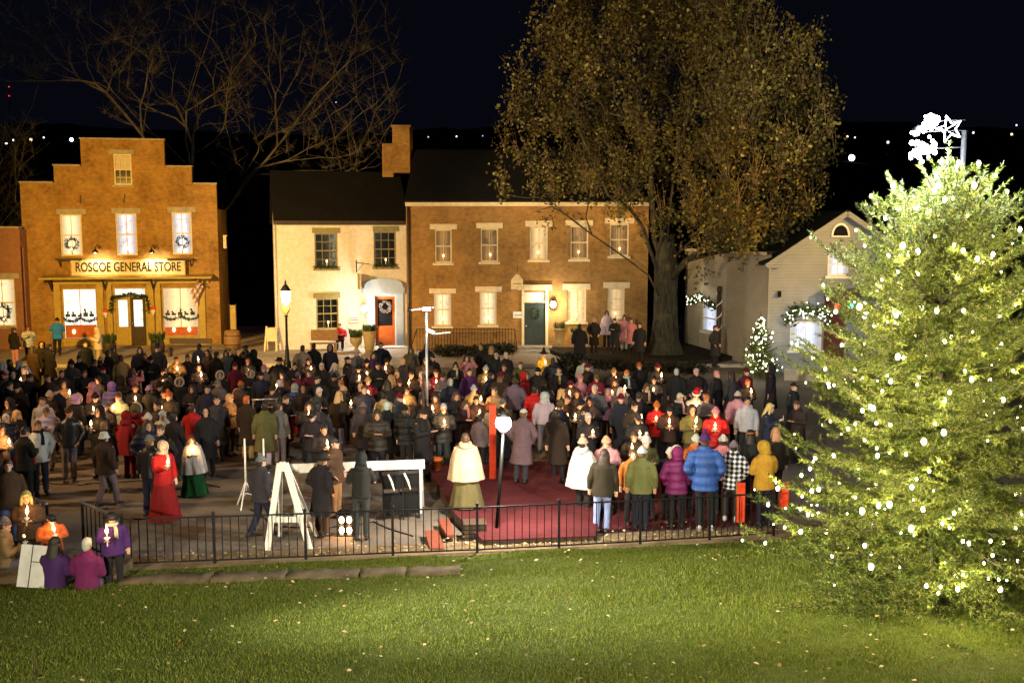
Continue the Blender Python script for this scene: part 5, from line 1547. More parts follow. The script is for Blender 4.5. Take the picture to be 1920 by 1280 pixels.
# iron fence before the brick building
A = G(782, 660, .13); B_ = G(965, 660, .13); o = thing('iron_fence', 'black iron area railing before the brick building windows', 'railing', A); d = B_ - A; h = hz(870, 617, A); m = MB()
for z in (.12, h): m.bar((0, 0, z), (d.x, d.y, z), .03)
for k in range(33):
    q = d * (k / 32); m.box(q.x - .012, q.x + .012, q.y - .012, q.y + .012, 0, h + .04)
m.build('bars', MT['black_metal'], o); m = MB(); m.bar((0, 0, h), (-.2, -.9, .3), .03); m.bar((d.x, d.y, h), (d.x + .1, d.y - .8, .3), .03); m.build('return_rail', MT['black_metal'], o)
# sandwich board, hoarding, barrels, flag
p = G(510, 657, .13); o = thing('sandwich_board', 'pale wooden A-frame pavement sign between store and white house', 'sign', p)
for s in (-1, 1):
    m = MB(); m.bar((-.28, s * .3, 0), (-.22, s * .03, 1.15), .07, .03); m.bar((.28, s * .3, 0), (.22, s * .03, 1.15), .07, .03); m.box(-.21, .21, s * .13 - .012, s * .13 + .012, .45, 1.08); m.build('leaf', MT['cream_paint'], o)
p = G(436, 655, .13); o = thing('plank_barrel', 'stack of dark wooden barrel and planks at the store corner', 'barrel', p); m = MB(); m.lathe([(0, 0), (.33, 0), (.4, .3), (.4, .62), (.34, .92), (0, .92)]); m.build('staves', MT['wood'], o); m = MB(); m.torus((0, 0, .25), .4, .015, 20, 5); m.torus((0, 0, .68), .4, .015, 20, 5); m.build('hoop', MT['black_metal'], o)
p = G(432, 650, .13); o = thing('notice_board', 'upright ochre board lit at the right corner of the store', 'board', p + Vector((0, .5, 0))); m = MB(); m.box(-.1, .16, 0, .05, .3, 2.0); m.build('panel', MT['ochre_paint'], o); m = MB(); m.box(-.14, -.1, 0, .05, 0, 2.05); m.box(.16, .2, 0, .05, 0, 2.05); m.build('post', MT['dark_wood'], o)
fp = ST.pt(ST.uz(392, 540)[0], -.1, ST.uz(392, 540)[1]); o = thing('draped_flag', 'draped pale striped flag hanging at the store right display window', 'flag', fp); m = MB(); m.tube((0, 0, 0), (-.35, -.75, .55), .018); m.build('staff', MT['wood'], o)
t = NT('flag_cloth'); b = t.bsdf(None, .9, .1); w = t.n('ShaderNodeTexWave', wave_type='BANDS', bands_direction='DIAGONAL', Scale=1.6); t.l(t.coord(), w.inputs['Vector']); t.l(t.ramp(w.outputs['Fac'], [(.4, (.66, .6, .56)), (.6, (.5, .26, .22))]), b.inputs['Base Color'])
m = MB(); vs = []; n = 9
for i in range(n + 1):
    for j in range(6): f = j / 5; vs.append((-.33 + .1 * i / n - .35 * f + .06 * math.sin(i * 1.7 + j), -.7 + .5 * i / n + .05 * math.sin(i * 2.1 + j * 1.3), .5 - .42 * i / n - f * (.75 + .25 * i / n)))
k = len(vs); m.add(vs + [(x, y + .01, z) for x, y, z in vs], [(i * 6 + j, i * 6 + j + 1, i * 6 + 7 + j, i * 6 + 6 + j) for i in range(n) for j in range(5)] + [(k + i * 6 + 6 + j, k + i * 6 + 7 + j, k + i * 6 + j + 1, k + i * 6 + j) for i in range(n) for j in range(5)], 0, True); m.build('cloth', t.m, o)
for px, py, lab in ((199, 585, 'red and white ornament hung between left window and store doors'), (288, 580, 'red bow ornament hung right of the store doors')):
    u, z = ST.uz(px, py); o = thing('wall_ornament', lab, 'ornament', ST.pt(u, -.12, z)); m = MB(); m.ell((0, 0, .08), (.14, .06, .09), 10, 6); m.build('bow', MT['red_paint'], o); m = MB(); m.lathe([(.02, .0), (.13, -.03), (.1, -.1), (.03, -.28)]); m.build('tail', MT['paper'], o)
# twisted barber-like figure pole at the wing
u, z = WG.uz(1368, 580); q = WG.pt(u, -.5, 0); o = thing('spiral_pole', 'dark red carved pole with pale spiral stripes by the clapboard wing', 'pole', q); z1 = WG.uz(1368, 546, -.5)[1]; z0 = WG.uz(1368, 640, -.5)[1]
m = MB(); m.tube((0, 0, 0), (0, 0, z1), .11, .1, 12); m.ell((0, 0, z1 + .06), .12, 10, 8); m.lathe([(0, 0), (.22, 0), (.2, .12), (.1, .16)]); m.build('shaft', MT['dark_wood'], o)
m = MB(); sp = [Vector((.115 * math.cos(a), .115 * math.sin(a), .9 + a * .09)) for a in [k * .35 for k in range(int((z1 - 1.0) / .09 / .35))]]; m.loft(sp, [.025] * len(sp), 5); m.build('stripe', MT['paper'], o)
# parapet beyond right, low wall at kerb
A, B_ = G(1470, 712), G(1660, 720); m = MB(); d = B_ - A; m.bar((0, 0, .22), (d.x, d.y, .22), .35, .44); o = m.build('low_wall', MT['stone'], None, A); tag(o, 'low pale stone wall before the gabled clapboard house', 'wall')

# dark strips laid on the asphalt to stand for line shadows
for k, (pts, lab) in enumerate(((((20, 912), (90, 905), (150, 909), (205, 903), (330, 897), (430, 915)), 'dark strip for a shadow line across the asphalt at left'), (((470, 955), (520, 985), (610, 990), (700, 978), (790, 1012)), 'dark strip for a shadow line from the tripods towards the stage'))):
    q = [G(x, y, .012) for x, y in pts]; m = MB(); pp = []
    for i in range(len(q) - 1):
        for j in range(6): pp.append(q[i].lerp(q[i + 1], j / 6) - q[0] + Vector((0, .05 * math.sin(i * 3 + j), 0)))
    m.loft(pp, [.014] * len(pp), 6); tag(m.build('shadow_line', MT['black_metal'], None, q[0]), lab, 'shadow_line')
# ------------------------------------------------------------------ people
R.seed(17)
MT['skin'] = mat_objcol('skin', .55, .1, 30); MT['eye'] = mat_plain('eye', (.02, .015, .012), .3, .1, 10, 0); MT['lip'] = mat_plain('lip', (.3, .1, .08), .5, .1, 10, 0)
MT['cloth'] = mat_cloth('cloth'); MT['quilted'] = mat_cloth('quilted', 'puffer'); MT['knit'] = mat_cloth('knit', 'knit')
MT['plaid'] = mat_cloth('plaid', 'plaid'); MT['spots'] = mat_cloth('spots', 'spots'); MT['hair'] = mat_objcol('hair', .5, .6, 70); MT['leather'] = mat_objcol('leather', .35, .15, 25)
CL = {'bk': ('black', (.016, .015, .017)), 'ch': ('charcoal', (.04, .038, .042)), 'gy': ('grey', (.15, .14, .15)), 'lg': ('light grey', (.4, .38, .4)), 'wh': ('white', (.5, .48, .45)), 'cr': ('cream', (.62, .52, .38)),
      'nv': ('navy', (.017, .019, .038)), 'bl': ('blue', (.03, .09, .3)), 'sb': ('bright blue', (.03, .2, .65)), 'rd': ('bright red', (.42, .012, .014)), 'dr': ('dark red', (.22, .008, .01)), 'mr': ('maroon', (.13, .012, .03)), 'pu': ('purple', (.065, .02, .1)),
      'pl': ('plum', (.16, .015, .085)), 'lv': ('lavender', (.36, .22, .5)), 'pk': ('pink', (.55, .22, .26)), 'br': ('brown', (.075, .04, .022)), 'db': ('dark brown', (.032, .02, .014)), 'tn': ('tan', (.3, .18, .08)), 'kh': ('khaki', (.42, .25, .09)),
      'ol': ('olive', (.11, .095, .035)), 'gn': ('green', (.015, .1, .03)), 'lm': ('sage green', (.14, .16, .05)), 'yl': ('mustard yellow', (.5, .3, .03)), 'og': ('orange', (.45, .13, .025)), 'bg': ('beige', (.48, .36, .22)), 'gp': ('grey purple', (.125, .1, .115)), 'db2': ('denim', (.08, .13, .26)), 'jn': ('light denim', (.26, .34, .55)),
      'bd': ('blond', (.5, .32, .12)), 'au': ('auburn', (.16, .04, .02)), 'gh': ('grey', (.42, .4, .38)), 'ob': ('peach', (.6, .3, .16))}
CZ = {'j': ('jacket', 'cloth'), 'p': ('puffer jacket', 'quilted'), 'l': ('coat', 'cloth'), 'h': ('hoodie', 'cloth'), 'c': ('cape', 'cloth'), 'x': ('plaid jacket', 'plaid'), 'o': ('spotted coat', 'spots'), 'k': ('leather jacket', 'leather'), 's': ('sweater', 'knit')}
HEADW = {'sh': '{} hair', 'lh': 'long {} hair', 'bn': '{} beanie', 'bl': '{} beanie over long hair', 'pb': '{} bobble hat', 'cp': '{} cap', 'hd': '{} hood up', 'fh': 'fur-edged {} hood', 'sa': 'santa hat', 'th': '{} top hat', 'wh': 'wide {} hat', 'ph': 'pointed {} hat', 'hb': '{} headband over long hair', 'bo': '{} bonnet', 'bk': '{} bucket hat', 'bb': 'bald head'}

ARM = {  # elbow, wrist, fingertip direction for the +x arm (mirrored for the other)
    'a': ((.26, .02, 1.12), (.275, -.05, .89), (0, -.15, -1)), 'c': ((.26, -.03, 1.13), (.075, -.26, 1.17), (-.55, -.8, .15)), 'k': ((.31, .07, 1.14), (.21, -.08, .95), (-.4, -.5, -.7)),
    'p': ((.27, -.06, 1.15), (.1, -.29, 1.27), (-.45, -.7, .4)), 'u': ((.28, -.17, 1.3), (.11, -.30, 1.5), (-.4, -.5, .7)), 'w': ((.26, .09, 1.13), (.27, .02, .9), (0, -.3, -1)), 'f': ((.25, -.1, 1.14), (.16, -.33, 1.2), (-.2, -1, .2))}
POSE = {'a': ('a', 'a'), 'c': ('c', 'c'), 'r': ('f', 'a'), 'l': ('a', 'f'), 'k': ('k', 'k'), 'p': ('p', 'p'), 'u': ('u', 'u'), 'w': ('w', 'a'), 's': ('c', 'c'), 'g': ('c', 'c')}   # (-x arm, +x arm)
BOW = {'c': .28, 'p': .34, 's': .12, 'r': .12, 'l': .12}
def dz_of(p): return -.43 if p == 's' else -.76 if p == 'g' else 0
def head_of(p): return Vector((0, -.015 - .05 * BOW.get(p, 0) / .3, 1.595 + dz_of(p) - .008 * (p in 'cp'))), BOW.get(p, 0)
def hand_of(p):
    z = dz_of(p)
    return {'c': Vector((0, -.34, 1.2 + z)), 's': Vector((0, -.34, 1.2 + z)), 'p': Vector((0, -.37, 1.33)), 'u': Vector((0, -.38, 1.6)), 'r': Vector((-.15, -.42, 1.23)), 'l': Vector((.15, -.42, 1.23))}.get(p, Vector((-.26, -.12, .84)))
def legs_of(p):
    if p == 's': return [((s * .1, .0, .46), (s * .12, -.43, .5), (s * .12, -.40, .09)) for s in (-1, 1)]
    if p == 'g': return [((s * .1, -.03, .13), (s * .17, -.37, .34), (s * .13, -.60, .09)) for s in (-1, 1)]
    if p == 'w': return [((-.09, 0, .88), (-.09, -.14, .5), (-.09, -.16, .1)), ((.09, 0, .88), (.09, .03, .48), (.09, .24, .13))]
    return [((s * .095, 0, .88), (s * .1, -.015, .49), (s * .105, .01, .09)) for s in (-1, 1)]
def arms_of(p):
    z = dz_of(p); out = []
    for s, k in zip((-1, 1), POSE[p]):
        e, w, d = ARM[k]
        if p in 'cpsg' and s == -1: w = (w[0] - .01, w[1] - .02, w[2] + .012)
        out.append((Vector((s * .185, 0, 1.40 + z)), Vector((s * e[0], e[1], e[2] + z)), Vector((s * w[0], w[1], w[2] + z)), Vector((s * d[0], d[1], d[2])).normalized(), s))
    return out
_cache = {}
def body_mesh(p):
    if ('b', p) in _cache: return _cache['b', p]
    m = MB(); z = dz_of(p)
    m.loft([(0, 0, .82 + z), (0, 0, .93 + z), (0, .0, 1.06 + z), (0, -.01, 1.2 + z), (0, -.005, 1.33 + z), (0, .005, 1.41 + z), (0, .01, 1.45 + z), (0, .0, 1.5 + z), (0, -.01, 1.56 + z)], [(.15, .11), (.165, .115), (.14, .1), (.15, .11), (.17, .11), (.15, .09), (.075, .07), (.056, .058), (.055, .06)], 14)
    hc, bow = head_of(p); M = Matrix.Rotation(bow, 3, 'X')
    m.ell(hc + M @ Vector((0, .01, .02)), (.076, .094, .1), 14, 10, 0, M); m.ell(hc + M @ Vector((0, -.03, -.055)), (.058, .066, .066), 12, 8, 0, M)
    m.loft([hc + M @ Vector((0, -.078, .025)), hc + M @ Vector((0, -.102, -.012)), hc + M @ Vector((0, -.086, -.03))], [.011, .017, .014], 7)
    for s in (-1, 1): m.ell(hc + M @ Vector((s * .077, .015, -.005)), (.012, .022, .032), 7, 5, 0, M)
    m.ell(hc + M @ Vector((0, -.085, -.088)), (.026, .016, .016), 8, 5, 0, M)
    for a, e, w, d, s in arms_of(p):
        m.loft([a, a.lerp(e, .5), e, e.lerp(w, .4), w], [.056, .048, .042, .04, .028], 9)
        side = d.cross(Vector((0, 0, 1)) if abs(d.z) < .8 else Vector((0, 1, 0))).normalized()
        pc = w + d * .05
        m.loft([w, pc, w + d * .095], [(.027, .022), (.04, .02), (.036, .016)], 9, ref=tuple(side))
        up = side.cross(d).normalized(); curl = up * (-.35 if p in 'cpsg' else -.2)
        for q, L in zip((-1.5, -.5, .5, 1.5), (.058, .072, .07, .056)):
            b = w + d * .088 + side * (q * .018); m.loft([b, b + d * L * .55, b + (d * .55 + (d + curl).normalized() * .42) * L], [.0105, .0098, .008], 6)
        t0 = w + d * .03 + side * (s * -.03); m.loft([t0, t0 + d * .03 + side * (s * -.03), t0 + d * .062 + side * (s * -.034)], [.014, .012, .009], 6)
    for h, k, a in legs_of(p):
        h, k, a = Vector(h), Vector(k), Vector(a); m.loft([h, h.lerp(k, .5), k, k.lerp(a, .4), a], [.085, .07, .053, .052, .036], 10)
        m.loft([a + Vector((0, .055, -.05)), a + Vector((0, 0, -.045)), a + Vector((0, -.1, -.06)), a + Vector((0, -.18, -.068))], [.034, .042, .036, .024], 8)
    me = remesh(m, .0105, .3, 1, 'person', [MT['skin'], MT['eye'], MT['lip']])
    bm = bmesh.new(); bm.from_mesh(me)
    def blob(c, r, mi):
        g = bmesh.ops.create_uvsphere(bm, u_segments=7, v_segments=5, radius=1); M4 = Matrix.Translation(hc + M @ Vector(c)) @ M.to_4x4() @ Matrix.Diagonal((*r, 1))
        bmesh.ops.transform(bm, matrix=M4, verts=g['verts'])
        for f in {f for v in g['verts'] for f in v.link_faces}: f.material_index = mi; f.smooth = True
    for s in (-1, 1):
        blob((s * .031, -.078, .022), (.013, .008, .008), 1); blob((s * .032, -.081, .045), (.02, .007, .005), 1)
    blob((0, -.092, -.055), (.024, .008, .008), 2)
    bm.to_mesh(me); bm.free(); _cache['b', p] = me
    return me
def coat_mesh(p, ty):
    key = ('c', p, ty)
    if key in _cache: return _cache[key]
    z = dz_of(p); m = MB(); mat = MT[CZ[ty][1]]
    if ty == 'c':
        n = 44; rings = [(1.505, .075, .075), (1.47, .1, .095), (1.42, .2, .135), (1.3, .27, .19), (1.1, .32, .25), (.88, .35, .29), (.66, .385, .33)]; vs = []
        for zz, rx, ry in rings:
            fold = .012 + .05 * max(0, 1.4 - zz)
            for k in range(n):
                a = 2 * PI * k / n; f = 1 + fold * math.sin(a * 9 + zz * 1.2) + .4 * fold * math.sin(a * 17)
                vs.append((rx * f * math.cos(a), ry * f * math.sin(a) - .02, zz + z))
        fs = [(i * n + k, i * n + (k + 1) % n, (i + 1) * n + (k + 1) % n, (i + 1) * n + k) for i in range(len(rings) - 1) for k in range(n)]
        m.add(vs, fs, 0, True); m.torus((0, .05, 1.47 + z), .1, .05, 18, 7, 0, Matrix.Rotation(-.35, 3, 'X'), 1, 1.05)
        me = m.mesh('cape', mat)
    else:
        hem = {'j': .78, 'p': .76, 'l': .46, 'h': .84, 'x': .72, 'o': .5, 'k': .82, 's': .8}[ty]; g = {'p': 1.09, 'j': 1.06, 'l': 1.08, 'o': 1.1}.get(ty, 1.0)
        if p in 'sg': hem = max(hem, .88)
        R2 = [(hem, .2 + (.9 - hem) * .1, .155 + (.9 - hem) * .12), (hem + .02, .205 + (.9 - hem) * .1, .16 + (.9 - hem) * .12)]
        if hem < .7: R2.append((.75, .21, .165))
        R2 += [(.95, .2, .155), (1.08, .185, .145), (1.25, .205, .15), (1.36, .215, .145), (1.43, .165, .115), (1.475, .09, .088), (1.515, .083, .083)]
        m.loft([(0, -.005, a + z) for a, _, _ in R2], [(x * g, y * g) for _, x, y in R2], 20)
        for a, e, w, d, s in arms_of(p):
            q = {'p': 1.25, 's': 1.0, 'h': 1.02}.get(ty, 1.1)
            m.loft([a + Vector((-s * .04, 0, -.02)), a.lerp(e, .35), a.lerp(e, .75), e, e.lerp(w, .5), w - d * .0], [.085 * q, .076 * q, .068 * q, .066 * q, .058 * q, .05 * q], 11)
        if ty in 'hx': m.torus((0, .055, 1.465 + z), .085, .045, 16, 7, 0, Matrix.Rotation(-.5, 3, 'X'), 1.1, .9)
        me = remesh(m, .017, .45, 3, CZ[ty][0].replace(' ', '_'), mat)
        me.calc_loop_triangles()
        for v in me.vertices:     # cloth folds as real relief
            c = v.co; amp = .011 if ty != 'p' else .006
            v.co = c + v.normal * (amp * noise.noise(Vector((c.x * 9, c.y * 9, c.z * 5 + 3))) + (.009 * abs(math.sin(c.z * 22)) if ty == 'p' else 0))
    _cache[key] = me
    return me
def leg_mesh(p, ty):
    key = ('l', p, ty)
    if key in _cache: return _cache[key]
    m = MB(); z = dz_of(p)
    if ty == 'skirt':
        n = 40; rings = [(1.02, .16, .125), (.9, .2, .16), (.6, .26, .23), (.3, .31, .29), (.04, .36, .34)]; vs = []
        for zz, rx, ry in rings:
            for k in range(n):
                a = 2 * PI * k / n; f = 1 + .06 * (1 - zz) * math.sin(a * 11) + .03 * (1 - zz) * math.sin(a * 5 + 1); vs.append((rx * f * math.cos(a), ry * f * math.sin(a), zz))
        m.add(vs, [(i * n + k, (i + 1) * n + k, (i + 1) * n + (k + 1) % n, i * n + (k + 1) % n)[::-1] for i in range(len(rings) - 1) for k in range(n)], 0, True); me = m.mesh('skirt', MT['cloth'])
    else:
        m.loft([(0, 0, .80 + z), (0, 0, .9 + z), (0, 0, 1.04 + z)], [(.15, .12), (.175, .13), (.155, .115)], 14)
        for h, k, a in legs_of(p):
            h, k, a = Vector(h), Vector(k), Vector(a); m.loft([h, h.lerp(k, .5), k, k.lerp(a, .5), a + (k - a).normalized() * .01], [.102, .088, .072, .068, .066], 12)
        me = remesh(m, .016, .45, 2, 'trousers', MT['cloth'])
        for v in me.vertices: c = v.co; v.co = c + v.normal * .008 * noise.noise(Vector((c.x * 8, c.y * 8, c.z * 9)))
    _cache[key] = me
    return me
def head_mesh(kind):
    """head wear and hair in the head's own frame (face towards -y)"""
    if ('h', kind) in _cache: return _cache['h', kind]
    m = MB(); mat = 'hair'
    if kind == 'sh': m.ell((0, .022, .032), (.084, .098, .104), 14, 10); m.ell((0, .05, -.02), (.075, .06, .08), 12, 8); m.ell((0, -.05, .085), (.06, .045, .035), 10, 6)
    elif kind == 'lh':
        m.ell((0, .022, .03), (.09, .1, .108), 14, 10)
        m.loft([(0, .05, .05), (0, .065, -.06), (0, .085, -.17), (0, .1, -.27), (0, .1, -.33)], [(.088, .06), (.1, .06), (.115, .055), (.1, .045), (.05, .02)], 14)
        for s in (-1, 1): m.loft([(s * .06, -.03, .06), (s * .085, -.02, -.03), (s * .085, -.04, -.16), (s * .075, -.06, -.26)], [.03, .03, .034, .012], 8)
        m.ell((0, -.045, .085), (.065, .05, .036), 10, 6)
    elif kind in ('bn', 'pb', 'bl', 'sa'):
        mat = 'knit'; m.ell((0, .012, .035), (.092, .108, .105 if kind != 'pb' else .125), 16, 9, 0, None, -.02)
        m.torus((0, .012, .034), .089, .02, 20, 7, 0, None, 1, 1.16)
        if kind == 'pb': m.ell((0, .02, .185), .042, 9, 7)
        if kind == 'bn': m.ell((0, .03, .115), (.055, .06, .045), 10, 6)
        if kind == 'sa':
            m = MB(); m.loft([(0, .012, .06), (0, .015, .14), (.03, .03, .2), (.09, .05, .2), (.12, .06, .13)], [(.09, .105), (.07, .08), (.045, .05), (.03, .03), (.02, .02)], 14)
    elif kind == 'trim': mat = 'cloth'; m.torus((0, .012, .05), .093, .026, 22, 7, 0, None, 1, 1.15, .2); m.ell((.125, .06, .11), .032, 9, 7)
    elif kind == 'back': m.loft([(0, .06, .02), (0, .08, -.1), (0, .1, -.22), (0, .1, -.32)], [(.08, .045), (.1, .05), (.1, .045), (.04, .02)], 12)
    elif kind == 'cp': mat = 'cloth'; m.ell((0, .015, .04), (.088, .104, .085), 16, 8, 0, None, 0); m.loft([(0, -.07, .05), (0, -.13, .042), (0, -.175, .03)], [(.075, .008), (.075, .007), (.045, .005)], 12)
    elif kind in ('hd', 'fh'):
        mat = 'cloth'; n, q = 18, 10; vs = []; fs = []
        for j in range(q + 1):
            t = rad(52) + (PI - rad(52)) * j / q
            for k in range(n):
                a = 2 * PI * k / n; r = Vector((math.sin(t) * math.cos(a) * .128, -math.cos(t) * .135 + .03, math.sin(t) * math.sin(a) * .15 + .01)); vs.append(r)
        for j in range(q):
            for k in range(n): fs.append((j * n + k, j * n + (k + 1) % n, (j + 1) * n + (k + 1) % n, (j + 1) * n + k))
        m.add(vs, fs, 0, True); m.loft([(0, .05, -.06), (0, .05, -.13)], [(.115, .1), (.13, .11)], 16)
    elif kind == 'fur':
        mat = 'hair'; m.torus((0, -.06, .01), .112, .026, 30, 7, 0, Matrix.Rotation(PI / 2, 3, 'X'), 1, 1, .45); m.v = [(x, y, .01 + (z - .01) * 1.18) for x, y, z in m.v]
    elif kind == 'th': mat = 'cloth'; m.lathe([(.0, .062), (.155, .06), (.155, .07), (.09, .075), (.085, .2), (.09, .215), (0, .217)], (0, .01, 0), 18)
    elif kind in ('wh', 'bk'):
        mat = 'cloth'; b = .17 if kind == 'wh' else .125; m.lathe([(b, .03 if kind == 'wh' else .0), (.09, .06), (.088, .1), (.07, .135), (0, .142)], (0, .01, 0), 20)
    elif kind == 'ph': mat = 'cloth'; m.lathe([(.18, .05), (.09, .07), (.06, .16), (.02, .27), (0, .3)], (0, .01, 0), 18)
    elif kind == 'band': mat = 'knit'; m.torus((0, .012, .04), .09, .016, 20, 6, 0, Matrix.Rotation(.25, 3, 'X'), 1, 1.13)
    elif kind == 'bo': mat = 'cloth'; m.ell((0, .02, .03), (.105, .115, .12), 16, 10); m.torus((0, -.05, .02), .1, .016, 24, 6, 0, Matrix.Rotation(PI / 2 - .2, 3, 'X'), 1, 1.1, .3)
    elif kind == 'sc': mat = 'knit'; m.torus((0, .0, 0), .085, .042, 18, 8, 0, None, 1, 1); m.loft([(.04, -.1, -.02), (.05, -.15, -.12), (.05, -.165, -.3)], [(.035, .02), (.04, .014), (.04, .01)], 8)
    me = m.mesh('hair', MT[mat]); _cache['h', kind] = me
    return me
def shoe_mesh(p, i):
    if ('s', p, i) in _cache: return _cache['s', p, i]
    a = Vector(legs_of(p)[i][2]); m = MB()
    m.loft([a + Vector((0, .075, -.045)), a + Vector((0, .03, -.03)), a + Vector((0, -.06, -.045)), a + Vector((0, -.14, -.058)), a + Vector((0, -.19, -.065))], [(.036, .036), (.046, .05), (.048, .042), (.045, .03), (.025, .02)], 10); m.tube(a + Vector((0, .01, -.03)), a + Vector((0, .012, .05)), .05, .05, 9)
    me = m.mesh('shoe', MT['leather']); _cache['s', p, i] = me
    return me
_c = _c
PEOPLE = []
SK = [(.52, .3, .2), (.58, .36, .25), (.48, .26, .17), (.55, .33, .23), (.3, .16, .09)]
def person(x, y, h, f, p, coat, cc, lc, hk, hc_, cand=0, z=0, legs='t', desc=None, scarf=None, feet=False, at=None):
    top = G(x, y, z + h * (1 if hk not in ('th', 'ph', 'pb') else 1.03)); Yb = top.y
    loc = Vector((top.x, top.y, z))
    if p in 'sg':
        s0 = h / 1.72; loc = Vector((0, 0, 0)); q = G(x, y, z + (1.72 + dz_of(p)) * s0); loc = Vector((q.x, q.y, z))
    PEOPLE.append(dict(x=x, y=y, h=h, f=f, p=p, coat=coat, cc=cc, lc=lc, hk=hk, hc=hc_, cand=cand, z=z, legs=legs, desc=desc, scarf=scarf, loc=loc, feet=feet))
def build_person(P, label, group):
    s = P['h'] / 1.72; p = P['p']; gx = (.45 + .55 * s) * R.uniform(.9, 1.05)
    o = link('person', body_mesh(p), None, P['loc'], (R.gauss(0, .022) if p not in 'sg' else 0, R.gauss(0, .022), rad(P['f'] + R.uniform(-13, 13)))); o.scale = (gx, gx, s); o.color = (*R.choice(SK[:4] * 3 + SK[4:]), 1)
    tag(o, label, 'person', group)
    def part(nm, me, col, parent=o, loc=None, rot=None, lab=None):
        q = link(nm, me, parent, loc, rot); q.color = (*col, 1)
        return q
    j = lambda c, v=.14: tuple(max(.004, k * R.uniform(1 - v, 1 + v)) for k in c)
    part({'c': 'cape', 'p': 'puffer_jacket', 'l': 'coat', 'o': 'coat', 'h': 'hoodie', 's': 'sweater'}.get(P['coat'], 'jacket'), coat_mesh(p, P['coat']), j(CL[P['cc']][1]))
    part('skirt' if P['legs'] == 'skirt' else 'trousers', leg_mesh(p, P['legs']), j(CL[P['lc']][1]))
    hc, bow = head_of(p); hk = P['hk']; col = CL[P['hc']][1]; yaw = R.uniform(-.2, .2); hr = (bow, 0, yaw if hk in ('sh', 'bb') else 0)
    hairc = j(R.choice([(.03, .018, .01), (.07, .035, .015), (.02, .014, .01), (.12, .07, .03)]))
    if hk in ('sh', 'lh'): part('hair', head_mesh(hk), j(col), o, hc, hr)
    elif hk == 'bb': pass
    else:
        nm = {'hd': 'hood', 'fh': 'hood', 'hb': 'hair', 'cp': 'cap'}.get(hk, 'hat')
        if hk == 'hb':
            part('hair', head_mesh('lh'), hairc, o, hc, hr); part('headband', head_mesh('band'), j(col), o, hc, hr)
        else:
            q = part(nm, head_mesh({'bl': 'bn'}.get(hk, hk)), j(col) if hk != 'sa' else (.6, .012, .012), o, hc, hr)
            if hk == 'sa': part('hat_trim', head_mesh('trim'), (.75, .72, .68), q)
            if hk == 'fh': part('fur_trim', head_mesh('fur'), j((.35, .28, .22)), q)
            if hk == 'bl': part('hair', head_mesh('back'), hairc, o, hc, hr)
            elif hk in ('bn', 'pb', 'cp', 'th', 'wh', 'bk', 'ph', 'sa'):
                b = part('hair', head_mesh('sh'), hairc, o, hc - Vector((0, 0, .012)), hr); b.scale = (.97, .95, .8)
    if P['scarf']: part('scarf', head_mesh('sc'), j(CL[P['scarf']][1]), o, (0, -.005, 1.475 + dz_of(p)))
    if P['legs'] != 'skirt':
        for i in (0, 1): part('shoe', shoe_mesh(p, i), j(CL[P['feet']][1] if isinstance(P['feet'], str) else (.02, .018, .016)))
    return o
CANDLES = []
def build_candle(o, P, label, power):
    s = P['h'] / 1.72; w = o.matrix_basis @ hand_of(P['p'])
    c = MB(); c.tube((0, 0, -.07), (0, 0, .10), .011, .010, 7); q = c.build('candle', MT['wax'], None, w); q.scale = (1, 1, R.uniform(.6, 1.25)); q.rotation_euler = (R.gauss(0, .08), R.gauss(0, .08), 0); tag(q, label, 'candle', 'lit candles held by the crowd')
    m = MB(); m.lathe([(.018, .01), (.048, .05), (.05, .052), (.016, .008)], n=10); m.build('drip_cup', MT['paper'], q)
    m = MB(); m.lathe([(.004, .10), (.024, .13), (.026, .15), (.012, .195), (.001, .235)], n=7); m.build('flame', MT['flame'], q)
    ld = bpy.data.lights.new('candle_light', 'POINT'); ld.energy = power * R.uniform(.6, 1.5); ld.color = (1, .5, .18); ld.shadow_soft_size = .03
    l = bpy.data.objects.new('candle_light', ld); COL.objects.link(l); l.parent = q; l.location = (0, 0, .2)
CANDLE_W = 14.0
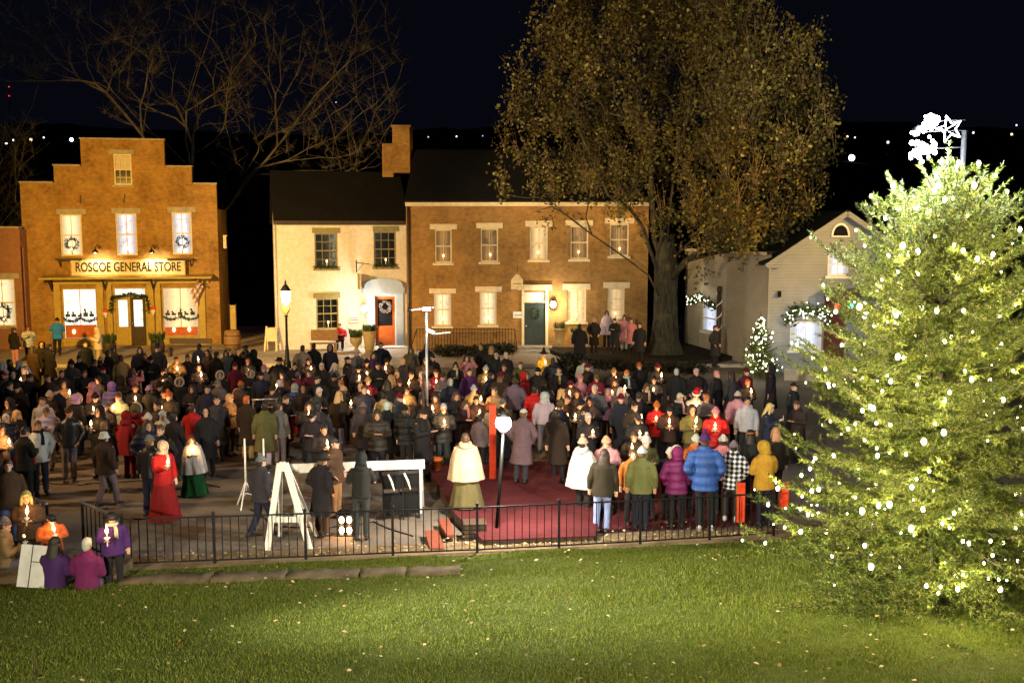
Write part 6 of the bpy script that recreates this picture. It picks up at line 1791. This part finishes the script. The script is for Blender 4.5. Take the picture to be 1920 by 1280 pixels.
# one line per person read off the photograph:
# head-top pixel x y | height | turn | pose | coat colour | legs | headgear colour | candle | extra; a child's orange jacket and some orange hair hold candle glow as colour
CROWD = '''
26 614 1.65 150 a j bk pk sh db 0
52 610 1.66 30 p p wh bk lh au 0
104 596 1.72 -150 p j sb bk bn bk 0
63 648 1.66 150 a l br db lh br 0
91 645 1.7 160 a l bk bk sh bk 0
4 678 1.65 140 a j lg ch lh gh 0
15 674 1.6 60 a j ch bk lh db 0
76 641 1.68 20 a l bk bk hd bk 0
182 614 1.7 -70 p j cr bg hd cr 0
158 639 1.74 40 a l bk bk sh bk 0
198 656 1.75 170 a l bk bk sh db 0
188 669 1.6 175 a j bk bk bl bg 0
149 666 1.6 10 c j bk bk sh db 0
154 692 1.62 20 c j nv bk sh br 0
112 694 1.62 40 a j ch bk sh db 0
120 712 1.62 60 r j tn db lh br 1
88 702 1.65 60 a j db bk sh br 0
176 717 1.55 150 a j pk gy hd pk 0
211 716 1.58 170 a p lv gp hd lv 0
180 736 1.64 10 c l bk bk bl bk 1
93 733 1.66 20 c l db bk bl bg 0
37 676 1.62 130 a l ch bk lh gh 0
54 700 1.66 90 p l bk bk sh db 0
22 716 1.68 80 a l bk bk sh br 0
143 740 1.6 160 a l bk bk fh lv 0
33 768 1.58 65 f l db bk lh bd 0
1 794 1.66 70 c l tn ch lh br 1 skirt
82 744 1.6 15 a h lg gy sh db 0
84 762 1.55 15 c p lg gy sh br 0
71 788 1.66 50 k j wh nv sh br 0 scarf=bk feet
124 764 1.74 10 k k bk gy cp db 0 feet
194 790 1.6 170 a l bk bk sh tn 0
198 810 1.6 165 w j db gp bk wh 0 feet
228 665 1.76 170 a l kh tn sh br 0
214 648 1.72 170 a l db bk wh db 0
261 650 1.7 30 a l bk bk lh bk 0
275 662 1.66 10 a j gp bk sh br 0
298 645 1.7 -10 a l bk bk th bk 0
286 666 1.64 10 c l bk bk bn bk 0
306 690 1.6 20 c j bk bk sh br 1
330 668 1.66 10 c j tn db sh og 1
350 664 1.68 20 a l bk bk sh db 0
370 644 1.72 170 a l nv bk cp bk 0
391 655 1.66 -30 r l bk bk lh db 1
405 660 1.66 160 a l db bk sh db 0
248 690 1.6 150 u j pk gp lh br 0
258 719 1.62 10 c l bk bk sh br 1
276 724 1.55 170 a j ch bk bn lv 0
287 714 1.62 -60 a l db bk lh br 0
300 715 1.62 0 c l bk bk bn bk 0
309 701 1.65 20 a l ch bk bn ch 0
338 708 1.62 30 a l bk bk fh db 0
359 720 1.62 0 c l bk bk lh db 0
386 722 1.62 20 a l nv bk sh bk 0
412 696 1.64 40 a l bk bk fh bk 0
320 730 1.62 -10 c l db bk pb og 1
296 752 1.6 -40 r l bk bk sh db 1
221 737 1.58 0 c s cr dr sh au 1 skirt
258 758 1.62 165 a c dr bk fh ol 0
240 770 1.6 160 a c dr dr hd dr 0
282 774 1.58 10 a l bk bk bn wh 0
300 770 1.6 -20 c j wh gp sh gh 0
278 817 1.68 165 a k bk nv bn gy 0 feet
303 826 1.62 40 r j rd dr bo cr 1 skirt scarf=wh
361 815 1.35 20 c c wh gn lh br 1 skirt
361 758 1.6 175 a j rd bk sh db 0
330 772 1.62 160 a l bk bk sh bk 0
388 764 1.64 30 a l bk bk hd bk 0
405 742 1.66 20 a l ch bk sh bk 0
425 655 1.66 10 a j gy bk lh br 0
438 652 1.66 -20 a l bk bk lh bd 0
454 658 1.64 20 c l db bk sh br 0
464 646 1.7 160 a l bk bk cp bk 0
476 656 1.78 170 a p bk bk hd bk 0
442 680 1.62 20 a j mr bk bn mr 0
466 692 1.62 0 c l bk bk fh ch 0
495 684 1.62 -10 a j gp bk bn pk 0
494 696 1.66 20 a l nv bk bn bk 0
520 670 1.72 0 k p bk bk wh bk 0
508 698 1.6 170 a j ol bk lh br 0
549 679 1.66 10 c l bk bk sh bk 0
559 697 1.62 165 a j mr bk bn gp 0
579 692 1.66 -20 c j mr bk lh br 0
532 712 1.6 90 a l bk bk sh gh 0
545 718 1.52 175 a p bl rd hd lg 0 feet
566 647 1.74 170 k j bg db sh br 0
586 643 1.74 170 k l bk bk sh db 0
619 646 1.68 10 a j ch bk hd bk 0
603 680 1.68 0 a l bk bk sh gh 0
597 704 1.7 0 k l bk bk cp ch 0
556 586 1.72 -10 k l db db cp br 0
447 715 1.6 170 a l ch bk bn og 0
411 710 1.62 -30 c j gp bk cp gy 0
426 738 1.62 60 r j tn db sh bd 1
448 732 1.6 -160 a l db bk fh br 0
462 742 1.68 170 a l db kh sh og 0 feet
496 752 1.66 175 a l ol lg sh bk 0 feet
520 754 1.6 160 a j gp gp sh db 0 feet
651 668 1.72 100 a l bk bk cp bk 0
667 655 1.72 0 a j gy bk sh gh 0
714 641 1.76 0 k j nv bk sh db 0
698 660 1.66 20 a j pu bk lh db 0
688 672 1.66 10 c l bk bk bn bk 1
627 680 1.62 60 p j gp bk lh gh 0
689 706 1.6 10 c j mr bk bn ob 1
676 718 1.64 0 a l db gy sh ob 0
636 710 1.62 20 c l bk bk cp og 0
643 724 1.6 160 a j db bk bn bg 0
632 734 1.68 170 r j db jn lh bd 1 feet
680 722 1.72 10 k j ch gy sh br 0 feet
734 702 1.6 160 a j tn bk lh tn 0
726 712 1.64 170 a l bk bk lh db 0
754 672 1.66 -60 a j ch bk sh bd 0
771 650 1.64 0 a l ol bk lh db 0
771 694 1.66 0 c j db bk sh br 1
752 696 1.62 20 a j db bk sh bd 0
748 708 1.62 30 c l db bk bn br 0
763 724 1.5 -20 c j tn bk sh br 1
720 735 1.55 175 a s bg bk sh bk 0 feet
797 643 1.74 165 a l bk bk sh bk 0
791 696 1.6 20 c j gp bk sh gh 1
786 740 1.68 20 c l db bk lh db 0 feet
811 664 1.7 20 a l bk bk cp bk 0
813 692 1.64 10 c j mr bk sh br 1
829 698 1.62 -20 c j gp bk bn br 0
854 678 1.6 0 c j bk bk lh db 0 scarf=cr
876 664 1.68 10 u j pk bk lh bk 0
879 690 1.68 10 a j pu bk sh db 0
909 684 1.68 10 c j ol bk bn lg 1
904 646 1.72 170 a l bk bk sh tn 0
922 648 1.72 175 a l bk bk lh tn 0
931 661 1.66 10 a l bk bk cp wh 0
949 660 1.7 20 a l bk bk sh gh 0
943 682 1.62 0 a j db bk sh br 0
964 706 1.74 170 k j gp ch sh db 0
984 697 1.66 90 a j dr bk hd rd 0
1004 722 1.7 150 a p rd bk sh bk 0
978 678 1.64 10 a j ol bk sh br 0
1020 655 1.72 20 r j yl bk ph bk 1
1005 690 1.66 0 a l bk bk bn bk 0
821 735 1.64 0 c o br gp lh db 1 feet
858 734 1.64 10 c l bk bk lh br 0
873 746 1.5 20 c l db bk lh br 0 scarf=pk
888 742 1.55 10 c j db bk sh db 1
887 722 1.62 10 c j tn bk bn lg 1
926 724 1.66 -60 r j tn bk sh br 1
919 756 1.5 170 a j bg bk pb og 0
900 776 1.4 150 a j gp bk sh db 0 feet
1049 687 1.66 0 k l bk bk sh db 0 scarf=bg
1085 702 1.6 30 a j pk bk bn pk 0
1097 668 1.74 170 a l lg gp bn bk 0
1118 699 1.66 20 c j mr bk cp ol 0
1115 720 1.76 0 k j gp gp sh gh 0 feet
1152 689 1.62 10 c l bk bk bn tn 1
1153 707 1.6 -10 c l db bk lh br 1
1179 692 1.66 0 c j bk bk sh og 0 scarf=wh
1199 680 1.64 20 a l bk bk bn og 0
1139 730 1.52 -20 a j pk bk hd pk 0
1166 726 1.62 0 u j gp bk lh gh 1
1213 716 1.64 10 c j db bk lh br 0 scarf=cr
1051 728 1.62 90 a j nv bk lh bd 0
1064 740 1.64 -20 r j db bk sh br 1
1083 728 1.62 0 c j bk bk sh br 1
1020 735 1.62 -170 a h lg gy hd lg 0
1046 750 1.72 130 c j nv kh bn ol 1 feet
1091 748 1.68 -40 c l bk bk bn bk 1
1088 607 1.7 170 a l bk bk sh bk 0 z=.3
1114 595 1.66 0 k l bk bk sh bd 0 z=.3
1138 582 1.79 20 a c wh bk lh db 0 z=.3
1153 596 1.6 -20 c l bk bk sh db 0 z=.3
1171 590 1.66 0 a l pk lg lh br 0 z=.3
1184 597 1.55 -10 a l pk bk sh db 0 z=.3
1199 605 1.66 -20 a l bk bk sh bk 0 z=.3
1271 690 1.7 170 a l bk bk sh gh 0
1305 690 1.7 10 k l bk bk sh gh 0
1346 695 1.68 60 a l bk bk sh pk 0
1371 696 1.72 -150 a l ch bk lh db 0
1396 690 1.68 20 a j mr bk bn mr 0
1401 710 1.62 10 c l db bk sh og 1
1304 730 1.66 0 c j cr bk sa rd 1
1273 736 1.62 20 c l bk bk sh gh 0 scarf=wh
1325 738 1.62 10 c j gp bk sh og 0
1231 752 1.6 -20 c j rd bk bn og 1
1252 757 1.64 0 c j db bk bn bk 1
1295 760 1.66 0 c j ol br hd br 1
1346 764 1.66 -20 c p rd mr bl pk 1
1382 734 1.58 160 a j pk bk bn wh 0
1399 743 1.7 -10 a h lg bk sh bk 0
1445 755 1.64 75 p j nv bk lh bd 0
1448 682 1.82 -120 a l bk bk hd bk 0
1490 716 1.7 60 a l bk bk cp bk 0
1500 750 1.6 -40 c l db bk sh br 0
1094 817 1.6 150 a c wh bk pb bg 0 feet=wh
1141 818 1.6 0 c j pk br bl ob 0
1128 840 1.66 172 a j db jn lh db 0 feet
1202 838 1.64 178 a j lm nv bn wh 0 feet
1231 812 1.68 10 c j ol bk pb wh 0
1241 838 1.45 -20 c j bk bk bn wh 0
1270 840 1.6 175 k p pl bk fh pl 0 feet
1302 813 1.62 10 c j og bk bn wh 0
1326 808 1.92 178 k p bl bk pb pu 0 feet=wh
1357 816 1.66 170 a j pk bk bn wh 0
1372 826 1.64 170 k x gy ch bn gy 0 feet=wh
1413 806 1.64 -170 a j bk bk hb og 0
1454 800 1.66 -170 a j db bk lh tn 0
1436 828 1.7 -150 c j yl nv hd yl 0 feet
1186 842 1.5 10 a j og bk sh br 0
1192 806 1.6 0 c l db bk sh br 1
976 766 1.68 175 k l gp ch cp wh 0 feet z=.2
875 812 1.52 178 a c bg ol sh br 0 skirt z=.2
488 855 1.58 150 w j ch nv bn gy 0 feet
600 852 1.58 150 k l bk db wh bk 0 feet
628 820 1.64 80 k j br tn cp ch 0 feet
675 850 1.66 175 p h bk ch hd bk 0 feet
48 918 1.5 20 c j br bk lh bd 1
9 970 1.62 120 s j tn gp bn gy 1 z=-.12
95 963 1.15 40 c j og bk cp bk 1
100 1007 1.62 175 s j pu bk lh db 0 z=-.2
163 1007 1.62 178 s j pl gp sh gh 0 z=-.2
205 962 1.22 40 r j pu bk wh bk 1 z=.12 scarf=cr feet
10 862 1.62 30 a j br db2 sh br 0
637 606 1.66 0 s j rd bk sh br 0 z=.13
1342 610 1.74 60 k l bk bk sh db 0 z=.13
'''
def zone_z(x, y, h):
    """standing level: the pavement is a kerb higher than the road"""
    return .13 if G(x, y, h + .13).y > YP else 0
for line in CROWD.strip().splitlines():
    w = line.split(); kw = {}
    for e in w[11:]:
        if e == 'skirt': kw['legs'] = 'skirt'
        elif e == 'feet': kw['feet'] = True
        elif '=' in e:
            a, b = e.split('='); kw[a] = float(b) if a == 'z' else b
    x, y, h = float(w[0]), float(w[1]), float(w[2]); p = w[4] if w[4] != 'f' else 'r'
    if 'z' not in kw: kw['z'] = zone_z(x, y, h)
    person(x, y, h, float(w[3]), p, w[5], w[6], w[7], w[8], w[9], int(w[10]), **kw)
# the dark press of people between those that can be read one by one
R.seed(77); need = 62; tries = 0
while need and tries < 20000:
    tries += 1
    x = R.uniform(-10, 1230); y = R.uniform(668, 800)
    if x > 620: y = R.uniform(668, 775)
    if y > 745 and 430 < x < 560: continue
    if 780 < x < 1000 and y > 770: continue
    h = R.uniform(1.55, 1.76); q = G(x, y, h)
    if any((q.x - P['loc'].x) ** 2 + (q.y - P['loc'].y) ** 2 < .62 ** 2 for P in PEOPLE): continue
    if any(abs(x - P['x']) < 10 and abs(y - P['y']) < 12 for P in PEOPLE): continue
    person(x, y, h, R.choice([0, 10, -20, 30, 160, 175, 60]), R.choice('aackkc'), R.choice('jllpj'), R.choice(['bk', 'bk', 'bk', 'bk', 'ch', 'db', 'nv', 'ch', 'db']), R.choice(['bk', 'ch', 'nv', 'bk']), R.choice(['sh', 'sh', 'lh', 'bn', 'hd', 'cp', 'bl']), 'bk', int(R.random() < .45), zone_z(x, y, h))
    if PEOPLE[-1]['hk'] in ('sh', 'lh'): PEOPLE[-1]['hc'] = R.choice(['db', 'br', 'bk', 'db', 'gh'])
    elif PEOPLE[-1]['hk'] == 'hd': PEOPLE[-1]['hc'] = PEOPLE[-1]['cc']
    else: PEOPLE[-1]['hc'] = R.choice(['bk', 'ch', 'gy', 'db', 'mr'])
    if PEOPLE[-1]['cand']: PEOPLE[-1]['p'] = 'c'; PEOPLE[-1]['f'] = R.choice([0, 20, -20])
    need -= 1
# nobody stands inside anybody
for it in range(60):
    for i, A in enumerate(PEOPLE):
        for B in PEOPLE[i + 1:]:
            d = B['loc'] - A['loc']; d.z = 0
            if d.length < .44:
                n = d.normalized() if d.length > .01 else Vector((1, 0, 0)); n = Vector((n.x * .5, n.y, 0)).normalized()
                push = n * ((.44 - d.length) * .3); A['loc'] = A['loc'] - push; B['loc'] = B['loc'] + push
# ---- labels that single each person out
def nice(P):
    c, k = CL[P['cc']][0], CZ[P['coat']][0]
    coat = k if P['coat'] == 'x' else c + ' ' + k
    head = HEADW[P['hk']].format(CL[P['hc']][0]) if P['hk'] not in ('hd', 'fh') or P['hc'] != P['cc'] else ('hood up' if P['hk'] == 'hd' else 'fur-edged hood up')
    return coat, head
from collections import Counter
LM = [('the street lantern', 540, 600), ('the steel light pole', 803, 640), ('the blazing plaza lamp', 945, 800), ('the orange-red post', 926, 770), ('the round shrub', 1068, 690), ('the clothes-rail frame', 498, 760), ('the white trestle', 540, 880), ('the big tree trunk', 1246, 650),
      ('the orange door', 723, 650), ('the store doors', 245, 650), ('the small christmas tree', 1424, 680), ('the green door', 1004, 650), ('the wooden bench', 606, 650), ('the white barrier', 690, 870)]
for P in PEOPLE: P['coatw'], P['headw'] = nice(P); P['base'] = 'person in %s with %s' % (P['coatw'], P['headw'])
cc, hh, bb = Counter(P['coatw'] for P in PEOPLE), Counter(P['headw'] for P in PEOPLE), Counter(P['base'] for P in PEOPLE)
anch = list(LM)
for P in PEOPLE:
    if hh[P['headw']] == 1: anch.append(('the ' + P['headw'] if not P['headw'].endswith('up') else 'the ' + P['headw'].replace(' up', ''), P['x'], P['y'], P))
    elif cc[P['coatw']] == 1: anch.append(('the ' + P['coatw'], P['x'], P['y'], P))
used = set()
LAB = []
def ways(P):
    if bb[P['base']] == 1: yield P['base']
    near = sorted((a for a in anch if not (len(a) > 3 and a[3] is P)), key=lambda a: ((a[1] - P['x']) ** 2 + (1.6 * (a[2] - P['y'])) ** 2))
    for a in near[:12]:
        dx, dy = P['x'] - a[1], P['y'] - a[2]
        w = ('just left of' if dx < 0 else 'just right of') if abs(dx) > 1.1 * abs(dy) else ('just behind' if dy < 0 else 'just in front of')
        yield '%s, %s %s' % (P['base'], w, a[0])
        yield '%s, %s %s' % (P['base'], w, a[0][4:])
    for a in near[:6]:
        for b in near[:10]:
            if a[1] < P['x'] < b[1]: yield '%s, between %s and %s' % (P['base'], a[0], b[0])
for P in PEOPLE:
    for l in ways(P):
        if l not in used and len(l.split()) <= 15: break
    used.add(l); LAB.append(l)
print('people', len(PEOPLE), 'distinct labels', len(used))
N = 0
for P, l in zip(PEOPLE, LAB):
    o = build_person(P, l, 'people in the candlelit crowd')
    if P['cand']:
        n = l.replace('person in ', '', 1); N += 1
        build_candle(o, P, 'candle held by ' + n, CANDLE_W)
    if P['cc'] == 'wh' and P['scarf'] == 'bk':   # red bag of the man in white jacket
        w = o.matrix_basis @ Vector((-.34, -.1, .78)); b = thing('handbag', 'bright red handbag carried beside the white jacket at left', 'bag', w, .3); m = MB(); m.loft([(-.2, 0, 0), (-.19, 0, .05), (.19, 0, .05), (.2, 0, 0)], [(.02, .02), (.13, .07), (.13, .07), (.02, .02)], 10, ref=(0, 0, 1)); m.build('body', MT['red_paint'], b); m = MB(); m.torus((0, 0, .14), .1, .012, 16, 6, 0, Matrix.Rotation(PI / 2, 3, 'X')); m.build('strap', MT['red_paint'], b)
    if P['p'] == 'p' and P['coat'] == 'h' and P['cc'] == 'bk':
        w = o.matrix_basis @ Vector((.1, -.42, 1.3)); t_ = thing('tablet', 'glowing blue tablet held by the person in black hoodie', 'tablet', w, o.rotation_euler.z); t_.rotation_euler = (-.9, 0, o.rotation_euler.z + .35); m = MB(); m.box(-.13, .13, -.006, .006, -.09, .09); m.build('case', MT['black_metal'], t_); m = MB(); m.box(-.12, .12, .0065, .008, -.08, .08); m.build('screen', mat_emit('screen_blue', (.35, .55, 1), 2.5), t_)
    if P['p'] == 'p' and P['cc'] == 'nv':
        w = o.matrix_basis @ Vector((0, -.42, 1.35)); t_ = thing('phone', 'lit phone held by the blond person in navy jacket', 'phone', w, o.rotation_euler.z); m = MB(); m.box(-.04, .04, -.005, .005, -.07, .07); m.build('case', MT['black_metal'], t_); m = MB(); m.box(-.036, .036, .0055, .007, -.065, .065); m.build('screen', mat_emit('screen_white', (.8, .88, 1), 5), t_)
print('candles', N)
# ------------------------------------------------------------------ light: night
w = bpy.data.worlds.new('World'); S.world = w; w.use_nodes = True
nt = w.node_tree; nt.nodes.clear()
ou = nt.nodes.new('ShaderNodeOutputWorld'); bg = nt.nodes.new('ShaderNodeBackground'); sk = nt.nodes.new('ShaderNodeTexSky')
sk.sky_type = 'NISHITA'; sk.sun_disc = False; sk.sun_elevation = rad(-7); sk.sun_rotation = rad(150)
b2 = nt.nodes.new('ShaderNodeBackground'); b2.inputs['Color'].default_value = (.34, .4, .9, 1); b2.inputs['Strength'].default_value = .005
ad = nt.nodes.new('ShaderNodeAddShader')
bg.inputs['Strength'].default_value = .05
nt.links.new(sk.outputs[0], bg.inputs['Color']); nt.links.new(bg.outputs[0], ad.inputs[0]); nt.links.new(b2.outputs[0], ad.inputs[1]); nt.links.new(ad.outputs[0], ou.inputs['Surface'])
sd = bpy.data.lights.new('moon', 'SUN'); sd.energy = .012; sd.angle = rad(10); sd.color = (.7, .8, 1)
so = bpy.data.objects.new('moon', sd); COL.objects.link(so); so.rotation_euler = (rad(50), 0, rad(150))

def point(name, loc, e, col, r=.08):
    d = bpy.data.lights.new(name, 'POINT'); d.energy = e; d.color = col; d.shadow_soft_size = r
    o = bpy.data.objects.new(name, d); COL.objects.link(o); o.location = loc
    return o
def spot(name, loc, at, e, col, size, blend=.6, r=.25):
    d = bpy.data.lights.new(name, 'SPOT'); d.energy = e; d.color = col; d.spot_size = rad(size); d.spot_blend = blend; d.shadow_soft_size = r
    o = bpy.data.objects.new(name, d); COL.objects.link(o); o.location = loc
    o.rotation_euler = (Vector(at) - Vector(loc)).to_track_quat('-Z', 'Y').to_euler()
    return o
SOD = (1, .55, .085)
for k, (nm, p) in enumerate(LAMPS):
    if nm == 'plaza': point('plaza_lamp_light', p, 1150, (1, .87, .7), .12)
    if nm == 'pole': point('pole_light', p, 60, (.9, .95, 1), .1)
    if nm == 'street': point('street_lantern_light', p, 750, (1, .62, .25), .15)
    if nm == 'lantern': point('ground_lantern_light', p, 14, (1, .5, .2), .05)
for p in SIGN_LAMPS: spot('sign_light', p, p + Vector((0, .55, -.55)), 160, (1, .85, .55), 130, .8, .05)
point('house_lantern_light', HOUSE_LAMP, 480, (1, .95, .85), .08)
point('brick_lantern_light', BRICK_LAMP, 220, (1, .85, .65), .08)
point('garland_light', GAR1, 16, (1, .92, .7), .1); point('garland_light', GAR2, 16, (1, .95, .8), .1)
# sodium street lamps that flood the fronts from across the road, outside the picture
for nm, (x, y, h), at, e, sz in (('left', (-19, 27, 7.5), (-15.5, 51, 3.6), 26000, 66), ('right', (20, 30, 8), (0, 49, 3.8), 17000, 40), ('mid', (-17.5, 27, 7.5), (-6.5, 50, 3.4), 14500, 56)):
    spot('street_flood_' + nm, (x, y, h), at, e, (1, .72, .4) if nm == 'mid' else SOD, sz, .85, .3)
spot('crown_fill_left', (-17, 28, 8), (6.5, 48, 12.5), 30000, (1, .7, .34), 38, .6, .3)  # two unseen spots added to brighten the tree crown
spot('crown_fill_right', (19, 29, 8), (6.5, 48, 14), 13000, (1, .82, .45), 32, .6, .3)
# unseen fill spots added to brighten the crowd and the clapboard walls
spot('plaza_fill', (-18, 20, 8), (-2, 27, 0), 6500, (1, .6, .27), 62, .7, .3)
spot('house_fill', (18, 27, 8), (10.5, 46, 3), 2000, (1, .94, .8), 50, .6, .3)
spot('lawn_flood', (-7, -7, 7.5), (.5, 16, .3), 46000, (1, .9, .64), 48, .9, .3)  # white floodlight on the slope behind the viewer: lawn and nearest backs
spot('lawn_beam', (-13, 11.6, 4.6), (3.2, 14.5, .3), 66000, (1, .95, .78), 21, 1, .1)  # unseen grazing spot added to lay the bright band on the grass
# glow of the spruces' bulbs
for p in XB[:190]:
    if p.z > .55: point('bulb_light', CB + p + Vector((p.x, p.y, 0)).normalized() * R.uniform(.0, .09) + Vector((0, 0, R.uniform(-.07, .05))), 17, (1, .85, .44), .03)
for p in WCAN: point('window_candle_light', p, .7, (1, .55, .22), .03)
for p in SBB[::9]: point('bulb_light', SB + p + Vector((p.x, p.y, 0)).normalized() * .10, 7, (1, .93, .65), .05)
for p in TOPL[:2]: point('mast_light', p + Vector((0, -.35, -.1)), 2000, (.88, .94, 1), .12)

S.view_settings.view_transform = 'Standard'; S.view_settings.look = 'None'; S.view_settings.exposure = 0; S.view_settings.gamma = 1
S.render.engine = 'CYCLES'
cy = S.cycles
cy.use_denoising = True
try:
    cy.denoiser = 'OPENIMAGEDENOISE'; cy.denoising_input_passes = 'RGB_ALBEDO_NORMAL'
except Exception as e: print(e)
cy.use_light_tree = True
cy.max_bounces = 4; cy.diffuse_bounces = 2; cy.glossy_bounces = 2; cy.transmission_bounces = 2; cy.transparent_max_bounces = 4
cy.sample_clamp_indirect = 2.0; cy.sample_clamp_direct = 40
cy.caustics_reflective = False; cy.caustics_refractive = False
